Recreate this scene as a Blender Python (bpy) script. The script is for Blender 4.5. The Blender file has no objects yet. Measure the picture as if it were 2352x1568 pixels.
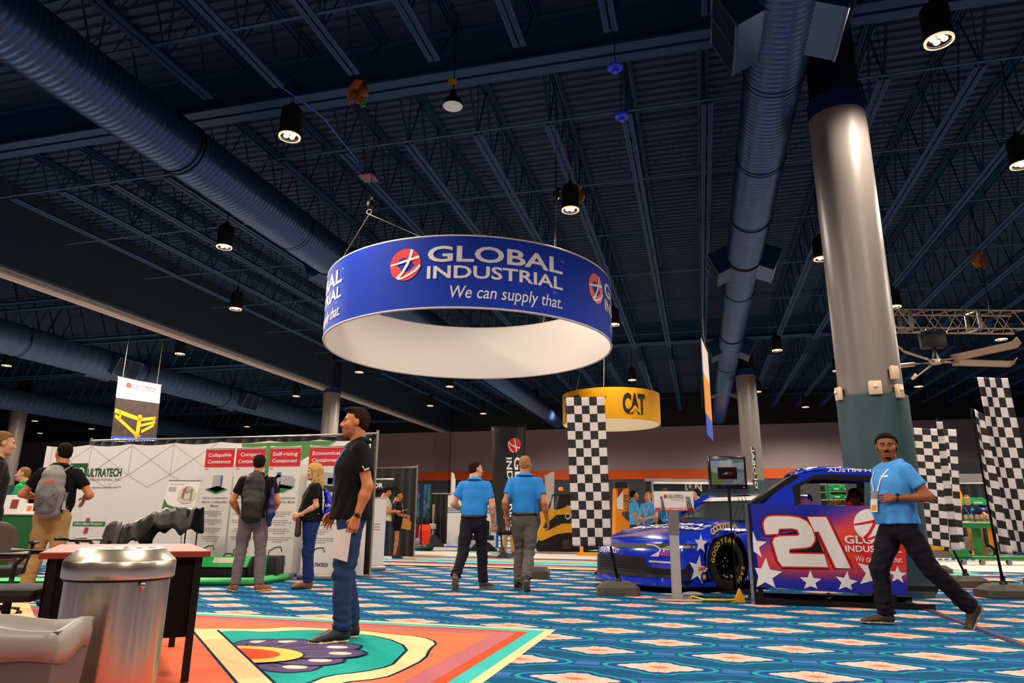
import bpy, bmesh, math, random
import numpy as np
from mathutils import Vector, Matrix, Euler
random.seed(7)
PI = math.pi
scene = bpy.context.scene
COL = scene.collection
R = math.radians

# ---------------------------------------------------------------- camera, world, lamps, exposure
IMW, IMH = 2352.0, 1568.0
F_PX, PITCH, ROLL, YAW, CAM_H = 1587.55, 0.255379, 0.00932956, 0.2611738, 0.92
_h = Vector((-math.sin(YAW), math.cos(YAW), 0)); _r = Vector((math.cos(YAW), math.sin(YAW), 0)); _z = Vector((0, 0, 1))
C_FWD = _h*math.cos(PITCH) + _z*math.sin(PITCH)
_u = -_h*math.sin(PITCH) + _z*math.cos(PITCH)
C_RGT = _r*math.cos(ROLL) + _u*math.sin(ROLL)
C_UP = -_r*math.sin(ROLL) + _u*math.cos(ROLL)
EYE = Vector((0, 0, CAM_H))
cam_d = bpy.data.cameras.new('camera'); cam = bpy.data.objects.new('camera', cam_d); COL.objects.link(cam)
cam.matrix_world = Matrix(((C_RGT.x, C_UP.x, -C_FWD.x, EYE.x), (C_RGT.y, C_UP.y, -C_FWD.y, EYE.y), (C_RGT.z, C_UP.z, -C_FWD.z, EYE.z), (0, 0, 0, 1)))
cam_d.sensor_fit = 'HORIZONTAL'; cam_d.sensor_width = 36.0; cam_d.lens = 36.0*F_PX/IMW
cam_d.clip_start = 0.05; cam_d.clip_end = 300
scene.camera = cam

world = bpy.data.worlds.new('world'); scene.world = world; world.use_nodes = True
_bg = world.node_tree.nodes['Background']
_bg.inputs[0].default_value = (0.42, 0.55, 0.85, 1); _bg.inputs[1].default_value = 0.05
scene.view_settings.view_transform = 'Standard'; scene.view_settings.look = 'None'
scene.view_settings.gamma = 1.0; scene.view_settings.use_curve_mapping = False
scene.view_settings.exposure = -1.1
try:
    scene.cycles.max_bounces = 5; scene.cycles.diffuse_bounces = 3; scene.cycles.glossy_bounces = 3
    scene.cycles.transmission_bounces = 5; scene.cycles.transparent_max_bounces = 8
    scene.cycles.caustics_reflective = False; scene.cycles.caustics_refractive = False
    scene.cycles.sample_clamp_indirect = 3.0
except Exception:
    pass

def down_spot(x, y, z, power, size=0.35, angle=168, col=(1.0, 0.86, 0.70)):
    """The light of one ceiling can, or of an added fill spot without a can: a soft cone pointing straight down."""
    l = bpy.data.lights.new('can_or_fill_beam', 'SPOT'); l.energy = power; l.color = col
    l.spot_size = R(angle); l.spot_blend = 0.45; l.shadow_soft_size = size
    o = bpy.data.objects.new('can_or_fill_beam', l); COL.objects.link(o); o.location = (x, y, z)
    return o
LAMP_W = 1900.0
# cans of the same ceiling grid that hang outside the frame, above and behind the camera
for lx, ly in ((-10.5, 4.6), (-2.0, 4.6), (6.5, 4.6), (-6.5, 0.2), (2.5, 0.2), (-2.0, -4.3), (7.0, -4.3), (-11, -4.3)):
    down_spot(lx, ly, 7.55, LAMP_W*1.0)

# ---------------------------------------------------------------- helpers: picture point -> place
def ray(px, py):
    return (C_FWD + C_RGT*((px-IMW/2)/F_PX) - C_UP*((py-IMH/2)/F_PX)).normalized()
def gp(px, py, z=0.0):
    d = ray(px, py); return EYE + d*((z-CAM_H)/d.z)
def atY(px, py, Y):
    d = ray(px, py); return EYE + d*(Y/d.y)
def atX(px, py, X):
    d = ray(px, py); return EYE + d*(X/d.x)
def atP(px, py, P):
    """Point seen at (px,py) on the upright plane through P that faces the viewer."""
    d = ray(px, py); return EYE + d*(((P[0])*_h.x + (P[1])*_h.y)/(d.x*_h.x + d.y*_h.y))

# ---------------------------------------------------------------- helpers: materials
def lin(c):
    return tuple(((v/12.92) if v <= 0.04045 else ((v+0.055)/1.055)**2.4) for v in c)
def hexc(h):
    h = h.lstrip('#'); return lin(tuple(int(h[i:i+2], 16)/255 for i in (0, 2, 4)))
MATS = {}
def mat(name, color='#808080', rough=0.6, metal=0.0, spec=0.4, emit=None, emit_s=0.0, bump=0.0, bscale=40.0, var=0.0, vscale=6.0, coat=0.0, trans=0.0, sheen=0.0, alpha=1.0):
    if name in MATS: return MATS[name]
    m = bpy.data.materials.new(name); m.use_nodes = True; nt = m.node_tree; b = nt.nodes['Principled BSDF']
    c = hexc(color) if isinstance(color, str) else color
    b.inputs['Base Color'].default_value = (*c, 1); b.inputs['Roughness'].default_value = rough
    b.inputs['Metallic'].default_value = metal; b.inputs['Specular IOR Level'].default_value = spec
    b.inputs['Coat Weight'].default_value = coat; b.inputs['Coat Roughness'].default_value = 0.06
    b.inputs['Transmission Weight'].default_value = trans
    b.inputs['Sheen Weight'].default_value = sheen
    b.inputs['Alpha'].default_value = alpha
    if emit:
        e = hexc(emit) if isinstance(emit, str) else emit
        b.inputs['Emission Color'].default_value = (*e, 1); b.inputs['Emission Strength'].default_value = emit_s
    if var or bump:
        tc = nt.nodes.new('ShaderNodeTexCoord')
        n = nt.nodes.new('ShaderNodeTexNoise'); n.inputs['Scale'].default_value = vscale; n.inputs['Detail'].default_value = 4
        nt.links.new(tc.outputs['Object'], n.inputs['Vector'])
        if var:
            mx = nt.nodes.new('ShaderNodeMix'); mx.data_type = 'RGBA'
            mx.inputs['A'].default_value = (*[v*(1-var) for v in c], 1); mx.inputs['B'].default_value = (*[min(1, v*(1+var)) for v in c], 1)
            nt.links.new(n.outputs['Fac'], mx.inputs['Factor']); nt.links.new(mx.outputs['Result'], b.inputs['Base Color'])
        if bump:
            n2 = nt.nodes.new('ShaderNodeTexNoise'); n2.inputs['Scale'].default_value = bscale; n2.inputs['Detail'].default_value = 3
            nt.links.new(tc.outputs['Object'], n2.inputs['Vector'])
            bp = nt.nodes.new('ShaderNodeBump'); bp.inputs['Strength'].default_value = bump; bp.inputs['Distance'].default_value = 0.01
            nt.links.new(n2.outputs['Fac'], bp.inputs['Height']); nt.links.new(bp.outputs['Normal'], b.inputs['Normal'])
    MATS[name] = m
    return m

class X:
    """Small wrapper that turns python arithmetic into Math nodes."""
    nt = None
    def __init__(s, v): s.v = v
    @staticmethod
    def op(o, *a):
        n = X.nt.nodes.new('ShaderNodeMath'); n.operation = o
        for i, q in enumerate(a):
            q = q.v if isinstance(q, X) else q
            if isinstance(q, (int, float)): n.inputs[i].default_value = q
            else: X.nt.links.new(q, n.inputs[i])
        return X(n.outputs[0])
    def __add__(s, o): return X.op('ADD', s, o)
    __radd__ = __add__
    def __sub__(s, o): return X.op('SUBTRACT', s, o)
    def __rsub__(s, o): return X.op('SUBTRACT', o, s)
    def __mul__(s, o): return X.op('MULTIPLY', s, o)
    __rmul__ = __mul__
    def __truediv__(s, o): return X.op('DIVIDE', s, o)
    def lt(s, o): return X.op('LESS_THAN', s, o)
    def gt(s, o): return X.op('GREATER_THAN', s, o)
    def mn(s, o): return X.op('MINIMUM', s, o)
    def mxm(s, o): return X.op('MAXIMUM', s, o)
    def ab(s): return X.op('ABSOLUTE', s)
    def fr(s): return X.op('FRACT', s)
    def cos(s): return X.op('COSINE', s)
    def sq(s): return X.op('SQRT', s)
    def clamp(s):
        n = X.nt.nodes.new('ShaderNodeClamp'); X.nt.links.new(s.v, n.inputs[0]); return X(n.outputs[0])
def cmix(fac, a, b):
    n = X.nt.nodes.new('ShaderNodeMix'); n.data_type = 'RGBA'
    for key, q in (('Factor', fac), ('A', a), ('B', b)):
        if isinstance(q, X): q = q.v
        if isinstance(q, str): n.inputs[key].default_value = (*hexc(q), 1)
        elif isinstance(q, (int, float)): n.inputs[key].default_value = q
        elif isinstance(q, tuple): n.inputs[key].default_value = (*q, 1)
        else: X.nt.links.new(q, n.inputs[key])
    return X(n.outputs['Result'])

# ---------------------------------------------------------------- helpers: objects
def tag(o, label=None, cat=None, group=None, kind=None):
    if label: o['label'] = label
    if cat: o['category'] = cat
    if group: o['group'] = group
    if kind: o['kind'] = kind
    return o
def empty(name, loc=(0, 0, 0), rz=0.0, label=None, cat=None, group=None, kind=None):
    o = bpy.data.objects.new(name, None); COL.objects.link(o); o.location = loc; o.rotation_euler = (0, 0, rz)
    o.empty_display_size = 0.1
    return tag(o, label, cat, group, kind)
def copy_tree(o, parent=None):
    c = o.copy(); COL.objects.link(c)
    if parent is not None: c.parent = parent
    for ch in list(o.children): copy_tree(ch, c)
    return c
def basis(d):
    d = Vector(d).normalized(); a = Vector((0, 0, 1)) if abs(d.z) < 0.95 else Vector((1, 0, 0))
    s = d.cross(a).normalized(); t = s.cross(d); return s, t, d

class MB:
    """Collects shapes and links them as ONE mesh object."""
    def __init__(s): s.v = []; s.f = []; s.m = []; s.k = 0
    def add(s, vs, fs, k=None):
        o = len(s.v); k = s.k if k is None else k
        s.v.extend([tuple(q) for q in vs]); s.f.extend([tuple(i+o for i in f) for f in fs]); s.m.extend([k]*len(fs)); return s
    def box(s, a, b, k=None, bev=0.0):
        x0, y0, z0 = (min(a[i], b[i]) for i in range(3)); x1, y1, z1 = (max(a[i], b[i]) for i in range(3))
        if bev <= 0:
            vs = [(x0, y0, z0), (x1, y0, z0), (x1, y1, z0), (x0, y1, z0), (x0, y0, z1), (x1, y0, z1), (x1, y1, z1), (x0, y1, z1)]
            fs = [(0, 3, 2, 1), (4, 5, 6, 7), (0, 1, 5, 4), (1, 2, 6, 5), (2, 3, 7, 6), (3, 0, 4, 7)]
            return s.add(vs, fs, k)
        bev = min(bev, (x1-x0)*.49, (y1-y0)*.49, (z1-z0)*.49)
        bm = bmesh.new(); bmesh.ops.create_cube(bm, size=1.0)
        for v in bm.verts: v.co = Vector(((x0+x1)/2+v.co.x*(x1-x0), (y0+y1)/2+v.co.y*(y1-y0), (z0+z1)/2+v.co.z*(z1-z0)))
        bmesh.ops.bevel(bm, geom=bm.edges[:], offset=bev, segments=2, affect='EDGES', profile=0.5)
        s.bm(bm, k); return s
    def bm(s, bm, k=None):
        bm.verts.index_update()
        s.add([v.co[:] for v in bm.verts], [[v.index for v in f.verts] for f in bm.faces], k); bm.free(); return s
    def tube(s, pts, r, n=8, k=None, cap=True, closed=False):
        pts = [Vector(p) for p in pts]; rr = r if isinstance(r, list) else [r]*len(pts)
        vs = []; fs = []; m = len(pts); ps = None
        for i, p in enumerate(pts):
            if closed: d = pts[(i+1) % m]-pts[i-1]
            else: d = pts[min(i+1, m-1)]-pts[max(i-1, 0)]
            if d.length < 1e-9: d = Vector((0, 0, 1))
            d.normalize()
            if ps is None: s1, t1, _ = basis(d)
            else:
                s1 = ps - d*ps.dot(d)
                s1 = s1.normalized() if s1.length > 1e-6 else basis(d)[0]
                t1 = d.cross(s1)
            ps = s1
            q = rr[i]; qa, qb = q if isinstance(q, tuple) else (q, q)
            for j in range(n):
                a = 2*PI*j/n; vs.append(p+s1*math.cos(a)*qa+t1*math.sin(a)*qb)
        rng = m if closed else m-1
        for i in range(rng):
            for j in range(n):
                a = i*n+j; b = i*n+(j+1) % n; i2 = ((i+1) % m)*n
                fs.append((a, b, i2+(j+1) % n, i2+j))
        if cap and not closed:
            fs.append(tuple(reversed(range(n)))); fs.append(tuple(range((m-1)*n, m*n)))
        return s.add(vs, fs, k)
    def lathe(s, prof, n=24, c=(0, 0, 0), k=None, a0=0.0, a1=2*PI):
        full = abs(a1-a0-2*PI) < 1e-6; cols = n if full else n+1; vs = []; fs = []
        for r, z in prof:
            for j in range(cols):
                a = a0+(a1-a0)*j/n; vs.append((c[0]+r*math.cos(a), c[1]+r*math.sin(a), c[2]+z))
        for i in range(len(prof)-1):
            for j in range(n):
                j2 = (j+1) % cols; fs.append((i*cols+j, i*cols+j2, (i+1)*cols+j2, (i+1)*cols+j))
        return s.add(vs, fs, k)
    def ball(s, c, r, n=12, k=None):
        rx, ry, rz = r if isinstance(r, tuple) else (r, r, r); vs = [(c[0], c[1], c[2]-rz)]; fs = []; m = n//2
        for i in range(1, m):
            t = -PI/2+PI*i/m
            for j in range(n):
                a = 2*PI*j/n; vs.append((c[0]+rx*math.cos(t)*math.cos(a), c[1]+ry*math.cos(t)*math.sin(a), c[2]+rz*math.sin(t)))
        vs.append((c[0], c[1], c[2]+rz)); L = len(vs)-1
        for j in range(n): fs.append((0, 1+(j+1) % n, 1+j)); fs.append((L, 1+(m-2)*n+j, 1+(m-2)*n+(j+1) % n))
        for i in range(m-2):
            for j in range(n):
                fs.append((1+i*n+j, 1+i*n+(j+1) % n, 1+(i+1)*n+(j+1) % n, 1+(i+1)*n+j))
        return s.add(vs, fs, k)
    def prism(s, poly, fn, d, k=None, kside=None):
        """Extrudes a 2D outline: fn(u, v) gives the 3D point, d the extrusion vector."""
        n = len(poly); d = Vector(d); A = [Vector(fn(u, v)) for u, v in poly]; B = [q+d for q in A]
        s.add([*A, *B], [tuple(range(n)), tuple(range(2*n-1, n-1, -1))], k)
        s.add([*A, *B], [(i, i+n, (i+1) % n+n, (i+1) % n) for i in range(n)], k if kside is None else kside)
        return s
    def grid(s, nu, nv, fn, k=None, kf=None):
        vs = [fn(i/nu, j/nv) for j in range(nv+1) for i in range(nu+1)]; o = len(s.v); s.v.extend([tuple(q) for q in vs])
        for j in range(nv):
            for i in range(nu):
                a = j*(nu+1)+i; s.f.append((o+a, o+a+1, o+a+nu+2, o+a+nu+1)); s.m.append(kf(i, j) if kf else (s.k if k is None else k))
        return s
    def xform(s, M):
        s.v = [tuple(M @ Vector(q)) for q in s.v]; return s
    def build(s, name, mats, parent=None, smooth=False, solid=0.0, sub=0, fix=True):
        me = bpy.data.meshes.new(name); me.from_pydata(s.v, [], s.f)
        if not isinstance(mats, (list, tuple)): mats = [mats]
        for m in mats: me.materials.append(m)
        me.polygons.foreach_set('material_index', s.m)
        if fix and len(s.f) < 60000:
            bm = bmesh.new(); bm.from_mesh(me); bmesh.ops.recalc_face_normals(bm, faces=bm.faces[:]); bm.to_mesh(me); bm.free()
        if smooth:
            me.polygons.foreach_set('use_smooth', [True]*len(me.polygons))
            if smooth != 2:
                try: me.set_sharp_from_angle(angle=R(42))
                except Exception: pass
        me.update()
        o = bpy.data.objects.new(name, me); COL.objects.link(o)
        if parent is not None: o.parent = parent
        if solid:
            md = o.modifiers.new('thickness', 'SOLIDIFY'); md.thickness = solid; md.offset = 0
        if sub:
            md = o.modifiers.new('round', 'SUBSURF'); md.levels = sub; md.render_levels = sub
        return o

def struct(o, label=None):
    o['kind'] = 'structure'
    if label: o['label'] = label
    return o
# ================================================================ THE ROOM
def carpet_material():
    m = bpy.data.materials.new('patterned_carpet'); m.use_nodes = True; nt = X.nt = m.node_tree; b = nt.nodes['Principled BSDF']
    tc = nt.nodes.new('ShaderNodeTexCoord'); sp = nt.nodes.new('ShaderNodeSeparateXYZ'); nt.links.new(tc.outputs['Object'], sp.inputs[0])
    def noise(scale, det=3):
        n = nt.nodes.new('ShaderNodeTexNoise'); n.inputs['Scale'].default_value = scale; n.inputs['Detail'].default_value = det
        nt.links.new(tc.outputs['Object'], n.inputs['Vector']); return X(n.outputs['Fac'])
    x, y = X(sp.outputs[0]), X(sp.outputs[1])
    n1 = noise(9); n2 = noise(60, 2); n3 = noise(3)
    PX, PY = 0.96, 1.012
    col = None
    def cell(ox, oy):
        u = ((x-ox)*(1/PX)+0.5).fr()-0.5; v = ((y-oy)*(1/PY)+0.5).fr()-0.5
        return u*PX, v*PY
    # base: two blues, mottled
    base = cmix((n1*0.75+n2*0.25-0.22).clamp(), '#05406a', '#0a6b98')
    res = base
    for ox, oy in ((0.16, 5.56), (0.64, 6.066)):
        dx, dy = cell(ox, oy)
        ax, ay = dx.ab(), dy.ab()
        # flower outline: round heart, side lobes and tips; a dark halo and a teal line follow it
        th = X.op('ARCTAN2', dy, dx)
        def lobe(cx, rx, ry, sc=None):
            a, b_ = (ax-cx)*(1/rx), ay*(1/ry); q = (a*a+b_*b_).sq()
            if sc is not None: q = q-sc
            return (q-1)*min(rx, ry)
        d = lobe(0, .150, .165, (th*10).cos()*0.05).mn(lobe(.145, .085, .088)).mn(lobe(.222, .058, .040))
        d = d+(n1-0.5)*0.012
        far = d.mn((ax*(1/0.30)+ay*(1/0.20)-1.0)*0.24)
        res = cmix(far.lt(0.045)*0.75, res, '#0a4488')
        res = cmix((far-0.056).ab().lt(0.012)*0.75, res, '#1fa8a4')
        link = (ay-0.02-(n3-0.5)*0.05).ab().lt(0.03)*ax.gt(0.40); res = cmix(link*0.5, res, '#4a80cc')
        lk2 = (ay-0.40-(n3-0.5)*0.10).ab().lt(0.02)*ax.lt(0.24); res = cmix(lk2*0.45, res, '#3a70bc')
        r = (dx*dx+dy*dy).sq()
        petal = cmix((r*5.0-0.1+(n2-0.5)*0.5).clamp(), '#f2ab98', '#f3c0b0')
        ridge = (th*9).cos().ab().lt(0.16)*r.lt(0.145)*r.gt(0.07)*ay.gt(0.035); petal = cmix(ridge*0.8, petal, '#5a4a5c')
        petal = cmix(d.gt(-0.010)*0.4, petal, '#a98a90')
        ctr = (ax*0.62+ay*1.5).lt(0.055+(n1-0.5)*0.03); petal = cmix(ctr*0.95, petal, '#ee6a3a')
        res = cmix(d.lt(0), res, petal)
    res = cmix((n2-0.5).ab()*0.25, res, '#101830')
    nt.links.new(res.v, b.inputs['Base Color']); b.inputs['Roughness'].default_value = 0.95; b.inputs['Specular IOR Level'].default_value = 0.1
    bp = nt.nodes.new('ShaderNodeBump'); bp.inputs['Strength'].default_value = 0.35; bp.inputs['Distance'].default_value = 0.01
    nn = noise(260, 2); nt.links.new(nn.v, bp.inputs['Height']); nt.links.new(bp.outputs['Normal'], b.inputs['Normal'])
    return m

def pile(name, c, var=0.16):
    return mat('carpet_'+name, c, rough=0.95, spec=0.1, var=var, vscale=34, bump=0.3, bscale=260)
CARP = [carpet_material(), pile('cream', '#f3cf9a'), pile('teal', '#1fa398'), pile('orange', '#f07350'), pile('mauve', '#b76a74'), pile('red', '#e8502f'),
        pile('purple', '#5f5078'), pile('ink', '#15233c', 0.05), pile('blush', '#f7cfc0'), pile('yellow', '#ecc25a'), pile('blue', '#1c56a4'), pile('paleteal', '#6fc0ae'), pile('pink', '#f0a58e'), pile('aqua', '#3fb7b4')]
CI = dict(flower=0, cream=1, teal=2, orange=3, mauve=4, red=5, purple=6, ink=7, blush=8, yellow=9, blue=10, paleteal=11, pink=12, aqua=13)
fb = MB()
fb.add([(-70, -14, 0), (40, -14, 0), (40, 50, 0), (-70, 50, 0)], [(0, 1, 2, 3)], 0)
_lay = [0.0]
def inlay(poly, key, step=0.0006):
    _lay[0] += step; z = _lay[0]
    fb.add([(p[0], p[1], z) for p in poly], [tuple(range(len(poly)))], CI[key])
def rect(x0, y0, x1, y1): return [(x0, y0), (x1, y0), (x1, y1), (x0, y1)]
# --- the big medallion by the man in jeans: nested borders, then the fan panel
CX_, CY_ = -1.30, 6.46                                # outer corner of the medallion; it is mirrored about its diagonal
def Z6(a, b):
    q = gp(400+a/2.613, 1300+b/2.613); return (q.x, q.y)
def mir(top): return top + [(CX_+(p[1]-CY_), CY_+(p[0]-CX_)) for p in reversed(top)]
def tri(ins, L):
    o = (CX_-ins, CY_-ins); return [o, (o[0]-L, o[1]), (o[0], o[1]-L)]
for key, ins, L in (('cream', 0.0, 6.6), ('aqua', 0.08, 6.4), ('red', 0.20, 6.15), ('mauve', 0.29, 5.9), ('orange', 0.45, 4.55)):
    inlay(tri(ins, L), key)
outer_t = [Z6(*q) for q in ((105, 386), (240, 373), (520, 379), (700, 366), (850, 372), (1100, 386), (1300, 410), (1480, 425), (1785, 427), (1690, 452), (1640, 490), (1622, 540), (1560, 578))]
inner_t = [Z6(*q) for q in ((232, 398), (380, 392), (540, 401), (700, 390), (870, 388), (1000, 402), (1250, 428), (1560, 443), (1505, 498), (1490, 535), (1400, 560))]
def dropdiag(P): return [p for p in P if (p[0]-CX_) <= (p[1]-CY_)+0.02]
outer_t = dropdiag(outer_t); inner_t = dropdiag(inner_t)
def grow(poly, d):
    n = len(poly); Q = []
    for i in range(n):
        a, b, c = Vector(poly[i-1]), Vector(poly[i]), Vector(poly[(i+1) % n]); t = (c-a)
        if t.length < 1e-6: Q.append(tuple(b)); continue
        t.normalize(); Q.append((b.x-t.y*d, b.y+t.x*d))
    return Q
def smooth_poly(P, it=2):
    for _ in range(it):
        Q = []
        for i in range(len(P)):
            a, b = P[i], P[(i+1) % len(P)]
            Q += [(a[0]*.75+b[0]*.25, a[1]*.75+b[1]*.25), (a[0]*.25+b[0]*.75, a[1]*.25+b[1]*.75)]
        P = Q
    return P
OUT = smooth_poly(mir(outer_t), 1); INN = smooth_poly(mir(inner_t), 1)
inlay(grow(OUT, 0.022), 'ink'); inlay(OUT, 'cream'); inlay(grow(INN, 0.022), 'ink'); inlay(INN, 'teal')
tips = [Z6(*q) for q in ((545, 441), (752, 443), (975, 455), (1118, 487), (1148, 535), (1005, 584), (820, 632))]
FC = Z6(375, 540)
def feather(c, t, w, grow_=0.0):
    c = Vector(c); t = Vector(t); d = t-c; L = d.length+grow_; d.normalize(); n = Vector((-d.y, d.x)); P = []
    for s in range(0, 21):
        u = s/20; ww = w*(math.sin(min(1, u/0.72)*PI/2)**0.8)*(1 if u < .72 else math.sqrt(max(0, 1-((u-.72)/.28)**2)))+grow_
        P.append((u*L, ww))
    return [tuple(c+d*a+n*b) for a, b in P]+[tuple(c+d*a-n*b) for a, b in reversed(P)]
for i in (0, 6, 1, 5, 2, 3, 4):
    t = tips[i]; w = 0.165
    inlay(feather(FC, t, w, 0.018), 'ink', 0.0003); inlay(feather(FC, t, w), 'purple', 0.0003)
    c = Vector(FC); d = Vector(t)-c; n = Vector((-d.y, d.x)).normalized(); e = c+d*0.80
    for s in (-0.45, 0.0, 0.45):
        a = c+d*0.3+n*s*0.05; bq = c+d*0.70+n*s*0.16
        inlay([tuple(a-n*0.004), tuple(bq-n*0.005), tuple(bq+n*0.005), tuple(a+n*0.004)], 'ink', 0.0002)
    inlay([(e.x+0.085*math.cos(k*PI/10), e.y+0.055*math.sin(k*PI/10)) for k in range(20)], 'blush', 0.0002)
hc = Vector(FC)
for rx, key in ((0.50, 'ink'), (0.485, 'yellow'), (0.32, 'red')):
    inlay([(hc.x+rx*math.cos(k*PI/16), hc.y+rx*0.62*math.sin(k*PI/16)) for k in range(32)], key)
# cream bar along the diagonal that closes the fan panel
bo, bi = outer_t[0], inner_t[0]
def diagbar(p, q, e):
    m = lambda r: (CX_+(r[1]-CY_), CY_+(r[0]-CX_)); k = e/2
    p = (p[0]-k, p[1]); q = (q[0]+k, q[1]); return [p, q, m(q), m(p)]
inlay(diagbar((bo[0], bo[1]), (bi[0], bo[1]), 0.06), 'ink'); inlay(diagbar((bo[0], bo[1]), (bi[0], bo[1]), 0.0), 'cream')
inlay(diagbar((bo[0]-0.75, bo[1]+0.05), (bo[0]-0.03, bo[1]), 0.0), 'orange')
inlay(diagbar((bo[0]-1.35, bo[1]+0.2), (bo[0]-0.76, bo[1]+0.05), 0.0), 'mauve')
# --- banded carpet past the walking men
rb = random.Random(3)
Yb = 14.25
inlay(rect(-40, Yb, 5.2, 49.5), 'pink')
for dy, key in ((0.22, 'cream'), (0.3, 'pink'), (0.25, 'orange'), (0.55, 'blue'), (0.18, 'cream'), (0.75, 'aqua'), (0.3, 'pink'), (0.5, 'paleteal'), (0.35, 'orange'), (0.5, 'blue'), (0.2, 'cream'), (2.4, 'blush'), (0.7, 'paleteal'), (0.5, 'blue'), (1.6, 'pink'), (1.0, 'paleteal'), (1.3, 'blue'), (2.0, 'blush'), (2.0, 'aqua'), (3.0, 'pink'), (3, 'blue'), (4, 'paleteal'), (5, 'pink'), (5, 'blue')):
    inlay(rect(-40, Yb, 5.2, Yb+dy), key, 0.0002); Yb += dy
for i in range(70):
    x, y = rb.uniform(-16, 4), 14.9+rb.random()**1.6*14; w, h = rb.uniform(0.25, 0.9), rb.uniform(0.07, 0.22)
    inlay([(x+w*math.cos(a*PI/6), y+h*math.sin(a*PI/6)*(1 if a % 2 else 0.6)) for a in range(12)], rb.choice(['red', 'pink', 'aqua', 'blush', 'purple', 'cream', 'blue']), 0.00004)
# --- left: pale star-shaped inlay under the office chair
for q, key in ((((-30, 1395), (60, 1380), (100, 1470), (-60, 1470)), 'cream'), (((-30, 1372), (70, 1375), (60, 1384), (-30, 1396)), 'pink')):
    inlay([tuple(gp(*p)[:2]) for p in q], key)
# --- right: edge of another medallion behind the flags
inlay(rect(7.4, 15.4, 14, 17.6), 'blush'); inlay(rect(7.7, 15.7, 14, 17.3), 'pink')
floor = struct(fb.build('floor', CARP, fix=False))

# walls -----------------------------------------------------------------
WALL = mat('grey_wall', '#8a7d80', rough=0.9, var=0.06, vscale=1.5)
WALLD = mat('dark_wall', '#1a1d20', rough=0.9, var=0.1, vscale=1.0)
STRIPE = mat('orange_wall_band', '#c0501a', rough=0.85, var=0.2, vscale=0.6)
WLOW = mat('lower_wall', '#3c3f43', rough=0.9, var=0.08, vscale=1.0)
WPALE = mat('pale_wall_pier', '#7d6d72', rough=0.9, var=0.05)
WBLACK = mat('upper_wall', '#12161c', rough=0.9)
w = MB()
w.box((-70, 50, 0), (40, 50.3, 3.9), 1); w.box((-70, 49.95, 3.9), (40, 50.3, 4.55), 2); w.box((-70, 50, 4.55), (40, 50.3, 7.55), 0); w.box((-70, 50.0, 7.55), (40, 50.3, 10.4), 3)
w.box((-19.3, 49.8, 0), (-18.15, 50, 3.9), 1); w.box((-19.3, 49.8, 4.55), (-18.15, 50, 7.55), 4); w.box((-19.3, 49.8, 3.9), (-18.15, 50, 4.55), 2)
struct(w.build('wall_back', [WALL, WLOW, STRIPE, WBLACK, WPALE]))
w = MB(); w.box((-70.3, -14, 0), (-70, 50, 7.2), 0); w.box((-70.3, -14, 7.2), (-70, 50, 10.4), 1); struct(w.build('wall_left', [WALLD, WBLACK]))
w = MB(); w.box((40, -14, 0), (40.3, 50, 7.5), 0); w.box((40, -14, 7.5), (40.3, 50, 10.4), 1); struct(w.build('wall_right', [WALL, WBLACK]))
w = MB(); w.box((-70, -14.3, 0), (40, -14, 7.5), 0); w.box((-70, -14.3, 7.5), (40, -14, 10.4), 1); struct(w.build('wall_front', [WALL, WBLACK]))

# ceiling deck: corrugated steel painted navy ----------------------------
NAVY = mat('navy_steel_deck', '#2f4055', rough=0.6, spec=0.05)
NAVY2 = mat('navy_steel', '#264463', rough=0.55, spec=0.08)
NAVYD = mat('navy_steel_dark', '#12181e', rough=0.6, spec=0.3)
d = MB(); prof = []
y = -14.0
while y < 50.2:
    prof += [(y, 9.95), (y+0.09, 9.95), (y+0.12, 10.0), (y+0.21, 10.0)]; y += 0.24
vs = []
for (yy, zz) in prof: vs += [(-70, yy, zz), (40, yy, zz)]
d.add(vs, [(2*i, 2*i+1, 2*i+3, 2*i+2) for i in range(len(prof)-1)])
d.box((-70, -14, 10.05), (40, 50.3, 10.15))
struct(d.build('ceiling', NAVY))

# columns ----------------------------------------------------------------
CWHITE = mat('column_wrap', '#7d7672', rough=0.38, spec=0.35)
CGREEN = mat('column_base_wrap', '#2f4a4f', rough=0.5, spec=0.4, var=0.1, vscale=2)
CBLUE = mat('column_cap', '#14275c', rough=0.5)
def column(x, y, r=0.43, base=True):
    c = MB()
    c.lathe([(r, 2.75), (r, 7.35)], 40, (x, y, 0), 0)
    c.lathe([(r+0.004, 7.35), (r+0.004, 7.65)], 40, (x, y, 0), 2)
    c.lathe([(r-0.05, 7.65), (r-0.05, 9.9)], 32, (x, y, 0), 3)
    if base: c.lathe([(r+0.045, 0), (r+0.045, 2.72), (r+0.0, 2.75)], 40, (x, y, 0), 1)
    else: c.lathe([(r+0.06, 0), (r+0.06, 1.9), (r, 1.9), (r, 2.75)], 40, (x, y, 0), 1)
    return struct(c.build('column', [CWHITE, CGREEN, CBLUE, NAVYD], smooth=True))
COLP = (2.52, 11.05)
column(*COLP)
column(2.30, 32.1, base=False)
column(-18.3, 32.1); column(-39.6, 32.6)
# girders: transverse plate beams over the column rows
def girder(Y, x0, x1, z=9.0):
    g = MB()
    for s in (-0.15, 0.15):
        g.box((x0, Y+s-0.11, z), (x1, Y+s+0.11, z+0.05))
    g.box((x0, Y-0.1, z+0.05), (x1, Y+0.1, z+0.9)); g.box((x0, Y-0.22, z+0.9), (x1, Y+0.22, z+0.95))
    return struct(g.build('ceiling_beam', NAVY2))
girder(10.72, -69, 39); girder(31.8, -69, 39)
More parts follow.
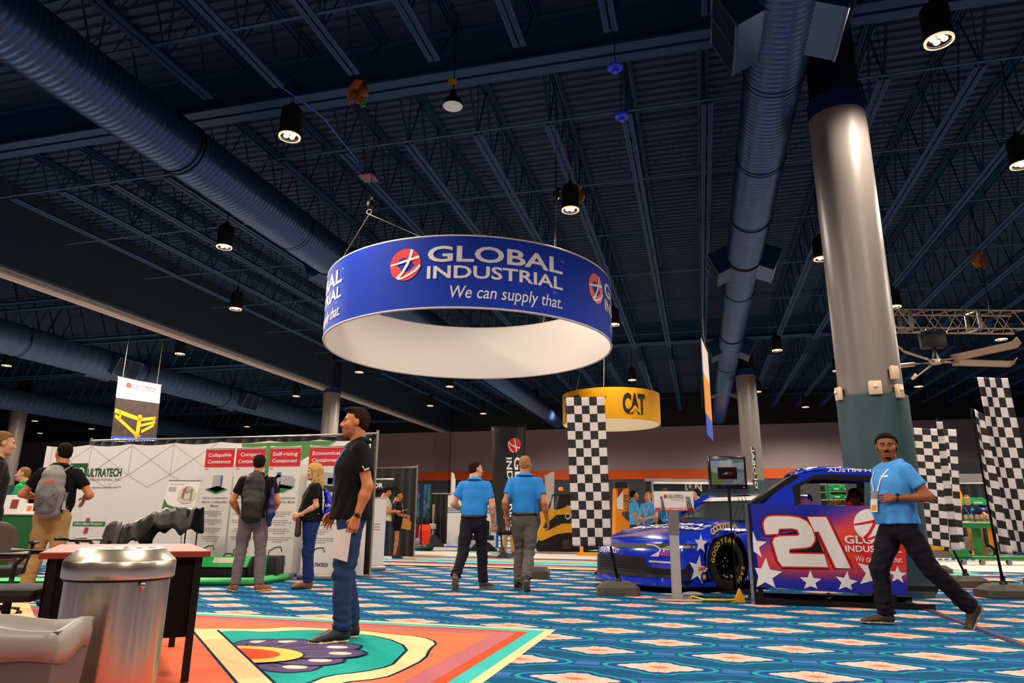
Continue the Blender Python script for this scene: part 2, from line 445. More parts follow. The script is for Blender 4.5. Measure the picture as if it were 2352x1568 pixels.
# joists -----------------------------------------------------------------
def joist_mesh(y0, y1, z0=8.5, z1=9.9, end=1.0):
    j = MB()
    for s in (-0.065, 0.065):
        j.box((s-0.045, y0+end, z0), (s+0.045, y1-end, z0+0.012)); j.box((s-0.012 if s > 0 else s, y0+end, z0), (s if s > 0 else s+0.012, y1-end, z0+0.09))
        j.box((s-0.045, y0, z1-0.012), (s+0.045, y1, z1)); j.box((s-0.008, y0, z1-0.09), (s+0.008, y1, z1))
    n = int((y1-y0-2*end)/1.05); st = (y1-y0-2*end)/n
    for i in range(n):
        a = y0+end+i*st
        j.tube([(0, a, z0+0.05), (0, a+st/2, z1-0.05)], 0.02, 5, cap=False); j.tube([(0, a+st/2, z1-0.05), (0, a+st, z0+0.05)], 0.02, 5, cap=False)
        if i % 2 == 0: j.tube([(0, a, z0), (0, a, z1)], 0.016, 5, cap=False)
    j.tube([(0, y0+end, z0+0.03), (0, y0+0.1, z1-0.1)], 0.025, 5); j.tube([(0, y1-end, z0+0.03), (0, y1-0.1, z1-0.1)], 0.025, 5)
    return j
for (y0, y1, xa, xb) in ((-10.4, 10.5, -11, 9.5), (10.9, 31.6, -17, 26), (32.0, 49.8, -17, 38)):
    proto = None; i0 = math.ceil((xa+0.95)/1.5); i1 = math.floor((xb+0.95)/1.5)
    for i in range(i0, i1+1):
        x = -0.95+1.5*i
        if proto is None: proto = struct(joist_mesh(y0, y1).build('ceiling_joist', NAVY2)); o = proto
        else: o = proto.copy(); COL.objects.link(o)
        o.location.x = x
# bridging: thin lines across the joists, crossed braces between them
for k, Y in enumerate((8.0, 11.8, 14.6, 17.6, 20.9, 24.4, 28.2, 34.5, 39, 44)):
    b = MB(); xa, xb = (-11, 9.5) if Y < 10 else ((-17.2, 25) if Y < 31 else (-17.2, 37))
    b.box((xa, Y-0.03, 8.515), (xb, Y+0.03, 8.535)); b.box((xa, Y-0.02, 9.86), (xb, Y+0.02, 9.88))
    if k % 2 == 0 or Y > 12:
        i = math.ceil((xa+0.95)/1.5)
        while -0.95+1.5*(i+1) < xb:
            x = -0.95+1.5*i
            b.tube([(x, Y, 8.54), (x+1.5, Y, 9.85)], 0.014, 4, cap=False); b.tube([(x+1.5, Y, 8.54), (x, Y, 9.85)], 0.014, 4, cap=False); i += 1
    struct(b.build('ceiling_bridging', NAVY2))
# bulkhead with a track for folding partitions, on the left column line
HEAD = mat('bulkhead_panel', '#2a3846', rough=0.7, spec=.1, var=0.1, vscale=0.8)
TRK = mat('partition_track', '#cfc0b4', rough=0.35, spec=0.6)
TRK2 = mat('track_slot', '#8b7f78', rough=0.4)
b = MB(); b.box((-19.1, -14, 7.62), (-18.1, 50, 9.95), 0); b.box((-18.75, -14, 7.5), (-18.45, 50, 7.62), 1); b.box((-18.98, -14, 7.55), (-18.76, 50, 7.62), 1)
b.box((-18.62, -14, 7.495), (-18.58, 50, 7.50), 2); b.box((-18.44, -14, 7.57), (-18.16, 50, 7.62), 3)
struct(b.build('ceiling_bulkhead', [HEAD, TRK, TRK2, mat('track_flank', '#4a5058', rough=0.5)]))
# roof trusses of the next hall, beyond the bulkhead
def hall_truss(Y, xa, xb, z0=7.9, z1=9.7):
    t = MB(); n = int((xb-xa)/1.6); s = (xb-xa)/n
    for yy in (Y-0.35, Y+0.35):
        t.tube([(xa, yy, z0), (xb, yy, z0)], 0.06, 5); t.tube([(xa, yy, z1), (xb, yy, z1)], 0.06, 5)
        for i in range(n):
            x = xa+i*s; t.tube([(x, yy, z0), (x+s/2, yy, z1)], 0.035, 4, cap=False); t.tube([(x+s/2, yy, z1), (x+s, yy, z0)], 0.035, 4, cap=False)
            if i % 3 == 0: t.tube([(x, Y-0.35, z0), (x, Y+0.35, z1)], 0.03, 4, cap=False)
    return struct(t.build('ceiling_truss', NAVY2))
for Y in (12.5, 17.5, 22, 27.5, 34, 40, 46): hall_truss(Y, -60, -19.3)
# ================================================================ LETTERING AND FLAT MARKS
def text_shape(s, size=1.0, xs=1.0, bold=0.0, shear=0.0, align='LEFT', cut=0.0, space=1.0):
    """Outline lettering as flat triangles: (points, faces, width). Baseline at v = 0, capital height = size."""
    cu = bpy.data.curves.new('lettering', 'FONT'); cu.body = s; cu.size = size/0.70; cu.offset = bold*size; cu.shear = shear
    cu.resolution_u = 3; cu.space_character = space; cu.fill_mode = 'FRONT'
    ob = bpy.data.objects.new('lettering', cu); COL.objects.link(ob)
    dg = bpy.context.evaluated_depsgraph_get(); dg.update()
    me = bpy.data.meshes.new_from_object(ob.evaluated_get(dg))
    bm = bmesh.new(); bm.from_mesh(me); bmesh.ops.dissolve_limit(bm, angle_limit=0.001, verts=bm.verts[:], edges=bm.edges[:]) if False else None
    for v in bm.verts: v.co.x *= xs; v.co.z = 0
    x0 = min((v.co.x for v in bm.verts), default=0); x1 = max((v.co.x for v in bm.verts), default=0)
    if cut > 0:
        x = x0+cut
        while x < x1:
            bmesh.ops.bisect_plane(bm, geom=bm.verts[:]+bm.edges[:]+bm.faces[:], plane_co=(x, 0, 0), plane_no=(1, 0, 0)); x += cut
    sh = {'LEFT': -x0, 'CENTER': -(x0+x1)/2, 'RIGHT': -x1}[align]
    bm.verts.index_update()
    pts = [(v.co.x+sh, v.co.y) for v in bm.verts]; fs = [[v.index for v in f.verts] for f in bm.faces]
    bm.free(); bpy.data.objects.remove(ob); bpy.data.meshes.remove(me); bpy.data.curves.remove(cu)
    return pts, fs, x1-x0
def fit_text(s, width, size, **k):
    """Lettering stretched to a given width."""
    p, f, w = text_shape(s, size, **k); q = width/max(w, 1e-6); return [(a*q, b) for a, b in p], f, width
def shift(sh, du, dv): return [(a+du, b+dv) for a, b in sh[0]], sh[1]
def poly_shape(P): return list(P), [list(range(len(P)))]
def star_pts(c, r, rot=0.0, inner=0.42, sx=1.0):
    return [(c[0]+sx*(r if i % 2 == 0 else r*inner)*math.sin(rot+i*PI/5), c[1]+(r if i % 2 == 0 else r*inner)*math.cos(rot+i*PI/5)) for i in range(10)]
def disc_pts(c, r, n=32, sx=1.0): return [(c[0]+r*sx*math.cos(2*PI*i/n), c[1]+r*math.sin(2*PI*i/n)) for i in range(n)]
def curve_band(P, w):
    """A ribbon of width w along 2D points (w may taper: list)."""
    L = []; Rr = []
    for i, p in enumerate(P):
        a = Vector(P[max(i-1, 0)]); b = Vector(P[min(i+1, len(P)-1)]); d = (b-a).normalized(); n = Vector((-d.y, d.x)); ww = w[i] if isinstance(w, list) else w
        L.append(tuple(Vector(p)+n*ww/2)); Rr.append(tuple(Vector(p)-n*ww/2))
    pts = L+Rr; n = len(P); return pts, [[i, i+1, n+i+1, n+i] for i in range(n-1)]
def globe_marks(c, r):
    """The round emblem: disc and the light lines that cross it."""
    disc = poly_shape(disc_pts(c, r))
    def ln(P, w): return curve_band([(c[0]+x*r, c[1]+y*r) for x, y in P], [q*r for q in w])
    a = ln([(-0.98, 0.02), (-0.5, 0.10), (0.0, 0.20), (0.5, 0.31), (0.90, 0.40)], [0.10, 0.13, 0.15, 0.16, 0.18])
    b = ln([(0.42, 0.90), (0.34, 0.5), (0.16, 0.0), (-0.15, -0.5), (-0.50, -0.84)], [0.20, 0.18, 0.17, 0.17, 0.19])
    d = ln([(0.96, -0.12), (0.70, -0.42), (0.30, -0.66), (-0.10, -0.82), (-0.45, -0.88)], [0.16, 0.16, 0.15, 0.13, 0.1])
    return disc, [a, b, d]
def decal(name, shapes, fn, m, parent, smooth=False):
    """Flat shapes laid on a surface through fn(u, v)."""
    if not isinstance(m, (list, tuple)): m = [m]
    b = MB()
    for s in shapes:
        k = s[2] if len(s) > 2 and isinstance(s[2], int) else 0
        b.add([fn(u, v) for u, v in s[0]], s[1], k)
    return b.build(name, list(m), parent, fix=False)
def plane_fn(o, ux, vy, off=0.0):
    o, ux, vy = Vector(o), Vector(ux), Vector(vy); n = ux.cross(vy).normalized()*off
    return lambda u, v: o+ux*u+vy*v+n
INKW = mat('lettering_white', '#e6e2e0', rough=0.6); INKK = mat('lettering_black', '#17181a', rough=0.6); INKR = mat('lettering_red', '#d61f26', rough=0.5)
INKG = mat('lettering_grey', '#5b5c5e', rough=0.6); INKY = mat('lettering_yellow', '#e6c02a', rough=0.6); INKDG = mat('lettering_green', '#1d5130', rough=0.6)
BLACKM = mat('black_metal', '#141414', rough=0.4, metal=0.4); BLACKP = mat('black_plastic', '#1a1a1b', rough=0.45); CHROME = mat('bright_metal', '#c9c5c0', rough=0.18, metal=1.0)
ALU = mat('aluminium', '#b3aea8', rough=0.38, metal=0.8); WHITEP = mat('white_plastic', '#dcd8d4', rough=0.4); WIRE = mat('steel_wire', '#c8bfae', rough=0.35, metal=0.7)
def company_sign(fn, x0, top, width, parent, col=INKW, tag_col=None, disc_col=INKR, line_col=None, tagline=True, cut=0.0, disc=True, stroke=0.03, hs=1.0):
    """Emblem and the stacked company name; width is that of the name block."""
    h1 = width*0.112*hs; h2 = width*0.088*hs; L = []
    L.append(shift(fit_text('GLOBAL', width, h1, bold=stroke, cut=cut), x0, top-h1))
    L.append(shift(fit_text('INDUSTRIAL', width, h2, bold=stroke, cut=cut), x0, top-h1-h2-width*0.032*hs))
    decal('company_name', L, fn, col, parent)
    if tagline:
        decal('tagline_lettering', [shift(fit_text('We can supply that.', width*0.83, width*0.088*hs, shear=0.18, bold=0.006, cut=cut), x0+width*0.165, top-h1-h2-width*0.175*hs)], fn, tag_col or col, parent)
    if disc:
        r = width*0.118; dd, ll = globe_marks((x0-width*0.165, top-r*0.98), r)
        decal('emblem_disc', [dd], fn, disc_col, parent); 
        f2 = lambda u, v: Vector(fn(u, v)) + (Vector(fn(u+0.01, v))-Vector(fn(u, v))).cross(Vector(fn(u, v+0.01))-Vector(fn(u, v))).normalized()*0.004
        decal('emblem_lines', ll, f2, line_col or col, parent)
# ================================================================ THINGS THAT HANG UNDER THE ROOF
DUCTM = mat('duct_steel', '#3a587e', rough=0.32, metal=0.75, spec=0.5)
DUCTD = mat('duct_steel_far', '#3c5878', rough=0.5, metal=0.4)
GRILLE = mat('grille_dark', '#10151a', rough=0.6); GRF = mat('grille_frame', '#4c6480', rough=0.4, metal=0.5)
def duct(x, z, r, y0, y1, label, m, ribs=0.10, n=40, joints=()):
    t = empty('air_duct', (x, (y0+y1)/2, z), 0, label, 'duct', 'round ventilation ducts')
    b = MB(); prof = []; y = y0
    while y < y1:
        prof += [(y, r), (y+ribs*0.62, r), (y+ribs*0.70, r+0.010), (y+ribs*0.92, r+0.010)]; y += ribs
    vs = []; fs = []
    for (yy, rr) in prof:
        for j in range(n):
            a = 2*PI*j/n; vs.append((rr*math.cos(a), yy-(y0+y1)/2, rr*math.sin(a)))
    for i in range(len(prof)-1):
        for j in range(n): fs.append((i*n+j, i*n+(j+1) % n, (i+1)*n+(j+1) % n, (i+1)*n+j))
    b.add(vs, fs); b.build('duct_shell', m, t, smooth=2, fix=False)
    for yj in joints:
        c = MB(); c.tube([(0, yj-0.05-(y0+y1)/2, 0), (0, yj+0.05-(y0+y1)/2, 0)], r+0.022, n, cap=False); c.build('joint_band', GRILLE, t, smooth=True)
    return t
def diffuser(t, x, y, z, side, s=1.0, drop=0.35):
    """Slanted box register on the flank of a duct."""
    c = t.location; b = MB(); ex = side
    L = 0.5*s; W = 0.30*s; o = Vector((x-c.x, y-c.y, z-c.z)); out = Vector((ex, 0, -0.45)).normalized(); up = Vector((0.45*ex, 0, 1)).normalized(); al = Vector((0, 1, 0))
    def q(a, u, w): return o+al*a+up*u+out*w
    vs = [q(-L, -W, -0.15), q(L, -W, -0.15), q(L, W, -0.15), q(-L, W, -0.15), q(-L, -W, drop), q(L, -W, drop), q(L, W, drop), q(-L, W, drop)]
    b.add(vs, [(0, 1, 5, 4), (1, 2, 6, 5), (2, 3, 7, 6), (3, 0, 4, 7)])
    pt = b.build('register_box', DUCTM, t)
    b = MB()
    b.add([q(-L, -W, drop-.01), q(L, -W, drop-.01), q(L, W, drop-.01), q(-L, W, drop-.01)], [(0, 1, 2, 3)], 0)
    for i in range(14):
        a = -L+2*L*(i+.5)/14; b.add([q(a-.012, -W, drop), q(a+.012, -W, drop), q(a+.012, W, drop), q(a-.012, W, drop)], [(0, 1, 2, 3)], 1)
    b.build('register_grille', [GRILLE, NAVY2], pt)
    b = MB()
    for (a0, u0, a1, u1) in ((-L, -W, L, -W), (L, -W, L, W), (L, W, -L, W), (-L, W, -L, -W), (0, -W, 0, W)): b.tube([q(a0, u0, drop+.005), q(a1, u1, drop+.005)], 0.022, 4)
    b.build('register_frame', GRF, pt)
dr = duct(1.45, 7.55, 0.43, -8, 46, 'ribbed steel duct running past the near white column', DUCTM, 0.11, 44, (7.2, 9.75, 12.3, 14.9, 17.4, 20, 25, 30))
for (y, s) in ((8.5, 1.05), (17.9, 1), (27.3, 1), (36, 1)):
    diffuser(dr, 1.45-0.46, y, 7.5, -1, s); diffuser(dr, 1.45+0.46, y, 7.5, 1, s)
dl = duct(-9.0, 7.62, 0.50, -6, 46, 'fat ribbed duct crossing above the empty hall side of the big blue ring', DUCTM, 0.11, 44, (4.6, 9.6, 13.4, 15.2))
for y in (15.9, 25.5): diffuser(dl, -9.5, y, 7.55, -1, 1.1); diffuser(dl, -8.5, y, 7.55, 1, 1.1)
dm = duct(-25.0, 7.5, 0.62, -6, 49, 'dim blue duct just beyond the bulkhead with the bright track', DUCTD, 0.4, 28, (20, 26, 32))
for y in (24.5, 33.5): diffuser(dm, -25.6, y, 7.45, -1, 1.3); diffuser(dm, -24.4, y, 7.45, 1, 1.3)
df = duct(-38.0, 7.5, 0.62, -6, 49, 'second dim duct behind the hanging warehouse-rail banner', DUCTD, 0.4, 28)
diffuser(df, -38.6, 27, 7.45, -1, 1.4); diffuser(df, -37.4, 27, 7.45, 1, 1.4)
duct(22.0, 7.0, 0.6, 14, 49, 'dim duct crossing behind the big ceiling fan', DUCTD, 0.4, 28)

# can lights ---------------------------------------------------------------
GLOW = mat('lamp_glow', '#fff0d8', emit='#ffe6c4', emit_s=14.0); RING = mat('lamp_ring', '#fff4e4', emit='#ffdcb0', emit_s=2.2); CANM = mat('can_black', '#0d0e10', rough=0.6)
def can_parts(root):
    b = MB(); b.lathe([(0.0, 0.60), (0.12, 0.60), (0.175, 0.55), (0.19, 0.5), (0.19, 0.0), (0.165, 0.0), (0.165, 0.05), (0.0, 0.05)], 20); b.build('can_body', CANM, root, smooth=True)
    b = MB(); b.lathe([(0.160, -0.008), (0.192, -0.008), (0.192, 0.02), (0.160, 0.02)], 24); b.build('light_ring', RING, root, smooth=True)
    for i in range(4):
        a = PI/4+i*PI/2+0.3; b = MB(); b.ball((0.074*math.cos(a), 0.074*math.sin(a), 0.035), (0.048, 0.048, 0.03), 10); b.build('bulb', GLOW, root, smooth=2)
    b = MB(); b.tube([(0, 0, 0.58), (0, 0, 2.40)], 0.012, 6); b.ball((0, 0, 0.66), 0.06, 8); b.build('stem', CANM, root, smooth=True)
CAN = None
def can(px, py, label, group=None, z=7.55, P=1.0):
    global CAN
    p = gp(px, py, z)
    if CAN is None:
        CAN = t = empty('pendant_downlight', p); can_parts(t)
    else:
        t = copy_tree(CAN); t.location = p
    t.rotation_euler.z = random.random()*1.5
    tag(t, label, 'ceiling light', group)
    if P: down_spot(p.x, p.y, p.z-0.05, LAMP_W*P, 0.2)
CG = 'can lights hung in rows under the roof'
for px, py, lb, P in (
    (665, 315, 'black can light below the blue cable, past the fat ribbed duct', 1), (515, 568, 'lit can light under the fat ribbed duct, above the dark bulkhead', 2.2),
    (541, 710, 'can light glowing against the plain dark bulkhead', 1), (1310, 483, 'black can light with a brown rag, straight above the blue ring', 1),
    (1887, 595, 'can light whose glow touches the near white column', 1), (2157, 95, 'biggest black can light, past the near column top', 1),
    (2347, 380, 'can light cut by the frame edge near the warm-lit deck', 1), (2055, 705, 'can light just over the silver box truss', 1),
    (1785, 805, 'can light hanging between the two white columns', 1), (413, 813, 'can light under the bright partition track, over the warehouse-rail banner', 1),
    (825, 855, 'can light low beneath the white lining of the blue ring', 1), (1033, 888, 'small can light directly under the blue ring', 1),
    (1410, 746, 'can light peeping out behind the edge of the blue ring', 1), (1452, 873, 'can light right above the yellow ring sign', 1),
    (2300, 780, 'can light between silver truss and fan blade tip', 1), (1923, 852, 'warm can light by the green band edge of the near column', 1),
    (2110, 888, 'can light under the lowest fan blade', 1), (1740, 900, 'can light beside the distant white column', 1), (1850, 935, 'faint can light low between the columns', 1)):
    can(px, py, lb, CG, P=P)
far = [(680, 910), (15, 840), (378, 870), (65, 937), (80, 967), (92, 995), (988, 932), (605, 945), (567, 980), (1110, 950), (1230, 915), (-60, 880), (210, 985)]
for px, py in far:
    can(px, py, 'tiny distant can light glowing under the dark far ceiling', 'tiny distant can lights', P=0, z=8.3 if px in (378, 1230) else 7.55)
for x, y in ((-21.7, 24), (-21.7, 38), (-17.5, 17.3), (-21.5, 17.5), (-34, 30), (-8, 42), (6, 44), (14, 38), (22, 30), (-46, 36), (-14, 33), (13, 24), (12, 15.5), (-13.5, 9.0)):
    down_spot(x, y, 7.5, LAMP_W*2.2, 0.2)  # added spots without can bodies: stand in for distant cans, brighten back wall and banner
# round floodlight with a yellow tag, hanging by the girder -----------------
p = gp(1040, 245, 8.1)
t = empty('floodlight', p, 0, 'round floodlight with a yellow tag below the long girder', 'ceiling light')
b = MB(); b.lathe([(0.0, 0.34), (0.05, 0.33), (0.07, 0.2), (0.15, 0.13), (0.185, 0.03), (0.185, 0.0)], 24); b.build('housing', CANM, t, smooth=True)
b = MB(); b.lathe([(0.0, -0.01), (0.10, -0.008), (0.17, 0.0), (0.178, 0.01)], 24); b.build('lens', mat('frosted_lens', '#cfd0cc', rough=0.4, emit='#d8d4c8', emit_s=0.35), t, smooth=True)
b = MB(); b.tube([(0, 0, 0.33), (0.02, 0.0, 1.9)], 0.012, 6); b.build('hook', CANM, t)
b = MB(); b.box((-0.07, -0.1, 0.40), (0.09, -0.09, 0.50)); b.build('tag', mat('yellow_tag', '#e8a713', rough=0.6), t)
# burlap wrap on the girder, with a green tag -------------------------------
BURLAP = mat('burlap', '#a8683a', rough=0.95, var=0.3, vscale=9, bump=0.8, bscale=60)
def rag(px, py, z, w, h, label, green=False, name='burlap_wrap', d=0.25):
    p = gp(px, py, z); t = empty(name, p, 0, label, 'wrap'); rnd = random.Random(int(px)); b = MB()
    b.grid(10, 10, lambda u, v: ((u-.5)*w*(1-.25*v)+0.05*math.sin(7*v+3*u), d*0.5*math.sin(u*PI)*-1+0.05*math.sin(9*u+5*v), (0.5-v)*h+0.05*math.sin(8*u)), 0)
    b.build('cloth', BURLAP, t, smooth=2, solid=0.02)
    if not green: b = MB(); b.tube([(0, 0, 0), (0, 0, 9.97-z)], 0.012, 5); b.build('cord', CANM, t)
    if green:
        b = MB(); b.grid(8, 5, lambda u, v: ((u-.35)*w*0.85, -0.1-0.04*math.sin(6*u), -h*0.5-0.02+(0.5-v)*h*0.45+0.06*math.sin(5*u)), 0); b.build('cloth_knot', BURLAP, t, smooth=2, solid=0.02)
        b = MB(); b.box((w*0.35, -0.12, -h*0.98), (w*0.35+0.09, -0.10, -h*0.98+0.17)); b.build('tag', mat('green_tag', '#3fae4a', rough=0.6), t)
        b = MB(); b.tube([(0, -0.12, -h*.5), (0.02, -0.12, -h*1.05)], 0.02, 6); b.build('cord', mat('brown_cord', '#5a3a22', rough=0.9), t)
    return t
rag(823, 212, 8.9, 0.40, 0.42, 'brown burlap wrapped round the long girder, green tag below', True)
rag(1332, 448, 8.15, 0.16, 0.42, 'brown rag hanging beside the can light above the blue ring')
rag(2248, 598, 8.3, 0.35, 0.5, 'brown burlap knotted to a roof joist near the ceiling fan')
# blue warning cups -----------------------------------------------------------
BLU = mat('blue_cup', '#2338c8', rough=0.5, emit='#2338c8', emit_s=0.15)
for px, py, lb in ((1413, 153, 'blue cup-shaped detector just under the long girder'), (1428, 265, 'blue cup-shaped detector by the thin bridging line')):
    p = gp(px, py, 8.5); t = empty('smoke_detector', p, 0, lb, 'detector', 'blue detectors')
    b = MB(); b.lathe([(0.0, -0.12), (0.05, -0.12), (0.06, -0.07), (0.13, -0.04), (0.14, 0.0), (0.0, 0.0)], 18); b.build('cup', BLU, t, smooth=True)
    b = MB(); b.tube([(0, 0, 0), (0, 0, 1.48)], 0.012, 6); b.build('stem', CANM, t)
# blue cable slung from joist to hoist ------------------------------------------
pts = [gp(560, 110, 8.6), gp(640, 195, 8.5), gp(705, 240, 8.45), gp(745, 272, 8.35), gp(790, 330, 8.35), gp(824, 372, 8.3)]
b = MB(); b.tube(pts, 0.014, 6)
q = pts[-1]; b.tube([q+Vector((0.05*math.cos(a), 0.02*math.sin(a*2), -0.12+0.13*math.sin(a))) for a in np.linspace(0, 12, 40)], 0.012, 5)
tag(b.build('power_cable', mat('blue_cable', '#2a62c8', rough=0.5), smooth=True), 'blue power cable slung from the roof to the hoist plate', 'cable')
# hoist plate on the joists
p = gp(846, 408, 8.3); t = empty('hoist_plate', p, 0, 'mauve clamp plate with a looped strap under the joists', 'rigging plate')
b = MB(); b.box((-0.17, -0.19, -0.02), (0.17, 0.19, 0.02), bev=0.01); b.build('plate', mat('mauve_plate', '#6b4a66', rough=0.5), t)
b = MB(); b.tube([(0.16*math.cos(a), 0, 0.24*math.sin(a)) for a in np.linspace(0, PI, 14)], 0.02, 6); b.build('strap', mat('strap_black', '#2a2422', rough=0.7), t, smooth=True)

# ---------------------------------------------------------------- the big blue ring sign
def sign_fabric(name, hexcol): return mat(name, hexcol, rough=0.75, spec=0.2, bump=0.06, bscale=300)  # plain matt cloth with no glow of its own
RC = Vector((-4.62, 13.72)); RR = 3.05; RZ0, RZ1 = 4.50, 5.83
t = empty('ring_sign', (RC.x, RC.y, RZ0), 0, 'large blue ring sign hung over the aisle, white inside', 'hanging sign')
ring_root = t
RBLUE = sign_fabric('ring_blue', '#1436a6'); RWHITE = sign_fabric('ring_white', '#e4dcd6')
b = MB(); b.lathe([(RR, 0), (RR, RZ1-RZ0)], 128); b.build('outer_fabric', RBLUE, t, smooth=2)
b = MB(); b.lathe([(RR-0.035, 0.0), (RR-0.035, RZ1-RZ0)], 128); b.build('inner_lining', RWHITE, t, smooth=2)
b = MB()
for z in (0.0, RZ1-RZ0): b.tube([((RR-0.017)*math.cos(a), (RR-0.017)*math.sin(a), z) for a in np.linspace(0, 2*PI, 128, endpoint=False)], 0.024, 6, closed=True)
b.build('hoop', mat('hoop_edge', '#d8cec8', rough=0.4), t, smooth=2)
PH0 = math.atan2(-RC.y, -RC.x)
def ringfn(deg, off=0.008):
    a0 = PH0+R(deg); r = RR+off
    return lambda u, v: Vector((r*math.cos(a0+u/RR), r*math.sin(a0+u/RR), v))
for k, (dg_, nm) in enumerate(((-14.7, 0), (61.0, 1), (-101.5, 2), (150, 3))):
    company_sign(ringfn(dg_), 0, 1.13, 2.56, t, INKW, INKW, cut=0.12)
    decal('trademark', [shift(text_shape('TM', 0.045), 2.51, 1.06), shift(text_shape('®', 0.05), 2.34, 0.42)], ringfn(dg_), mat('lettering_pale_blue', '#7fb4e6'), t)
# rigging: chain hoists and bridles
WBLK = mat('hoist_black', '#0e0e0f', rough=0.45)
def hoist(top, joinp, feet, label):
    t = empty('chain_hoist', joinp, 0, label, 'hoist', 'rigging of the big ring'); J = Vector(joinp)
    b = MB(); b.tube([Vector(top)-J, Vector((0, 0, 0.22))], 0.012, 6); b.build('chain', WBLK, t)
    b = MB(); b.ball((0, 0, 0.2), (0.07, 0.07, 0.10), 10); b.ball((0.05, 0.02, 0.32), 0.05, 8); b.tube([(0.05*math.cos(a), 0, 0.05+0.05*math.sin(a)) for a in np.linspace(0, 2*PI, 14)], 0.012, 5); b.build('hook_block', WBLK, t, smooth=True)
    for f in feet:
        b = MB(); b.tube([(0, 0, 0), Vector(f)-J], 0.009, 6); b.build('bridle_wire', WIRE, t)
def ring_pt(px, py): 
    P = gp(px, py, RZ1); d = Vector((P.x-RC.x, P.y-RC.y)); d.normalize(); return Vector((RC.x+d.x*(RR-.02), RC.y+d.y*(RR-.02), RZ1))
fA, fB = ring_pt(787, 596), ring_pt(966, 541)
mid = (fA+fB)/2; J = atP(848, 492, mid); hoist((J.x, J.y, 8.95), J, (fA, fB), 'hook block and two wires lifting the near rim of the blue ring')
fC = ring_pt(1273, 570); J = atP(1278, 470, fC); hoist((J.x, J.y, 8.95), J, (fC, fC+Vector((0.02, 0.01, 0))), 'single taut wire lifting the blue ring under a can light')
fD = Vector((RC.x+1.0, RC.y+RR*0.94, RZ1)); J = fD+Vector((0.6, -1.2, 1.2)); hoist((J.x, J.y, 9.9), J, (fD, fD+Vector((1.2, -0.4, 0))), 'wire seen through the blue ring, fixed to its far rim')

# ---------------------------------------------------------------- the yellow ring sign
YC = Vector((-3.02, 25.7)); YR = 1.80; YZ0, YZ1 = 4.42, 5.53
t = empty('ring_sign', (YC.x, YC.y, YZ0), 0, 'yellow ring sign with black lettering, behind a chequered flag', 'hanging sign')
b = MB(); b.lathe([(YR, 0), (YR, YZ1-YZ0)], 80); b.build('outer_fabric', sign_fabric('ring_yellow', '#e8a512'), t, smooth=2)
b = MB(); b.lathe([(YR-0.03, 0), (YR-0.03, YZ1-YZ0)], 80); b.build('inner_lining', sign_fabric('ring_cream', '#ecdcc0'), t, smooth=2)
def yfn(deg):
    a0 = math.atan2(-YC.y, -YC.x)+R(deg); return lambda u, v: Vector(((YR+.008)*math.cos(a0+u/YR), (YR+.008)*math.sin(a0+u/YR), v))
def cat_word(fn, w, h, parent, col=INKK, tri=None):
    L = []
    for ch, u, ww in (('C', 0, .36), ('A', .31, .40), ('T', .64, .36)): L.append(shift(fit_text(ch, ww*w, h, bold=0.065, cut=0.06), u*w, 0))
    decal('lettering', L, fn, col, parent)
    f2 = lambda u, v: Vector(fn(u, v))*1.0
    decal('lettering_peak', [poly_shape([(0.26*w, 0), (0.51*w, 0.42*h), (0.80*w, 0), (0.70*w, 0), (0.51*w, 0.2*h), (0.36*w, 0)])], (lambda u, v: Vector(fn(u, v))*Vector((1.0, 1.0, 1.0)).x + (Vector(fn(u, v)).xy.normalized()*0.004).to_3d()), tri or mat('ring_yellow', '#e8a512'), parent)
for dg_ in (12, -78): cat_word(yfn(dg_), 0.92, 0.68, t) if False else None
def lift(fn, dv): return lambda u, v: Vector(fn(u, v+dv))
cat_word(lift(yfn(13), 0.22), 0.90, 0.66, t); cat_word(lift(yfn(-66), 0.22), 0.90, 0.66, t); cat_word(lift(yfn(170), 0.22), 0.9, 0.66, t)
b = MB()
pass
for a in (0.5, 2.6, 4.7):
    b = MB(); b.tube([(YR*math.cos(a), YR*math.sin(a), YZ1-YZ0), (YR*.3*math.cos(a), YR*.3*math.sin(a), 5.54)], 0.008, 5); b.build('wire', WIRE, t)

# ---------------------------------------------------------------- hanging banners
P = Vector((-19.2, 20.1, 0))
def banner_quad(name, corners, label, parts, grp=None):
    t = empty(name, (0, 0, 0), 0, label, 'banner', grp); return t
A, B_, C_, D_ = atP(272, 866, P), atP(370, 885, P), atP(357, 1030, P), atP(252, 1030, P)
o = (A+B_+C_+D_)/4; t = empty('hanging_banner', o, 0, 'tall hanging banner picturing yellow guard rail, over the trade booth', 'banner')
def bq(u, v, off=0.0):      # u 0..1 across, v 0..1 down
    a = A.lerp(B_, u); b = D_.lerp(C_, u); n = (B_-A).cross(D_-A).normalized(); n = n if n.y < 0 else -n
    return a.lerp(b, v)-o+n*off
b = MB(); b.grid(1, 1, lambda u, v: bq(u, 0.29*v), 0); b.build('header', mat('banner_white', '#d6d0d2', rough=0.7), t, solid=0.02)
b = MB(); b.grid(1, 1, lambda u, v: bq(u, 0.29+0.54*v), 0); b.build('photo_panel', mat('banner_photo', '#33251f', rough=0.7, var=0.9, vscale=5), t, solid=0.02)
b = MB(); b.grid(1, 1, lambda u, v: bq(u, 0.83+0.17*v), 0); b.build('footer', mat('banner_blue', '#1d45b8', rough=0.7), t, solid=0.02)
fnb = lambda u, v: bq(u, v*-1, 0.02)
company_sign(lambda u, v: bq(u, 0.05-v*0.58, 0.02), 0.36, 0.0, 0.56, t, INKG, disc_col=mat('banner_red', '#a31d28'), tagline=False)
RAILY = mat('rail_yellow', '#dc9a10', rough=0.6)
def bar(P_, w): return curve_band(P_, w)
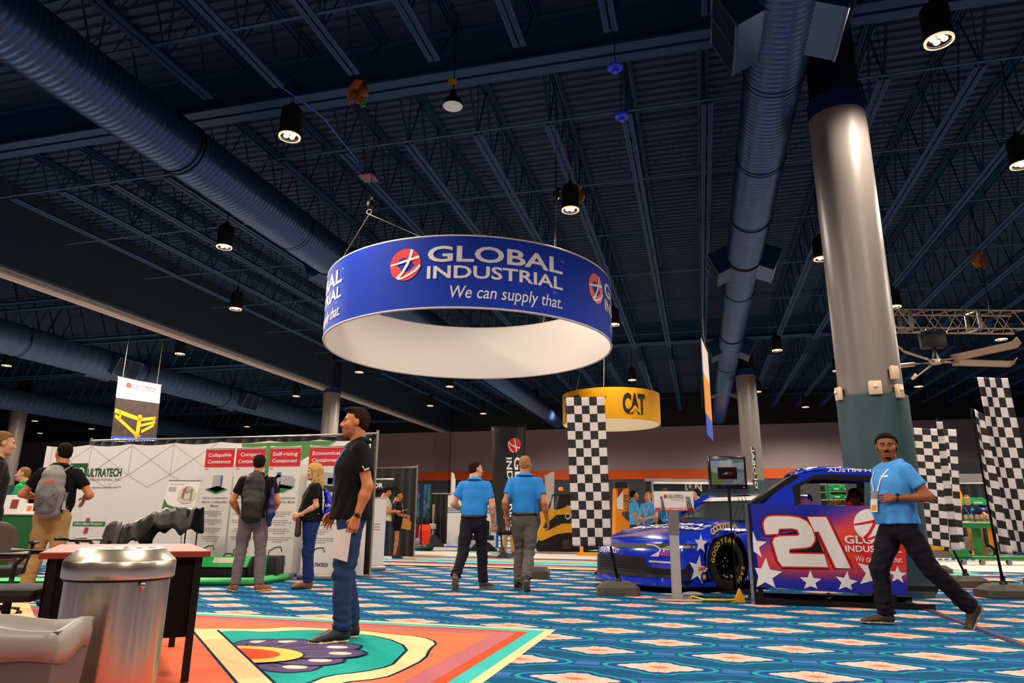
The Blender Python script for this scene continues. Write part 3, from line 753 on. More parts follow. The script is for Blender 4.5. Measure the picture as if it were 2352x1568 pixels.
rails = [bar([(0.02, 0.47), (0.62, 0.57)], 0.06), bar([(0.62, 0.57), (0.95, 0.53)], 0.05), bar([(0.62, 0.66), (0.95, 0.59)], 0.04), bar([(0.04, 0.54), (0.56, 0.80)], 0.05), bar([(0.66, 0.75), (0.92, 0.64)], 0.045),
         bar([(0.60, 0.50), (0.57, 0.84)], 0.085), bar([(0.14, 0.46), (0.16, 0.6)], 0.04), bar([(0.92, 0.52), (0.91, 0.66)], 0.03), poly_shape([(0.50, 0.80), (0.66, 0.81), (0.56, 0.86)])]
decal('guard_rail_picture', rails, lambda u, v: bq(u, v, 0.02), RAILY, t)
decal('headline', [shift(fit_text('THE SOLUTION', 1.05, 0.09, bold=0.03), 0.08, -0.95)], lambda u, v: bq(u, -v, 0.02) if u < 0.97 else bq(0.97, -v, 0.02), INKW, t)
b = MB(); b.tube([bq(-.02, -.005), bq(1.02, -.005)], 0.02, 6); b.tube([bq(0.1, 0), bq(0.1, 0)+Vector((0, 0, 9.97-bq(.5, 0).z-o.z))], 0.006, 4); b.tube([bq(.9, 0), bq(.9, 0)+Vector((0, 0, 9.97-bq(.5, 0).z-o.z))], 0.006, 4); b.build('top_rail', WIRE, t)
# banner seen edge-on by the far duct
Q = atY(1618, 795, 19.5); zz = [Q.z, atP(1622, 870, Q).z, atP(1624, 960, Q).z, atP(1627, 1005, Q).z]
t = empty('hanging_banner', (Q.x, Q.y, zz[0]), 0, 'hanging banner seen almost edge-on beside the long duct', 'banner')
ddir = Vector((Q.x, Q.y, 0)).normalized(); sdir = (ddir+Vector((0.085, 0.02, 0))).normalized()
for k, (nm, m) in enumerate((('header', mat('banner_white', '#d6d0d2')), ('picture', mat('banner_orange', '#d98a1c', rough=0.7)), ('footer', mat('banner_blue', '#1d45b8')))):
    b = MB(); b.grid(1, 1, lambda u, v: sdir*(u-.5)*1.8+Vector((0.0, 0, zz[k]-zz[0]+(zz[k+1]-zz[k])*v)), 0); b.build(nm, m, t, solid=0.02)
b = MB(); b.tube([sdir*-.9, sdir*.9], 0.02, 6); b.tube([(0, 0, 0), (0, 0, 9.97-zz[0])], 0.006, 4); b.build('top_rail', WIRE, t)

# ---------------------------------------------------------------- silver box truss with a big fan
TR = mat('truss_alloy', '#d2b9a6', rough=0.35, metal=0.65)
TP = Vector((7.5, 21.0, 0))
a0, a1 = atP(1925, 748, TP), atP(2338, 728, TP); zc = (a0.z+a1.z)/2; a0.z = a1.z = zc
t = empty('box_truss', (a0+a1)/2, math.atan2(a1.y-a0.y, a1.x-a0.x), 'silver box truss hung behind the near white column', 'truss'); L = (a1-a0).length; s = 0.26
for k, (yy, z2) in enumerate(((-s, -s), (s, -s), (-s, s), (s, s))):
    b = MB(); b.tube([(-L/2, yy, z2), (L/2, yy, z2)], 0.028, 8); b.build('main_chord', TR, t, smooth=True)
b = MB(); n = int(L/0.62); st = L/n
for i in range(n):
    x = -L/2+i*st
    for yy in (-s, s): b.tube([(x, yy, -s), (x+st/2, yy, s)], 0.014, 5, cap=False); b.tube([(x+st/2, yy, s), (x+st, yy, -s)], 0.014, 5, cap=False)
    for z2 in (-s, s): b.tube([(x, -s, z2), (x+st/2, s, z2)], 0.014, 5, cap=False); b.tube([(x+st/2, s, z2), (x+st, -s, z2)], 0.014, 5, cap=False)
b.build('lacing', TR, t, smooth=True)
for i in range(0, n+1, 3):
    b = MB(); x = -L/2+min(i*st, L)
    for yy in (-s, s): b.box((x-.05, yy-.02, -s), (x+.05, yy+.02, s))
    for z2 in (-s, s): b.box((x-.05, -s, z2-.02), (x+.05, s, z2+.02))
    b.build('end_frame', mat('truss_plate', '#8a7f76', rough=0.4, metal=0.6), t)
for q in (-L*.2, L*.35):
    b = MB(); b.tube([(q, 0, s), (q, 0, 9.96-zc)], 0.015, 6); b.build('hanger', WBLK, t)
FP = atP(2150, 833, TP)
t = empty('ceiling_fan', FP, 0.12, 'huge five-blade fan hung under the silver truss', 'fan')
b = MB(); b.tube([(0, 0, 0.10), (0, 0, 0.55)], 0.10, 16); b.tube([(0, 0, .55), (0, 0, zc-FP.z-s)], 0.045, 10); b.box((-.3, -.16, zc-FP.z-s-0.5), (.3, .16, zc-FP.z-s-0.05), bev=0.03); b.build('motor', WBLK, t, smooth=True)
b = MB(); b.lathe([(0.0, -0.05), (0.10, -0.05), (0.16, 0.0), (0.16, 0.08), (0.0, 0.10)], 20); b.build('hub', ALU, t, smooth=True)
for i in range(5):
    a = 2*PI*i/5+0.18; b = MB()
    M = Matrix.Rotation(a, 4, 'Z')
    b.tube([(0.1, 0, 0.02), (0.62, 0, 0.02)], (0.035), 6)
    def bl(u, v):
        x = 0.5+u*1.75; y = (v-.5)*0.17*(1-.1*u); zz2 = 0.02+0.07*math.cos(v*PI)-0.02*u+ (0.10*max(0, (u-.92)/.08) if u > .92 else 0); return (x, y, zz2)
    b.grid(14, 4, bl, 0); b.xform(M); b.build('blade', mat('fan_blade', '#8f7f70', rough=0.4, metal=0.5), t, smooth=2, solid=0.02)
# horn strobes and boxes fixed round the near column
CREAM = mat('cream_plastic', '#e6c9a6', rough=0.4)
for px, py, lb in ((2009, 892, 'cream square alarm box facing out on the near white column'), (1936, 905, 'cream alarm horn on the duct side of the near column'), (2057, 900, 'cream alarm horn on the flag side of the near column'), (2046, 858, 'small pale box fixed higher on the flag side of the near column')):
    d = ray(px, py); A2 = Vector((COLP[0], COLP[1])); dd = Vector((d.x, d.y)); k = d.length
    # nearest point of the ray to the column axis -> radial direction
    hx = dd.normalized(); tt = A2.dot(hx); foot = hx*tt; off = foot-A2; r = 0.43
    if off.length < r: back = math.sqrt(r*r-off.length**2); q = foot-hx*back
    else: q = A2+off.normalized()*r
    z = CAM_H + d.z/dd.length*(q.length)
    n = (q-A2).normalized(); t = empty('alarm_box', (q.x, q.y, z), math.atan2(n.y, n.x)+PI/2, lb, 'alarm', 'alarm boxes on the near column')
    w_ = 0.085 if px == 2009 else 0.06
    b = MB(); b.box((-w_, -0.10, -0.10), (w_, -0.03, 0.10), bev=0.02); b.build('case', CREAM, t, smooth=True)
    b = MB(); b.box((-w_*.7, -0.03, -0.06), (w_*.7, 0.02, 0.06)); b.build('bracket', BLACKP, t)
    if px != 2046: b = MB(); b.ball((0, -0.11, 0.02), (0.03, 0.02, 0.03), 10); b.build('strobe', mat('strobe_lens', '#f0e2d0', rough=0.2), t, smooth=2)
# ================================================================ BOOTHS AND BACKGROUND
DRAPE = mat('black_drape', '#17171a', rough=0.95, sheen=0.2); PIPE = mat('drape_pipe', '#b9b0a6', rough=0.35, metal=0.7)
def drape_wall(x0, y0, x1, y1, z, label, zlow=0.02, posts=True, name='pipe_and_drape', m=DRAPE, grp=None, fold=0.05):
    A = Vector((x0, y0, 0)); B = Vector((x1, y1, 0)); L = (B-A).length; t = empty(name, A, math.atan2(y1-y0, x1-x0), label, 'drape', grp); n = int(L/0.045)
    b = MB(); ph = x0*3
    b.grid(n, 3, lambda u, v: (u*L, fold*math.sin(u*L*22+ph+2*math.sin(u*L*3))*(0.4+0.6*v), z-0.03-(z-0.03-zlow)*v), 0)
    b.build('drape', m, t, smooth=2)
    b = MB(); b.tube([(0, 0, z), (L, 0, z)], 0.025, 8); b.build('crossbar', PIPE, t, smooth=True)
    if posts:
        for q in (0, L):
            b = MB(); b.tube([(q, 0.0, 0), (q, 0.0, z+0.06)], 0.025, 8); b.box((q-.2, -.2, 0), (q+.2, .2, 0.012)); b.build('post', PIPE, t, smooth=True)
    return t
drape_wall(-11.9, 11.45, -5.55, 11.45, 2.44, 'black drape wall on pipes behind the white trade booth backdrop')
# printed fabric backdrop of the booth
t = empty('exhibit_backdrop', (-12.5, 11.0, 0), 0, 'wide white fabric booth backdrop with green logo and top corner', 'backdrop')
FAB = mat('backdrop_white', '#d8d2cf', rough=0.8, bump=0.04, bscale=200); FABG = mat('backdrop_green', '#4d8040', rough=0.8)
BY = 11.0
def bk(px, py):      # picture point on the backdrop -> its own plane
    q = atY(px, py, BY); return (q.x+12.5, q.z)
def bfn(off=0.0): return lambda u, v: Vector((u, -off, v))
b = MB(); W = 7.05
def bsurf(u, v):
    top = 2.3-0.035*abs(math.sin(u*PI*7)); return (u*W, 0.001*math.sin(u*44)*v+0.001*math.sin(v*9+u*20), 0.05+(top-0.05)*v)
b.grid(70, 12, bsurf, 0); b.build('fabric', FAB, t, smooth=2)
ln = []
for i in range(0, 4):
    x = 0.15+i*0.95
    for (p, q) in (((x, 2.28), (x+.95, 1.72)), ((x+.95, 2.28), (x, 1.72)), ((x, 2.28), (x, 1.72)), ((x, 1.72), (x+.475, 1.5)), ((x+.475, 1.5), (x+.95, 1.72))): ln.append(curve_band([p, q], 0.015))
decal('hexagon_lines', ln, bfn(0.004), mat('pale_grey_print', '#c4bdba', rough=0.8), t)
g = [bk(*q) for q in ((556, 1019), (722, 1012), (774, 1012), (700, 1052), (640, 1090), (585, 1130), (585, 1090), (556, 1030))]
decal('green_corner', [poly_shape([(a, min(bq_, 2.28)) for a, bq_ in g])], bfn(0.005), FABG, t)
e0, e1 = bk(163, 1064), bk(197, 1104)
decal('emblem', [poly_shape([(e0[0], e1[1]), (e1[0], e1[1]), (e1[0], e0[1]), (e0[0], e0[1])])], bfn(0.006), INKDG, t)
ec = ((e0[0]+e1[0])/2, (e0[1]+e1[1])/2); er = (e0[1]-e1[1])*0.22
decal('emblem_loop', [curve_band([(ec[0]+s*er*0.85+er*math.cos(a), ec[1]+er*math.sin(a)) for a in np.linspace(0, 2*PI, 20)], er*0.4) for s in (-1, 1)], bfn(0.008), mat('emblem_pale', '#cfd8c4'), t)
def on_backdrop(txt, x0, x1, y0, y1, m, bold=0.01, shear=0.0):
    a, b_ = bk(x0, y1), bk(x1, y0); decal('lettering', [shift(fit_text(txt, b_[0]-a[0], b_[1]-a[1], bold=bold, shear=shear), a[0], a[1])], bfn(0.006), m, t)
on_backdrop('ULTRATECH', 200, 281, 1075, 1094, INKDG, 0.045); on_backdrop('INTERNATIONAL, INC.', 199, 279, 1098, 1104, INKG, 0.0); on_backdrop('safer, and more sustainable world.™', 200, 278, 1116, 1121, INKDG, 0.01, 0.2)
# pull-up banners
REDH = mat('banner_header_red', '#c81e2a', rough=0.6); PAPER = mat('banner_paper', '#d9d2ce', rough=0.6)
def pullup(xl, xr, title, sub, pic, label):
    Y = 10.5; w = xr-xl; t = empty('pull_up_banner', (xl, Y, 0), 0, label, 'banner', 'pull-up banners at the booth')
    b = MB(); b.grid(1, 8, lambda u, v: (u*w, 0.10*v*0+0.0, 0.09+2.03*v), 0); b.build('panel', PAPER, t, solid=0.006)
    b = MB(); b.tube([(0, 0, 2.125), (w, 0, 2.125)], 0.014, 8); b.build('top_rail', ALU, t)
    b = MB(); b.box((-0.01, -0.10, 0), (w+.01, 0.10, 0.09), bev=0.03); b.build('base', ALU, t, smooth=True)
    b = MB(); b.tube([(w/2, 0.04, 0.05), (w/2, 0.02, 2.12)], 0.012, 6); b.build('pole', ALU, t)
    f = lambda off: (lambda u, v: Vector((u, -off, v)))
    decal('header', [poly_shape([(0.0, 1.80), (w, 1.80), (w, 2.10), (0.0, 2.10)])], f(0.006), REDH, t)
    L = []
    for k, s in enumerate(title):
        wd = min(w*0.8, 0.058*len(s)); L.append(shift(fit_text(s, wd, 0.062, bold=0.02), w/2-wd/2, 1.98-0.115*k))
    for q in L: decal('title_lettering', [q], f(0.009), INKW, t)
    decal('red_dash', [poly_shape([(0.02, 1.76), (0.09, 1.76), (0.09, 1.772), (0.02, 1.772)])], f(0.007), REDH, t)
    L = []
    for k, s in enumerate(sub):
        wd = min(w*0.86, 0.032*len(s)); L.append(shift(fit_text(s, wd, 0.036, bold=0.012), w/2-wd/2, 1.26-0.066*k))
    for q in L: decal('subtitle_lettering', [q], f(0.007), INKG, t)
    rnd = random.Random(len(label)); L = []
    z = 1.04
    for para in range(4):
        L = []
        for k in range(3):
            ww = w*rnd.uniform(0.5, 0.84)*(0.5 if k == 2 else 1); x = w/2-ww/2
            while x < w/2+ww/2-0.02:
                q = rnd.uniform(0.02, 0.06); L.append(poly_shape([(x, z), (x+q, z), (x+q, z+0.014), (x, z+0.014)])); x += q+0.012
            z -= 0.034
        z -= 0.035
        decal('small_print', L, f(0.007), mat('small_print_grey', '#8f8884', rough=0.7), t)
    decal('photo', pic(w), f(0.008), [mat('pic_dark', '#1d2a24', rough=0.6), mat('pic_green', '#2c7a4a', rough=0.6), mat('pic_grey', '#a7a5ab', rough=0.6), mat('pic_blue', '#2f5f9e', rough=0.6), mat('pic_red', '#a8353a', rough=0.6)], t)
    decal('lower_photo', [(poly_shape([(w*.25, .36), (w*.72, .34), (w*.8, .43), (w*.36, .47)])[0], [[0, 1, 2, 3]], 1), (poly_shape([(w*.30, .375), (w*.70, .36), (w*.75, .425), (w*.38, .455)])[0], [[0, 1, 2, 3]], 0)] if 'ring' in title[0] else [(*curve_band([(w*.25, .3), (w*.26, .42), (w*.45, .48), (w*.62, .49), (w*.66, .42)], 0.018), 0)], f(0.008), [mat('pic_dark', '#1d2a24'), mat('pic_green', '#2c7a4a')], t)
    decal('maker_lettering', [shift(fit_text('ULTRATECH', 0.30, 0.055, bold=0.045), w/2-0.12, 0.20)], f(0.008), INKK, t)
    decal('maker_emblem', [poly_shape([(w/2-.2, .19), (w/2-.14, .19), (w/2-.14, .26), (w/2-.2, .26)])], f(0.008), INKDG, t)
    return t
def box_pic(w): return [(*poly_shape([(w*.1, 1.42), (w*.5, 1.34), (w*.9, 1.42), (w*.55, 1.48)]), 1), (*poly_shape([(w*.2, 1.43), (w*.5, 1.37), (w*.8, 1.43), (w*.55, 1.47)]), 0), (*poly_shape([(w*.34, 1.46), (w*.62, 1.45), (w*.62, 1.66), (w*.36, 1.66)]), 2), (*poly_shape([(w*.62, 1.45), (w*.68, 1.48), (w*.68, 1.65), (w*.62, 1.66)]), 3)]
def truck_pic(w): return [(*poly_shape([(w*.1, 1.46), (w*.5, 1.36), (w*.9, 1.46), (w*.5, 1.50)]), 1), (*poly_shape([(w*.2, 1.48), (w*.3, 1.44), (w*.3, 1.65), (w*.2, 1.62)]), 0), (*poly_shape([(w*.28, 1.50), (w*.85, 1.48), (w*.88, 1.58), (w*.8, 1.63), (w*.3, 1.66)]), 2), (*poly_shape([(w*.26, 1.60), (w*.42, 1.62), (w*.42, 1.70), (w*.3, 1.70)]), 3), (*poly_shape([(w*.4, 1.50), (w*.8, 1.46), (w*.8, 1.42), (w*.4, 1.44)]), 0), (*poly_shape([(w*.38, 1.36), (w*.43, 1.36), (w*.42, 1.55), (w*.39, 1.55)]), 0)]
def tote_pic(w): return [(*poly_shape([(w*.2, 1.42), (w*.85, 1.36), (w*.85, 1.46), (w*.2, 1.5)]), 0), (*poly_shape([(w*.35, 1.5), (w*.75, 1.48), (w*.75, 1.68), (w*.35, 1.7)]), 2), (*poly_shape([(w*.6, 1.5), (w*.75, 1.5), (w*.75, 1.6), (w*.6, 1.6)]), 4)]
pullup(atY(475, 1030, 10.5).x, atY(541, 1028, 10.5).x, ['Collapsible', 'Containment'], ['Ultra-Containment', 'Berm, Collapsible', 'Model'], box_pic, 'pull-up banner titled Collapsible Containment, first along the backdrop')
pullup(atY(545, 1030, 10.5).x, atY(612, 1028, 10.5).x, ['Compact', 'Containment'], ['Ultra-Containment', 'Berm, Compact Model'], box_pic, 'pull-up banner half hidden behind the man with the black backpack')
pullup(atY(622, 1030, 10.5).x, atY(693, 1028, 10.5).x, ['Self-rising', 'Containment'], ['Ultra-Containment', 'Berm, Rapid Rise Model'], truck_pic, 'pull-up banner titled Self-rising Containment, with a tanker picture')
pullup(atY(712, 1030, 10.5).x, atY(790, 1028, 10.5).x, ['Economical', 'Containment'], ['Ultra-Containment', 'Berm, Economy Model'], tote_pic, 'pull-up banner titled Economical Containment, by the blonde woman')
# end panel of the booth, seen from the aisle
t = empty('pull_up_banner', (-6.2, 12.7, 0), R(52), 'plain pale pull-up banner at the aisle end of the booth', 'banner', 'pull-up banners at the booth')
b = MB(); b.box((-.32, -.004, .09), (.32, .004, 1.35)); b.build('panel', PAPER, t); b = MB(); b.box((-.34, -.10, 0), (.34, .10, .09), bev=.03); b.build('base', ALU, t, smooth=True); b = MB(); b.tube([(-.32, 0, 1.36), (.32, 0, 1.36)], .014, 8); b.build('top_rail', ALU, t)
decal('small_print', [poly_shape([(.02, z), (.2, z), (.2, z+.015), (.02, z+.015)]) for z in (.75, .8, .85)], lambda u, v: Vector((u, -.008, v)), mat('small_print_grey', '#8f8884'), t)
# containment berm on the floor and the packs inside it
GRN = mat('berm_green', '#3fb55f', rough=0.55); BGRN = mat('pack_green', '#0f9a4a', rough=0.5); BLKF = mat('black_vinyl', '#17191a', rough=0.5, bump=0.2, bscale=20)
t = empty('spill_berm', (-7.3, 10, 0), 0, 'low green-edged spill berm lying on the carpet at the booth', 'berm')
pth = [(-9.6, 8.10), (-7.2, 8.90), (-6.42, 9.16), (-6.30, 9.26), (-6.34, 9.7), (-6.40, 10.2)]
b = MB(); b.tube([(x+7.3, y-10, 0.055) for x, y in pth], (0.07, 0.055), 10); b.build('green_bumper', GRN, t, smooth=True)
b = MB(); P_ = [(-9.6, 8.15), (-7.2, 8.95), (-6.45, 9.2), (-6.55, 10.2), (-9.6, 10.25)]; b.add([(x+7.3, y-10, 0.012) for x, y in P_], [tuple(range(len(P_)))]); b.build('liner', BLKF, t, fix=False)
def pack(px0, px1, ytop, ybot, P, d, label, rz=0.0, lid=True):
    A = atP(px0, ybot, P); B = atP(px1, ybot, P); T = atP(px0, ytop, P); w = (B-A).length; h = T.z-0.03
    t = empty('spill_pack', ((A.x+B.x)/2, (A.y+B.y)/2, 0.03), math.atan2(B.y-A.y, B.x-A.x)+rz, label, 'container', 'spill packs on the berm')
    b = MB(); b.box((-w/2, 0, 0), (w/2, d, h*(.55 if lid else 1)), bev=0.02); b.build('body', BLKF, t, smooth=True)
    if lid:
        b = MB(); b.prism([(0, h*.53), (d, h*.62), (d*.85, h), (d*.25, h*.98), (-0.03, h*.55)], lambda u, v: (-w/2-0.02, u-0.02, v), (w+.04, 0, 0)); b.build('lid', BGRN, t)
        b = MB(); b.add([(-w*.2, -0.035+.02, h*.62), (w*.3, -0.035+.02, h*.62), (w*.3, d*.22-.03, h*.96), (-w*.2, d*.22-.03, h*.96)], [(0, 1, 2, 3)]); lb = b.build('label_card', mat('label_cream', '#c9c3ae', rough=0.6), t, solid=.004)
        b = MB(); b.tube([(-w*.1, d*.5, h), (-w*.05, d*.5, h+.04), (w*.05, d*.5, h+.04), (w*.1, d*.5, h)], 0.012, 6); b.build('handle', BLACKP, t, smooth=True)
    else:
        b = MB(); b.box((-w*.1, -0.012, 0), (w*.12, 0, h), 0); b.build('green_strap', BGRN, t)
    return t
P0 = Vector((-7.0, 9.75, 0)); pack(446, 562, 1278, 1342, P0, 0.45, 'green-lidded black spill pack lying on the berm')
pack(572, 632, 1277, 1333, Vector((-6.6, 9.7, 0)), 0.4, 'square black spill pack with one green strap, behind the man with the black backpack', lid=False)
# drain guard display: black sheet over a stand, with a board above
P1 = Vector((-8.0, 9.4, 0)); A = atP(292, 1225, P1); B = atP(452, 1195, P1)
t = empty('drain_guard_stand', (A.x, A.y, 0), math.atan2(B.y-A.y, B.x-A.x), 'display stand with a black rubber sheet draped over its frame', 'display stand'); w = (B-A).length
def ht(px, py): return atP(px, py, P1).z
zt, zb = ht(400, 1168), ht(330, 1228)
b = MB()
def sheet(u, v):
    x = u*w; top = zb+0.13+(zt-zb-0.13)*min(1, u*1.7); y = -0.3+0.6*v
    droop = 0.0
    e = abs(v-.5)*2
    if e > 0.55: droop = (e-.55)/.45*(0.30+.05*math.sin(u*9)+.04*math.sin(u*23+v*4))
    return (x, y*(1-0.25*max(0, e-.55)), top-droop+0.03*math.sin(u*17+v*5)*math.sin(v*11)+.012*math.sin(u*41+v*13))
b.grid(30, 18, sheet, 0); b.build('rubber_sheet', mat('black_rubber_sheet', '#1d1b17', rough=0.42, bump=0.7, bscale=9), t, smooth=2, solid=0.006)
b = MB()
for x, y in ((0.12, -.2), (0.3, .2), (w-.08, -.2), (w-.08, .2)):
    b = MB(); b.tube([(x, y, 0), (x, y, (zb+.12 if x < .5 else zt-.02))], 0.014, 6); b.build('leg', BLACKM, t)
def board(px, py, px2, py2, P, name, label, fnpics, tilt=0.25, cat='sign', legs=True):
    A = atP(px, py2, P); B = atP(px2, py2, P); T = atP(px, py, P); w = (B-A).length; h = T.z-A.z
    t = empty(name, (A.x, A.y, A.z), math.atan2(B.y-A.y, B.x-A.x), label, cat)
    f = lambda off: (lambda u, v: Vector((u*w+tilt*0*v, v*h*math.sin(tilt)*1.0-off, v*h*math.cos(tilt))))
    b = MB(); b.grid(1, 1, f(0), 0); b.build('board', PAPER, t, solid=0.012); fnpics(t, f, w, h)
    if legs: b = MB(); b.tube([f(-.02)(.5, .9), (w/2, h*.45+0.1, -A.z)], 0.012, 6); b.build('prop', BLACKM, t)
    return t
def pics1(t, f, w, h):
    decal('green_edge', [poly_shape([(0, 0), (1, 0), (1, .06), (.4, .07), (.15, .16), (0, .36)]), poly_shape([(0, .97), (1, .97), (1, 1), (0, 1)])], f(.012), mat('board_green', '#2f6a38', rough=.6), t)
    decal('title_lettering', [shift(fit_text('Ultra-Drain Guard', .5, .045), .06, .84)], f(.012), INKG, t)
    decal('photo', [(*poly_shape(disc_pts((.68, .5), .30, 28, 0.95)), 0), (*poly_shape(disc_pts((.68, .66), .13, 18, 1.0)), 1), (*poly_shape([(.52, .35), (.6, .35), (.6, .7), (.52, .7)]), 2), (*poly_shape([(.78, .3), (.86, .3), (.84, .7), (.78, .7)]), 3), (*poly_shape([(.6, .3), (.8, .3), (.76, .36), (.62, .36)]), 1)], lambda u, v: Vector(f(.014)(u, v))+Vector((0, -.001*u, 0)), [mat('pic_pale', '#bdb6ac'), mat('pic_dark', '#1d2a24'), mat('pic_orange', '#c94a2a'), mat('pic_amber', '#c99a2a')], t)
    decal('small_print', [poly_shape([(.06, z), (.3, z), (.3, z+.02), (.06, z+.02)]) for z in (.74, .7, .66, .62)], f(.012), mat('small_print_grey', '#8f8884'), t)
board(372, 1099, 446, 1169, P1+Vector((0, .25, 0)), 'product_board', 'white product board with round photo above the draped black sheet', pics1)
def pics2(t, f, w, h):
    decal('title_strip', [poly_shape([(0, .74), (1, .74), (1, .88), (0, .88)])], f(.012), mat('board_green', '#2f6a38'), t)
    decal('title_lettering', [shift(fit_text('Ultra-I-Beam Protector', .86, .07, bold=.02, shear=.15), .06, .78)], f(.014), INKW, t)
    decal('red_mark', [poly_shape([(.38, .5), (.5, .5), (.52, .7), (.4, .7)]), poly_shape([(.38, .89), (.5, .89), (.5, .99), (.38, .99)])], f(.012), mat('pic_red', '#a8353a'), t)
board(155, 1188, 230, 1262, Vector((-9.6, 9.6, 0)), 'product_board', 'small white board on a beam protector behind the man in khaki', pics2, 0.1)
# green cloth counter on the far left, with sign holders
A = gp(-60, 1336); B = gp(67, 1330)
t = empty('booth_counter', ((A.x+B.x)/2, (A.y+B.y)/2, 0), math.atan2(B.y-A.y, B.x-A.x), 'green cloth counter with pale top cut by the frame edge', 'counter'); w = (B-A).length
zc_ = atP(40, 1178, B).z
b = MB(); b.box((-w/2, 0, 0.12), (w/2, 0.6, zc_-.03)); b.build('green_cloth', mat('cloth_green', '#1d5a2c', rough=0.9, bump=.2, bscale=80), t); b = MB(); b.box((-w/2, 0.02, 0), (w/2, .58, .12)); b.build('plinth', BLACKP, t)
b = MB(); b.box((-w/2-.02, -.02, zc_-.03), (w/2+.02, .62, zc_), bev=.008); b.build('top', mat('counter_top', '#cfc8c0', rough=.4), t)
CT = B
for x0, x1, y0, y1, lb, m_ in ((2, 50, 1134, 1176, 'slanted white sign holder with a product picture on the green counter', '#7a2f2a'), (47, 78, 1154, 1177, 'low white leaflet holder with orange picture on the green counter', '#d2603a')):
    A2 = atP(x0, y1, CT+Vector((-.1, .2, 0))); B2 = atP(x1, y1, CT+Vector((-.1, .2, 0))); w2 = (B2-A2).length; h2 = atP(x0, y0, CT+Vector((-.1, .2, 0))).z-A2.z
    q = empty('sign_holder', (A2.x, A2.y, zc_), math.atan2(B2.y-A2.y, B2.x-A2.x), lb, 'sign holder')
    b = MB(); b.prism([(0, 0), (.10, 0), (.06, h2)], lambda u, v: (0, u, v), (w2, 0, 0)); b.build('holder', WHITEP, q)
    b = MB(); b.add([(w2*.35, .06*.25-.006, h2*.25), (w2*.7, .06*.25-.006, h2*.25), (w2*.7, .06*.75-.006, h2*.75), (w2*.35, .06*.75-.006, h2*.75)], [(0, 1, 2, 3)]); b.build('picture', mat('leaflet'+m_, m_), q)
# small white waste bin by the counter
def liner_bin(P, w, d, h, label, body, liner, name='waste_bin', rz=0.0, hang=0.14, flare=1.18):
    t = empty(name, P, rz, label, 'bin'); b = MB()
    def ring(s, z): return [(-w/2*s, -d/2*s, z), (w/2*s, -d/2*s, z), (w/2*s, d/2*s, z), (-w/2*s, d/2*s, z)]
    b.add(ring(.8, 0)+ring(1, h), [(3, 2, 1, 0), (0, 1, 5, 4), (1, 2, 6, 5), (2, 3, 7, 6), (3, 0, 4, 7)]); b.build('bin_body', body, t, solid=.008)
    b = MB(); n = 40; vs = []; fs = []; rnd = random.Random(5)
    for k, (s, z) in enumerate(((1.02, h-hang), (1.05, h-hang*.5), (1.04, h+.012), (.97, h+.012), (.93, h-.08), (.88, h-.2))):
        for j in range(n):
            a = 2*PI*j/n; c_, s_ = math.cos(a), math.sin(a); q = 1/max(abs(c_), abs(s_)); q = q*.86+.14
            wob = 1+.010*math.sin(2*PI*j/n*5); vs.append((w/2*s*c_*q*wob, d/2*s*s_*q*wob, z+((0.012*math.sin(2*PI*j/n*3)+.008*math.sin(2*PI*j/n*5)) if k < 2 else .012*math.sin(2*PI*j/n*3+1))))
    for k in range(5):
        for j in range(n): fs.append((k*n+j, k*n+(j+1) % n, (k+1)*n+(j+1) % n, (k+1)*n+j))
    b.add(vs, fs); b.build('bag_liner', liner, t, smooth=2, solid=.003)
    return t
LINER = mat('bin_liner', '#a79e97', rough=0.35, trans=0.2); CLEARL = mat('bin_liner_clear', '#b9b6b2', rough=0.3, trans=0.4)
q = gp(46, 1336); liner_bin((q.x, q.y, 0), .30, .26, .40, 'small grey bin with white liner by the green counter', mat('bin_grey', '#9c8f88', rough=.5), LINER)
# desk beside the steel bin ------------------------------------------------------
DK = mat('desk_dark', '#0f0d0d', rough=0.75, spec=.1); WOOD = mat('red_wood_top', '#8c3a2e', rough=0.5, spec=.2, var=.15, vscale=5)
A = gp(422, 1574, 0); _d = ray(275, 1260); _d = Vector((_d.x, _d.y, 0)).normalized(); _p = Vector((-_d.y, _d.x, 0))
for L in np.linspace(.5, 1.6, 111):
    B = A+_p*float(L); _q = (B+Vector((0, 0, .74))-EYE)
    if IMW/2+F_PX*_q.dot(C_RGT)/_q.dot(C_FWD) < 116: break
dv = (B-A); L = dv.length; t = empty('desk', A, math.atan2(dv.y, dv.x), 'dark desk with reddish wood top behind the steel bin', 'desk')
side = -1                                                # local +x runs along the front edge, the desk lies away from the viewer
TH = atP(440, 1264, A).z
b = MB(); b.box((-.06, -.05*side, TH-.035), (L+.04, 1.36*side, TH), bev=.006); b.build('desk_top', WOOD, t)
b = MB(); b.box((0.02, 0.0, 0.26), (L, .02*side, TH-.035)); b.build('front_panel', DK, t)
b = MB(); b.box((L-.02, 0.0, 0.26), (L, 1.3*side, TH-.035)); b.build('end_panel', DK, t)
for x, y in ((0, 0), (0, 1.28), (L-.03, 0), (L-.03, 1.28)):
    b = MB(); b.box((x-.02, (y-.02)*side, 0), (x+.02, (y+.02)*side, TH-.035)); b.build('leg', BLACKM, t)
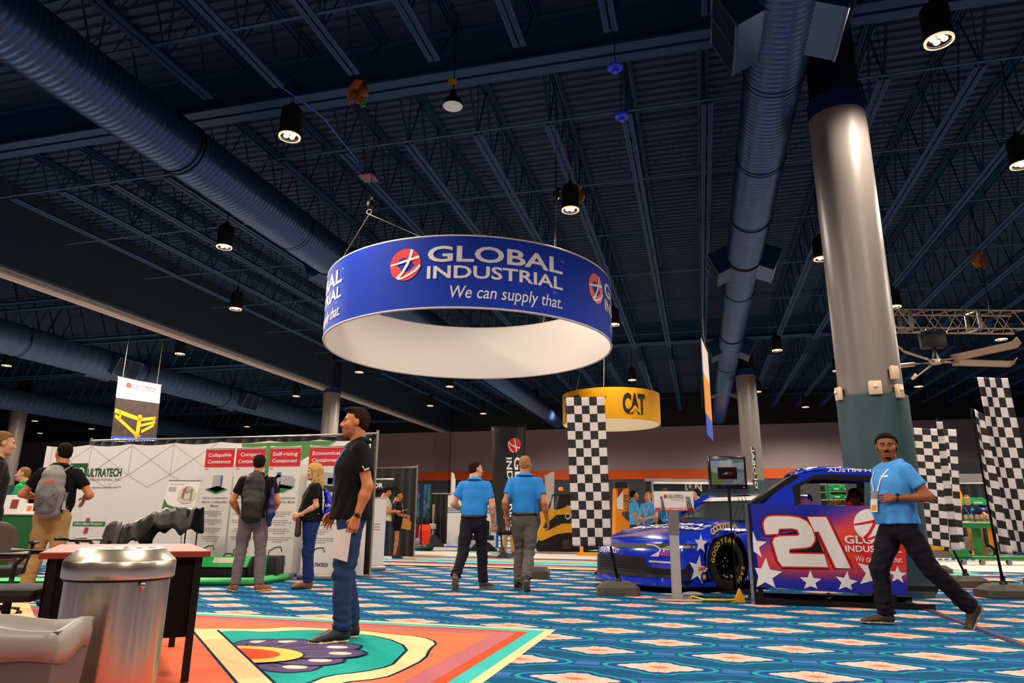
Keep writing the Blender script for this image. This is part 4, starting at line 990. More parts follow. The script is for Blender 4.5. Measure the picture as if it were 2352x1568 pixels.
# brushed steel bin -----------------------------------------------------------------
STEEL = bpy.data.materials.new('brushed_steel'); STEEL.use_nodes = True; _nt = STEEL.node_tree; _b = _nt.nodes['Principled BSDF']
_b.inputs['Base Color'].default_value = (*hexc('#c4b8aa'), 1); _b.inputs['Metallic'].default_value = 1; _b.inputs['Roughness'].default_value = .24
_b.inputs['Anisotropic'].default_value = 0.75; _b.inputs['Anisotropic Rotation'].default_value = 0.25
STEEL2 = mat('polished_steel', '#d8ccbc', rough=.3, metal=1)
P = atP(277, 1300, _h*3.3); P.z = 0
t = empty('trash_can', P, 0, 'round brushed steel trash can with polished ring lid', 'bin')
b = MB(); b.lathe([(.0, 0), (.206, 0), (.210, .01), (.212, .665)], 64); b.build('steel_body', STEEL, t, smooth=True)
b = MB(); b.lathe([(.225, .665), (.228, .67), (.228, .735), (.224, .741), (.180, .784), (.170, .790), (.140, .790), (.135, .783), (.135, .69)], 64); b.build('ring_lid', STEEL2, t, smooth=True)
b = MB(); b.lathe([(.218, .655), (.218, .667)], 64); b.build('dark_seam', BLACKP, t)
for a in (2.45, 5.9):
    b = MB(); b.ball((.22*math.cos(a), .22*math.sin(a), .64), (.016, .016, .018), 10); b.build('bumper_stud', CHROME, t, smooth=2)
b = MB(); b.lathe([(.0, .65), (.13, .70)], 32); b.build('dark_opening', BLACKP, t)
# big grey bin with liner, cut by the frame corner
P = atP(38, 1450, _h*2.72); P.z = 0
liner_bin(P, .40, .32, .535, 'big grey bin with a folded white liner in front of the desk', mat('bin_taupe', '#5f5852', rough=.6), LINER, rz=.45, hang=.10)
# office chairs
OCF = mat('chair_fabric', '#1f1d1c', rough=.8, bump=.3, bscale=120); OCG = mat('chair_back_grey', '#4b423e', rough=.6)
def office_chair(P, rz, label, seat_z=.50):
    t = empty('office_chair', P, rz, label, 'chair', 'office chairs by the desk')
    b = MB(); b.box((-.25, -.24, seat_z-.09), (.25, .24, seat_z), bev=.04); b.build('seat', OCF, t, smooth=True)
    b = MB(); b.grid(10, 8, lambda u, v: ((u-.5)*.46*(1-.15*v*v), -.27-.05*math.sin(u*PI)-.05*v, seat_z+.06+.36*v-.03*(abs(u-.5)*2)**3*v*2), 0); b.build('backrest', OCG, t, smooth=2, solid=.05)
    for s in (-1, 1):
        b = MB(); b.tube([(s*.27, -.1, seat_z-.06), (s*.30, -.1, seat_z+.12), (s*.30, -.02, seat_z+.21), (s*.30, .18, seat_z+.22)], .018, 8); b.tube([(s*.30, -.14, seat_z+.225), (s*.30, .18, seat_z+.225)], (.028, .016), 8); b.build('armrest', BLACKP, t, smooth=True)
    b = MB(); b.tube([(0, 0, .1), (0, 0, seat_z-.08)], .028, 10); b.tube([(0, -.15, seat_z-.1), (0, -.30, seat_z-.02), (0, -.30, seat_z+.2)], .022, 8); b.build('column', BLACKM, t, smooth=True)
    for k in range(5):
        a = 2*PI*k/5; b = MB(); b.tube([(0, 0, .12), (.28*math.cos(a), .28*math.sin(a), .07)], [.028, .018], 8); lg = b.build('base_leg', BLACKP, t, smooth=True)
        b = MB(); b.ball((.28*math.cos(a), .28*math.sin(a), .03), .03, 8); b.build('caster', BLACKP, lg, smooth=2)
    return t
P = atP(26, 1335, Vector((-4.15, 4.15, 0))); office_chair((P.x, P.y, 0), R(-60), 'black office chair with its seat against the desk end', .46)
P = atP(185, 1230, Vector((-5.3, 6.9, 0))); office_chair((P.x, P.y, 0), R(150), 'office chair whose rounded back rises behind the reddish desk top', .47)
P = atP(-8, 1250, Vector((-6.1, 5.6, 0))); office_chair((P.x, P.y, 0), R(40), 'office chair with pale back, cut by the frame edge', .46)

# ================================================================ middle background
drape_wall(-9.6, 17.7, -7.35, 17.7, 2.33, 'black drape wall with white lettering behind the young pair')
t = empty('booth_sign', (-9.0, 17.55, 1.84), 0, 'small black booth sign with white lettering on the drape', 'sign')
b = MB(); b.box((-.5, 0, -.1), (1.0, .02, .13)); b.build('panel', BLACKP, t); decal('lettering', [shift(fit_text('EXTERIOR', .85, .12, bold=.03), -.12, -.05)], lambda u, v: Vector((u, -.006, v)), INKW, t)
b = MB(); b.tube([(-.5, -.02, .17), (1.05, -.02, .17)], .025, 6); b.build('bar', WHITEP, t)
# drape behind, with dark goods
drape_wall(-12.4, 28.0, -9.2, 28.0, 2.05, 'black drape wall behind the light pole and screen')
drape_wall(-15.5, 25.6, -10.6, 26.2, 2.25, 'black drape wall behind the orange barrier')
# portrait screen on a stand
P = gp(975, 1262); c0 = atP(970, 1150, P); sw, sh_ = .62, 1.12
t = empty('portrait_screen', (c0.x, c0.y, 0), R(20), 'upright screen showing a blue forest, on a black stand', 'screen')
def glow_mat(name, build, strength):
    m = bpy.data.materials.new(name); m.use_nodes = True; X.nt = m.node_tree; b = m.node_tree.nodes['Principled BSDF']
    tc = m.node_tree.nodes.new('ShaderNodeTexCoord'); sp = m.node_tree.nodes.new('ShaderNodeSeparateXYZ'); m.node_tree.links.new(tc.outputs['Object'], sp.inputs[0])
    c = build(X(sp.outputs[0]), X(sp.outputs[2]), tc)
    b.inputs['Base Color'].default_value = (.01, .01, .01, 1); b.inputs['Roughness'].default_value = .2
    m.node_tree.links.new(c.v, b.inputs['Emission Color']); b.inputs['Emission Strength'].default_value = strength
    return m
def nz(tc, scale, sc=(1, 1, 1)):
    mp = X.nt.nodes.new('ShaderNodeMapping'); mp.inputs['Scale'].default_value = sc; X.nt.links.new(tc.outputs['Object'], mp.inputs[0])
    n = X.nt.nodes.new('ShaderNodeTexNoise'); n.inputs['Scale'].default_value = scale; n.inputs['Detail'].default_value = 4; X.nt.links.new(mp.outputs[0], n.inputs['Vector']); return X(n.outputs['Fac'])
def forest(x, z, tc):
    n = nz(tc, 9, (1, 1, .12)); c = cmix(((n-.38)*5).clamp(), '#0c2f4a', '#4fa8b8'); n2 = nz(tc, 6, (1, 1, .3)); c = cmix(((n2-.55)*6).clamp()*.8, c, '#d8f0ee')
    return cmix(X.op('ABSOLUTE', x+.03).lt(.075), c, '#243a66')
b = MB(); b.box((-sw/2, -.03, c0.z-sh_/2), (sw/2, .03, c0.z+sh_/2), bev=.01); b.build('casing', BLACKP, t)
b = MB(); b.add([(-sw/2+.02, -.034, c0.z-sh_/2+.02), (sw/2-.02, -.034, c0.z-sh_/2+.02), (sw/2-.02, -.034, c0.z+sh_/2-.02), (-sw/2+.02, -.034, c0.z+sh_/2-.02)], [(0, 1, 2, 3)]); b.build('display', glow_mat('forest_screen', forest, .55), t, fix=False)
b = MB(); b.tube([(0, .06, .05), (0, .06, c0.z+sh_/2+.18)], .04, 8); b.build('stand_pole', BLACKM, t, smooth=True); b = MB(); b.lathe([(.42, 0), (.40, .03), (.1, .12), (.05, .2)], 16); b.build('stand_base', BLACKP, t, smooth=True)
# orange plastic barrier: two upright sections
ORG = mat('barrier_orange', '#e8401c', rough=.4)
for x0, x1, y0, y1, lb in ((940, 953, 1204, 1258, 'narrow orange barrier section seen end-on'), (960, 987, 1204, 1262, 'orange ribbed plastic barrier section by the screen stand')):
    P = gp((x0+x1)/2, 1258); A = atP(x0, y1, P); B = atP(x1, y1, P); T = atP(x0, y0, P); w = (B-A).length; h = T.z
    t = empty('traffic_barrier', (A.x, A.y, 0), math.atan2(B.y-A.y, B.x-A.x), lb, 'barrier', 'orange plastic barrier sections')
    b = MB(); b.prism([(0, 0), (w*.88, 0), (w*.9, h*.3), (w*1.0, h*.6), (w*.97, h*.95), (w*.9, h), (w*.12, h), (0.02, h*.9)], lambda u, v: (u, -.12, v), (0, .3, 0)); b.build('body', ORG, t)
    if w > .3:
        for k in range(6):
            b = MB(); b.box((w*(.1+.13*k), -.15, h*.12), (w*(.1+.13*k)+.03, -.12, h*.76), bev=.008); b.build('rib', ORG, t)
    else:
        b = MB(); b.ball((0, -.13, h*.52), (.1, .06, .1), 10); b.build('lug', ORG, t, smooth=2)
P = gp(946, 1264); liner_bin((P.x, P.y, 0), .38, .34, .38, 'low bin with a clear liner in front of the orange barrier', mat('bin_dark', '#3a3430', rough=.5), CLEARL, hang=.22)
# pale light pole on a black foot
P = gp(993, 1256); hp = atP(995, 1158, P).z
t = empty('pole_stand', P, 0, 'pale pole on a black pyramid foot by the upright screen', 'pole')
b = MB(); b.tube([(0, 0, .2), (0, 0, hp)], .05, 8); b.build('pole', mat('pole_pale', '#a59a90', rough=.4, metal=.4), t); b = MB(); b.lathe([(.46, 0), (.46, .08), (.12, .42), (.06, .45)], 4); b.build('foot', BLACKP, t); b = MB(); b.box((-.1, -.12, hp*.42), (.14, -.04, hp*.54), bev=.01); b.build('switch_box', ALU, t)
t = empty('parts_bag', gp(970, 1290-24), 0, 'slumped black bag on the floor below the upright screen', 'bag')
b = MB(); b.ball((0, 0, .1), (.30, .2, .1), 14); b.ball((.2, -.05, .12), (.2, .16, .12), 12); b.build('bag_body', BLKF, t, smooth=2)
# white panel with green and blue stripes
P = Vector((-8.0, 25.5, 0)); A, B = atP(1026, 1232, P), atP(1139, 1232, P); zt = atP(1030, 1137, P).z
t = empty('display_panel', (A.x, A.y, 0), math.atan2(B.y-A.y, B.x-A.x), 'white display panel with green and blue stripes behind the walking men', 'display panel'); w = (B-A).length
b = MB(); b.box((0, 0, .05), (w, .05, zt)); b.build('panel', WHITEP, t)
decal('stripe', [(*poly_shape([(0, zt*q), (w, zt*q), (w, zt*q+.04), (0, zt*q+.04)]), k) for q, k in ((.74, 0), (.70, 1), (.66, 0))], lambda u, v: Vector((u, -.006, v)), [mat('stripe_green', '#3a7a52'), mat('stripe_blue', '#3a5a92')], t)
b = MB(); b.box((w, -.02, 0), (w+.1, .1, zt)); b.build('blue_edge', mat('edge_blue', '#1f5fa8', rough=.5), t)
# feather flag edge, white
P = Vector((-8.6, 26.0, 0)); A = atP(1034, 1190, P)
t = empty('feather_flag', (A.x, A.y, 0), 0, 'narrow white feather flag above the striped panel', 'flag'); zt = atP(1034, 1084, P).z
b = MB(); b.prism([(0, .8), (.17, .8), (.17, zt-.3), (.10, zt-.05), (0, zt)], lambda u, v: (u, 0, v), (0, .01, 0)); b.build('sail', WHITEP, t); b = MB(); b.tube([(-.01, 0, 0), (-.01, 0, zt)], .014, 6); b.build('pole', ALU, t)
decal('lettering', [shift(fit_text('YALE', .5, .08), 0, 0)], lambda u, v: Vector((.12-v, -.006, zt-1.25+u)), INKG, t)
P = Vector((-5.2, 24.0, 0)); A = atP(1252, 1180, P); zt = atP(1255, 1083, P).z
t = empty('feather_flag', (A.x, A.y, 0), 0, 'small pale feather flag peeping over the bald man in blue', 'flag')
b = MB(); b.prism([(0, .8), (.28, .8), (.34, zt), (.2, zt-.02), (0, zt-.15)], lambda u, v: (u, 0, v), (0, .01, 0)); b.build('sail', mat('sail_grey', '#b5b0ac'), t); b = MB(); b.tube([(0, 0, 0), (0, 0, zt-.1)], .014, 6); b.build('pole', ALU, t)
# tall black banner with the emblem and vertical name
P = Vector((-5.15, 18.3, 0)); TL, TR_, BL, BR = atP(1128, 979, P), atP(1208, 974, P), atP(1141, 1228, P), atP(1215, 1228, P)
t = empty('pole_banner', (BL.x, BL.y, 0), 0, 'tall black banner with red emblem and sideways white name', 'banner'); o = Vector((BL.x, BL.y, 0))
def kb(u, v, off=0.0): q = TL.lerp(TR_, u).lerp(BL.lerp(BR, u), v); return q-o+Vector((0.02*math.sin(v*9+u*3), -off-.05*math.sin(u*PI*2+v*4), 0))
b = MB(); b.grid(10, 24, lambda u, v: kb(u, v), 0); b.build('banner_cloth', mat('banner_black', '#151414', rough=.5, bump=.4, bscale=6), t, smooth=2, solid=.006)
hgt = (TL-BL).length; wid = (TR_-TL).length
kf = lambda u, v: kb(0.62+v/wid*1.0, 0.19+u/hgt, .02)
dd, ll = globe_marks((0.0, 0.03), .20); decal('emblem_disc', [dd], kf, INKR, t); decal('emblem_lines', ll, lambda u, v: kf(u, v)+Vector((0, -.025, 0)), INKW, t)
decal('company_name', [shift(fit_text('GLOBAL', 1.9, .20, bold=.03), .32, .02), shift(fit_text('INDUSTRIAL', 1.9, .15, bold=.03), .32, -.20)], lambda u, v: kb(min(.98, 0.62+v/wid), min(.97, 0.19+u/hgt), .02), INKW, t)
b = MB(); b.tube([kb(-.06, 0), kb(1.04, -.0)], .02, 6); b.build('cross_rail', BLACKM, t); b = MB(); b.tube([Vector((.12, .12, .1)), kb(.1, 0)+Vector((0, .06, 0))], .025, 6); b.build('pole', BLACKM, t)
b = MB(); b.lathe([(.5, 0), (.48, .06), (.1, .14), (.05, .3)], 4, (.12, .12, 0)); b.build('foot', BLACKP, t)

# yellow floor machine ---------------------------------------------------------------
YEL = mat('machine_yellow', '#f0aa18', rough=.35, coat=.3); MBLK = mat('machine_black', '#16161a', rough=.45)
P = gp(1300, 1269); A = atP(1232, 1269, P); B = atP(1372, 1269, P)
t = empty('floor_machine', (A.x, A.y, 0), math.atan2(B.y-A.y, B.x-A.x), 'yellow and black ride-on machine behind the bald man and the flag', 'machine')
def lc(px, py): q = atP(px, py, P); return ((q-Vector((A.x, A.y, 0))).length*(1 if px >= 1232 else -1) if False else Vector((q.x-A.x, q.y-A.y, 0)).dot((B-A).normalized()), q.z)
def side_poly(pts): return [lc(*q) for q in pts]
mfn = lambda u, v: (u, 0, v)
b = MB(); b.prism(side_poly([(1243, 1174), (1264, 1168), (1280, 1171), (1312, 1160), (1395, 1160), (1400, 1222), (1312, 1222), (1280, 1226), (1243, 1242), (1232, 1236), (1246, 1200)]), mfn, (0, 1.1, 0)); b.build('yellow_body', YEL, t)
b = MB(); b.prism(side_poly([(1240, 1240), (1280, 1225), (1400, 1222), (1400, 1258), (1322, 1268), (1236, 1268), (1228, 1250)]), lambda u, v: (u, .06, v), (0, 1.0, 0)); b.build('chassis', MBLK, t)
b = MB(); b.prism(side_poly([(1247, 1210), (1278, 1182), (1400, 1178), (1400, 1198), (1290, 1202), (1258, 1218)]), lambda u, v: (u, -.012, v), (0, .02, 0)); b.build('black_panel', MBLK, t)
b = MB(); b.prism(side_poly([(1286, 1135), (1340, 1133), (1345, 1165), (1278, 1168)]), lambda u, v: (u, .25, v), (0, .6, 0)); b.build('seat_back', MBLK, t)
b = MB()
for x in (.2, .9): b.tube([(lc(1262, 1168)[0], x, lc(1262, 1168)[1]), (lc(1272, 1135)[0], x, lc(1272, 1135)[1]), (lc(1340, 1133)[0], x, lc(1340, 1133)[1])], .03, 6)
b.build('roll_bar', MBLK, t)
q = lc(1290, 1122); b = MB(); b.lathe([(.075, -.02), (.075, .07), (.05, .1), (0, .11)], 14, (q[0], .4, q[1]-.03)); b.build('beacon', mat('beacon_orange', '#f07818', rough=.3, emit='#f07818', emit_s=.5), t, smooth=True)
b = MB(); b.tube([(q[0], .4, lc(1290, 1134)[1]), (q[0], .4, q[1]-.03)], .02, 6); b.build('beacon_stem', MBLK, t)
wq = lc(1302, 1255)
def wheel_part(t, c, r, w, rim=CHROME, name='wheel'):
    b = MB(); b.tube([(c[0], c[1], c[2]), (c[0], c[1]+w, c[2])], r, 28); wl = b.build(name, mat('tyre_black', '#141414', rough=.8), t, smooth=True)
    b = MB(); b.lathe([(0, .012), (r*.5, .012), (r*.58, 0)], 20, k=0); b.xform(Matrix.Translation((c[0], c[1]-.012, c[2])) @ Matrix.Rotation(R(90), 4, 'X')); b.build('rim', rim, wl, smooth=True)
    return wl
wheel_part(t, (wq[0], -.03, .26), .26, .24, mat('rim_dark', '#4a4440', rough=.4, metal=.6))
zl = lc(1298, 1192)
decal('lettering', [shift(fit_text('C', .11, .2, bold=.03), zl[0], zl[1]), shift(fit_text('A', .13, .2, bold=.03), zl[0]+.11, zl[1]), shift(fit_text('T', .11, .2, bold=.03), zl[0]+.23, zl[1]), shift(fit_text('C70R', .3, .07, bold=.03), zl[0]+.03, zl[1]+.36)], lambda u, v: Vector((u, -.02, v)), INKW, t)
t2 = empty('pallet_fork_tool', gp(1340, 1277), R(10), 'yellow steel foot frame standing under the chequered flag', 'frame')
b = MB(); b.box((-.18, -.1, 0), (.6, .0, .10), bev=.01); b.build('foot', YEL, t2); b = MB(); b.box((-.1, -.08, .1), (0, -.02, .42)); b.build('upright', YEL, t2); b = MB(); b.box((-.3, .3, .42), (.9, .36, .46)); b.build('red_bar', mat('red_bar', '#b02a22', rough=.5), t2)
# dark flat cart behind the walking men
t = empty('tool_cart', gp(1120, 1268)+Vector((-.35, .6, 0)), R(20), 'dark tool cart with chrome parts behind the walking men', 'cart')
b = MB(); b.box((-.45, -.3, .35), (.35, .3, .5), bev=.02); b.build('deck', MBLK, t); b = MB(); b.box((-.3, -.2, .5), (.2, .2, .95), bev=.03); b.build('housing', mat('cart_housing', '#2a2320', rough=.3, metal=.5), t)
b = MB(); b.prism([(-.5, 0), (.5, 0), (.2, .28), (-.2, .28)], lambda u, v: (u, -.35, v), (0, .7, 0)); b.build('foot', BLACKP, t); b = MB(); b.tube([(.25, .1, .5), (.3, .1, 1.6), (.1, .1, 1.62)], .02, 6); b.build('handle', CHROME, t)
# weighted block standing alone on the carpet
P = gp(1236, 1330)
# men's background: orange electric stacker and grey-framed booth ---------------------
P = gp(1440, 1270); P = Vector((-.9, 19.0, 0))
def onP(P): 
    A = atP(1400, 1250, P); B = atP(1500, 1250, P); ang = math.atan2(B.y-A.y, B.x-A.x); ux = (B-A).normalized(); ux.z = 0
    return (lambda px, py: ((atP(px, py, P)-Vector((P.x, P.y, 0))).dot(ux), atP(px, py, P).z)), ang
f_, ang = onP(P)
t = empty('electric_stacker', P, ang, 'yellow-orange electric stacker between the flag and the two men', 'machine')
poly = [f_(*q) for q in ((1415, 1112), (1444, 1112), (1444, 1175), (1430, 1172), (1428, 1182), (1447, 1200), (1444, 1256), (1444, 1265), (1412, 1265))]; poly = [(a, max(0, c)) for a, c in poly[:-2]]+[(poly[-3][0], 0), (poly[-1][0], 0)]
b = MB(); b.prism(poly, lambda u, v: (u, 0, v), (0, .6, 0)); b.build('body', mat('stacker_orange', '#e58a14', rough=.4), t)
b = MB(); b.prism([f_(*q) for q in ((1418, 1122), (1432, 1122), (1420, 1142))], lambda u, v: (u, -.012, v), (0, .02, 0)); b.prism([f_(*q) for q in ((1416, 1146), (1431, 1126), (1431, 1170), (1417, 1168))], lambda u, v: (u, -.01, v), (0, .02, 0), 1); b.build('livery', [mat('livery_brown', '#7a2d14'), WHITEP], t)
e0 = f_(1434, 1136); decal('lettering', [shift(fit_text('ELECTRIC', .62, .09, bold=.02), 0, 0)], lambda u, v: Vector((e0[0]+v, -.015, e0[1]-u)), INKK, t)
b = MB(); q0, q1 = f_(1412, 1111), f_(1442, 1120); b.box((q0[0], -.05, q1[1]), (q1[0], .5, q0[1]+.06), bev=.01); b.build('cap', BLACKP, t)
P = Vector((1.2, 21.0, 0)); f_, ang = onP(P)
t = empty('trade_booth', P, ang, 'black and grey framed booth with blue panels behind the race car', 'booth')
q0, q1 = f_(1482, 1100), f_(1632, 1150)
b = MB(); b.box((q0[0], 0, q0[1]-.06), (q1[0]+1.2, .1, q0[1]+.02)); b.build('header_rail', ALU, t); b = MB(); z1 = f_(1500, 1106)[1]; b.box((f_(1500, 1106)[0], -.1, z1-.06), (q1[0]+1.2, -.04, z1)); b.build('light_bar', mat('light_bar', '#e2ded8', rough=.3, emit='#efe8dc', emit_s=.25), t)
b = MB(); b.box((q0[0], 0, 0), (q0[0]+.16, .3, q0[1]-.06)); b.build('corner_post', BLACKP, t); b = MB(); x = f_(1498, 1110)[0]; b.box((x-.03, -.02, 0), (x+.03, .04, z1)); b.build('upright', ALU, t)
b = MB(); b.box((q0[0]+.1, .2, 0), (q1[0]+1.2, .25, q0[1]-.06)); b.build('rear_panel', mat('booth_panel_blue', '#15283c', rough=.5, var=.9, vscale=4), t)
u0 = f_(1576, 1110); u1 = f_(1596, 1126); b = MB(); b.box((u0[0], .15, u1[1]), (u1[0], .19, u0[1])); b.build('letter_plate', mat('letter_plate', '#b9b4ae'), t)
decal('lettering', [shift(fit_text('U', .17, .2, bold=.05), u0[0]+.06, u1[1]+.02)], lambda u, v: Vector((u, .14, v)), INKK, t); decal('lettering_white', [shift(fit_text('N', .2, .22, bold=.05), u1[0]+.04, u1[1]+.0)], lambda u, v: Vector((u, .14, v)), INKW, t)
# drapes on the far right and behind the simulator
drape_wall(4.2, 27.5, 9.5, 27.5, 2.35, 'black drape wall behind the bin shelving', fold=.08)
drape_wall(9.75, 28.0, 19, 28.0, 2.55, 'black drape wall behind the man at the green bench', fold=.08)
b = MB(); b.box((9.6, 31, 2.45), (30, 33, 2.9), 0); b.box((9.6, 31.1, 2.9), (30, 33, 3.4), 1); tag(b.build('overhead_soffit', [mat('soffit_grey', '#7b7a7a', rough=.8), WALLD]), kind='structure')
b = MB(); b.box((29.7, 31.2, 0), (30, 33, 2.45)); b.box((9.6, 32.8, 0), (30, 33, 2.45)); tag(b.build('soffit_wall', WALLD), kind='structure')
# wire shelving with green bins
P = Vector((4.4, 19.0, 0)); f_, ang = onP(P)
t = empty('wire_shelving', P, ang, 'chrome wire shelving seen through the simulator window', 'shelving')
x0, zt = f_(1900, 1110); x1 = x0+1.5; zs = [f_(1905, q)[1] for q in (1112, 1128, 1146, 1160)]
for x in (x0, x1):
    for y in (0, .45):
        b = MB(); b.tube([(x, y, 0), (x, y, zt+.03)], .016, 6); b.build('upright', CHROME, t)
for z in zs:
    b = MB(); 
    for y in (0, .45): b.tube([(x0, y, z), (x1, y, z)], .014, 5)
    for k in range(8): b.tube([(x0+1.5*k/7, 0, z), (x0+1.5*k/7, .45, z)], .007, 4)
    b.build('wire_shelf', CHROME, t)
GB = mat('bin_green', '#12a860', rough=.4)
def storage_bin(P, ang, w, d, h, label, m, grp=None):
    q = empty('storage_bin', P, ang, label, 'bin', grp)
    b = MB(); b.add([(0, 0, 0), (w, 0, 0), (w, d, 0), (0, d, 0), (-.01, -.04, h*.55), (w+.01, -.04, h*.55), (w+.01, d, h), (-.01, d, h), (-.01, d*.35, h), (w+.01, d*.35, h)], [(3, 2, 1, 0), (0, 1, 5, 4), (1, 2, 6, 9, 5), (2, 3, 7, 6), (3, 0, 4, 8, 7)]); b.build('tub', m, q, solid=.006)
    b = MB(); b.box((w*.25, -.045, h*.18), (w*.75, -.025, h*.36)); b.build('label_strip', WHITEP, q); return q
Rz = Matrix.Rotation(ang, 3, 'Z')
for row, n, z in ((0, 4, zs[1]), (1, 3, zs[2])):
    for k in range(n):
        o = P+Rz @ Vector((x0+.1+k*.26, .05, z+.012))
        if row == 1: o.z = zs[2]+.012
        storage_bin(o, ang, .23, .3, .17, 'green parts bin on the %s wire shelf in the simulator window' % ('upper' if row == 0 else 'lower'), GB, 'green parts bins on the %s wire shelf' % ('upper' if row == 0 else 'lower'))
# black feather banner beside the far white column
P = Vector((2.6, 27.0, 0)); f_, ang = onP(P); t = empty('feather_banner', P, ang, 'narrow black feather banner with pale letters by the far column', 'banner')
b = MB(); b.prism([f_(*q) for q in ((1727, 1024), (1735, 1035), (1740, 1127), (1733, 1127))], lambda u, v: (u, 0, v), (0, .02, 0)); b.build('sail', mat('banner_black', '#151414'), t)
c0 = f_(1736, 1122); b = MB(); b.tube([(f_(1733, 1127)[0], .03, 0), (f_(1727, 1024)[0], .03, f_(1727, 1024)[1])], .02, 6); b.build('pole', ALU, t)
decal('lettering', [shift(fit_text('GLOBAL', 1.5, .1, bold=.02), 0, 0)], lambda u, v: Vector((c0[0]-.02-u*.03+v, -.012, c0[1]+u)), INKW, t)

# ---- right: white booth floor, green bench, bins, man's dollies ------------------------
b = MB(); q = gp(2185, 1312); b.box((5.25, q.y, 0.004), (16, q.y+9, .02)); tag(b.build('floor_mat', mat('white_mat', '#d9cfc4', rough=.6)), 'pale booth floor mat under the green bench and dollies', 'mat')
MAT_Y = q.y
P = Vector((7.3, 22.2, .02)); f_, ang = onP(P)
GRM = mat('bench_green', '#167038', rough=.4)
t = empty('work_bench', P, ang, 'green steel work bench in front of the man in navy', 'bench')
xa, zt = f_(2211, 1200); xb = xa+2.5
b = MB(); b.box((xa, -.05, zt-.16), (xb, .75, zt-.03), bev=.008); b.build('apron', GRM, t); b = MB(); b.box((xa-.02, -.07, zt-.03), (xb+.02, .78, zt)); b.build('bench_top', mat('bench_top', '#c8c2b6', rough=.4), t)
for x in (xa+.55, xb-.5):
    b = MB(); b.box((x-.07, .25, .12), (x+.07, .42, zt-.16)); b.build('leg', GRM, t)
b = MB(); b.box((xa+.1, .2, .05), (xb, .45, .14)); b.build('foot_rail', GRM, t)
Rz = Matrix.Rotation(ang, 3, 'Z')
TNM = mat('tin_metal', '#b8a890', rough=.3, metal=.6)
for k in range(12):
    o = P+Rz @ Vector((xa+.22+k*.15, .15+.02*(k % 2), zt)); c = empty('steel_canister', o, 0, 'small steel canister in a line on the green bench', 'canister', 'steel canisters on the green bench')
    b = MB(); b.lathe([(.0, 0), (.058, 0), (.062, .1), (.05, .2), (0, .2)], 14); b.build('cup', TNM, c, smooth=True); b = MB(); b.lathe([(.063, .04), (.065, .06), (.063, .08)], 14); b.build('green_band', GRM, c)
o = P+Rz @ Vector((xa+.12, .1, zt)); c = empty('tray', o, ang, 'flat pale tray on the front end of the green bench', 'tray'); b = MB(); b.box((-.06, -.06, 0), (.12, .4, .02), bev=.005); b.build('dish', WHITEP, c)
SB = Vector((8.6, 24.5, 0)); f2, ang2 = onP(SB)
for (px, py, px2, py2), m, lb in (((2226, 1141, 2262, 1159), mat('bin_green', '#12a860'), 'green tote on the bin stack behind the man in navy'), ((2236, 1158, 2266, 1172), mat('bin_blue', '#1a3fa0', rough=.4), 'blue tote on the bin stack behind the man in navy'), ((2245, 1172, 2270, 1190), mat('bin_red', '#a81f1f', rough=.4), 'red tote on the bin stack behind the man in navy')):
    a, b_ = f2(px, py2), f2(px2, py); o = SB+Matrix.Rotation(ang2, 3, 'Z') @ Vector((a[0], 0, a[1]))
    storage_bin(o, ang2, b_[0]-a[0], .4, (b_[1]-a[1]), lb, m)
t = empty('bin_stand', SB+Matrix.Rotation(ang2, 3, 'Z') @ Vector((f2(2245, 1190)[0], 0, 0)), ang2, 'yellow stand that carries the stacked totes behind the bench', 'stand')
hz = f2(2245, 1190)[1]; b = MB(); b.box((-.15, 0, .9), (.5, .4, hz), bev=.01); b.build('cabinet', YEL, t)
for x in (-.12, .44):
    b = MB(); b.box((x, .1, 0), (x+.05, .3, .9)); b.build('leg', YEL, t)
for px, py, lb in ((2213, 1298, 'green dolly with casters under the bench end'), ):
    q = gp(px+30, 1297, .02); t = empty('dolly', q, ang, lb, 'dolly')
    b = MB(); b.box((-.5, -.1, .13), (3.2, .15, .2), bev=.01); b.build('frame', GRM, t); b = MB(); b.prism([(-.5, .13), (-.1, .13), (-.25, .38), (-.5, .36)], lambda u, v: (u, -.1, v), (0, .2, 0)); b.build('hitch', GRM, t)
    for x in (-.3, .15, .8, 2.2):
        b = MB(); b.tube([(x, -.03, .06), (x, .04, .06)], .06, 14); b.build('caster', ALU, t, smooth=True)
t = empty('floor_toy_strip', gp(2190, 1290, .02), ang, 'low blue and white boxed strip lying on the booth mat', 'strip')
b = MB(); b.box((-.5, -.15, 0), (.55, .2, .08)); b.build('strip_body', WHITEP, t)
for k in range(6): 
    b = MB(); b.box((-.48+.17*k, -.158, .05), (-.38+.17*k, -.148, .085)); b.build('blue_tab', mat('tab_blue', '#2458b8'), t)
t = empty('floor_scrubber', gp(2180, 1282, .02), ang, 'grey machine with round wheels and yellow wedge behind the chequered flags', 'machine')
b = MB(); b.box((-.75, -.1, 0), (.0, .5, .2)); b.build('plinth', mat('machine_grey', '#6a6a60', rough=.5), t); b = MB(); b.prism([(-.55, .22), (-.1, .22), (-.1, .72), (-.6, .78)], lambda u, v: (u, 0, v), (0, .3, 0)); b.build('yellow_wedge', YEL, t)
b = MB(); b.box((.3, 0, .15), (.45, .2, .95), bev=.02); b.build('mast', ALU, t); b = MB(); b.box((.2, .0, .22), (1.0, .3, .6), bev=.06); b.build('pump', mat('machine_pale', '#a39c94', rough=.4), t, smooth=True)
for x in (.1, 1.15): wheel_part(t, (x, -.05, .2), .2, .15, ALU)
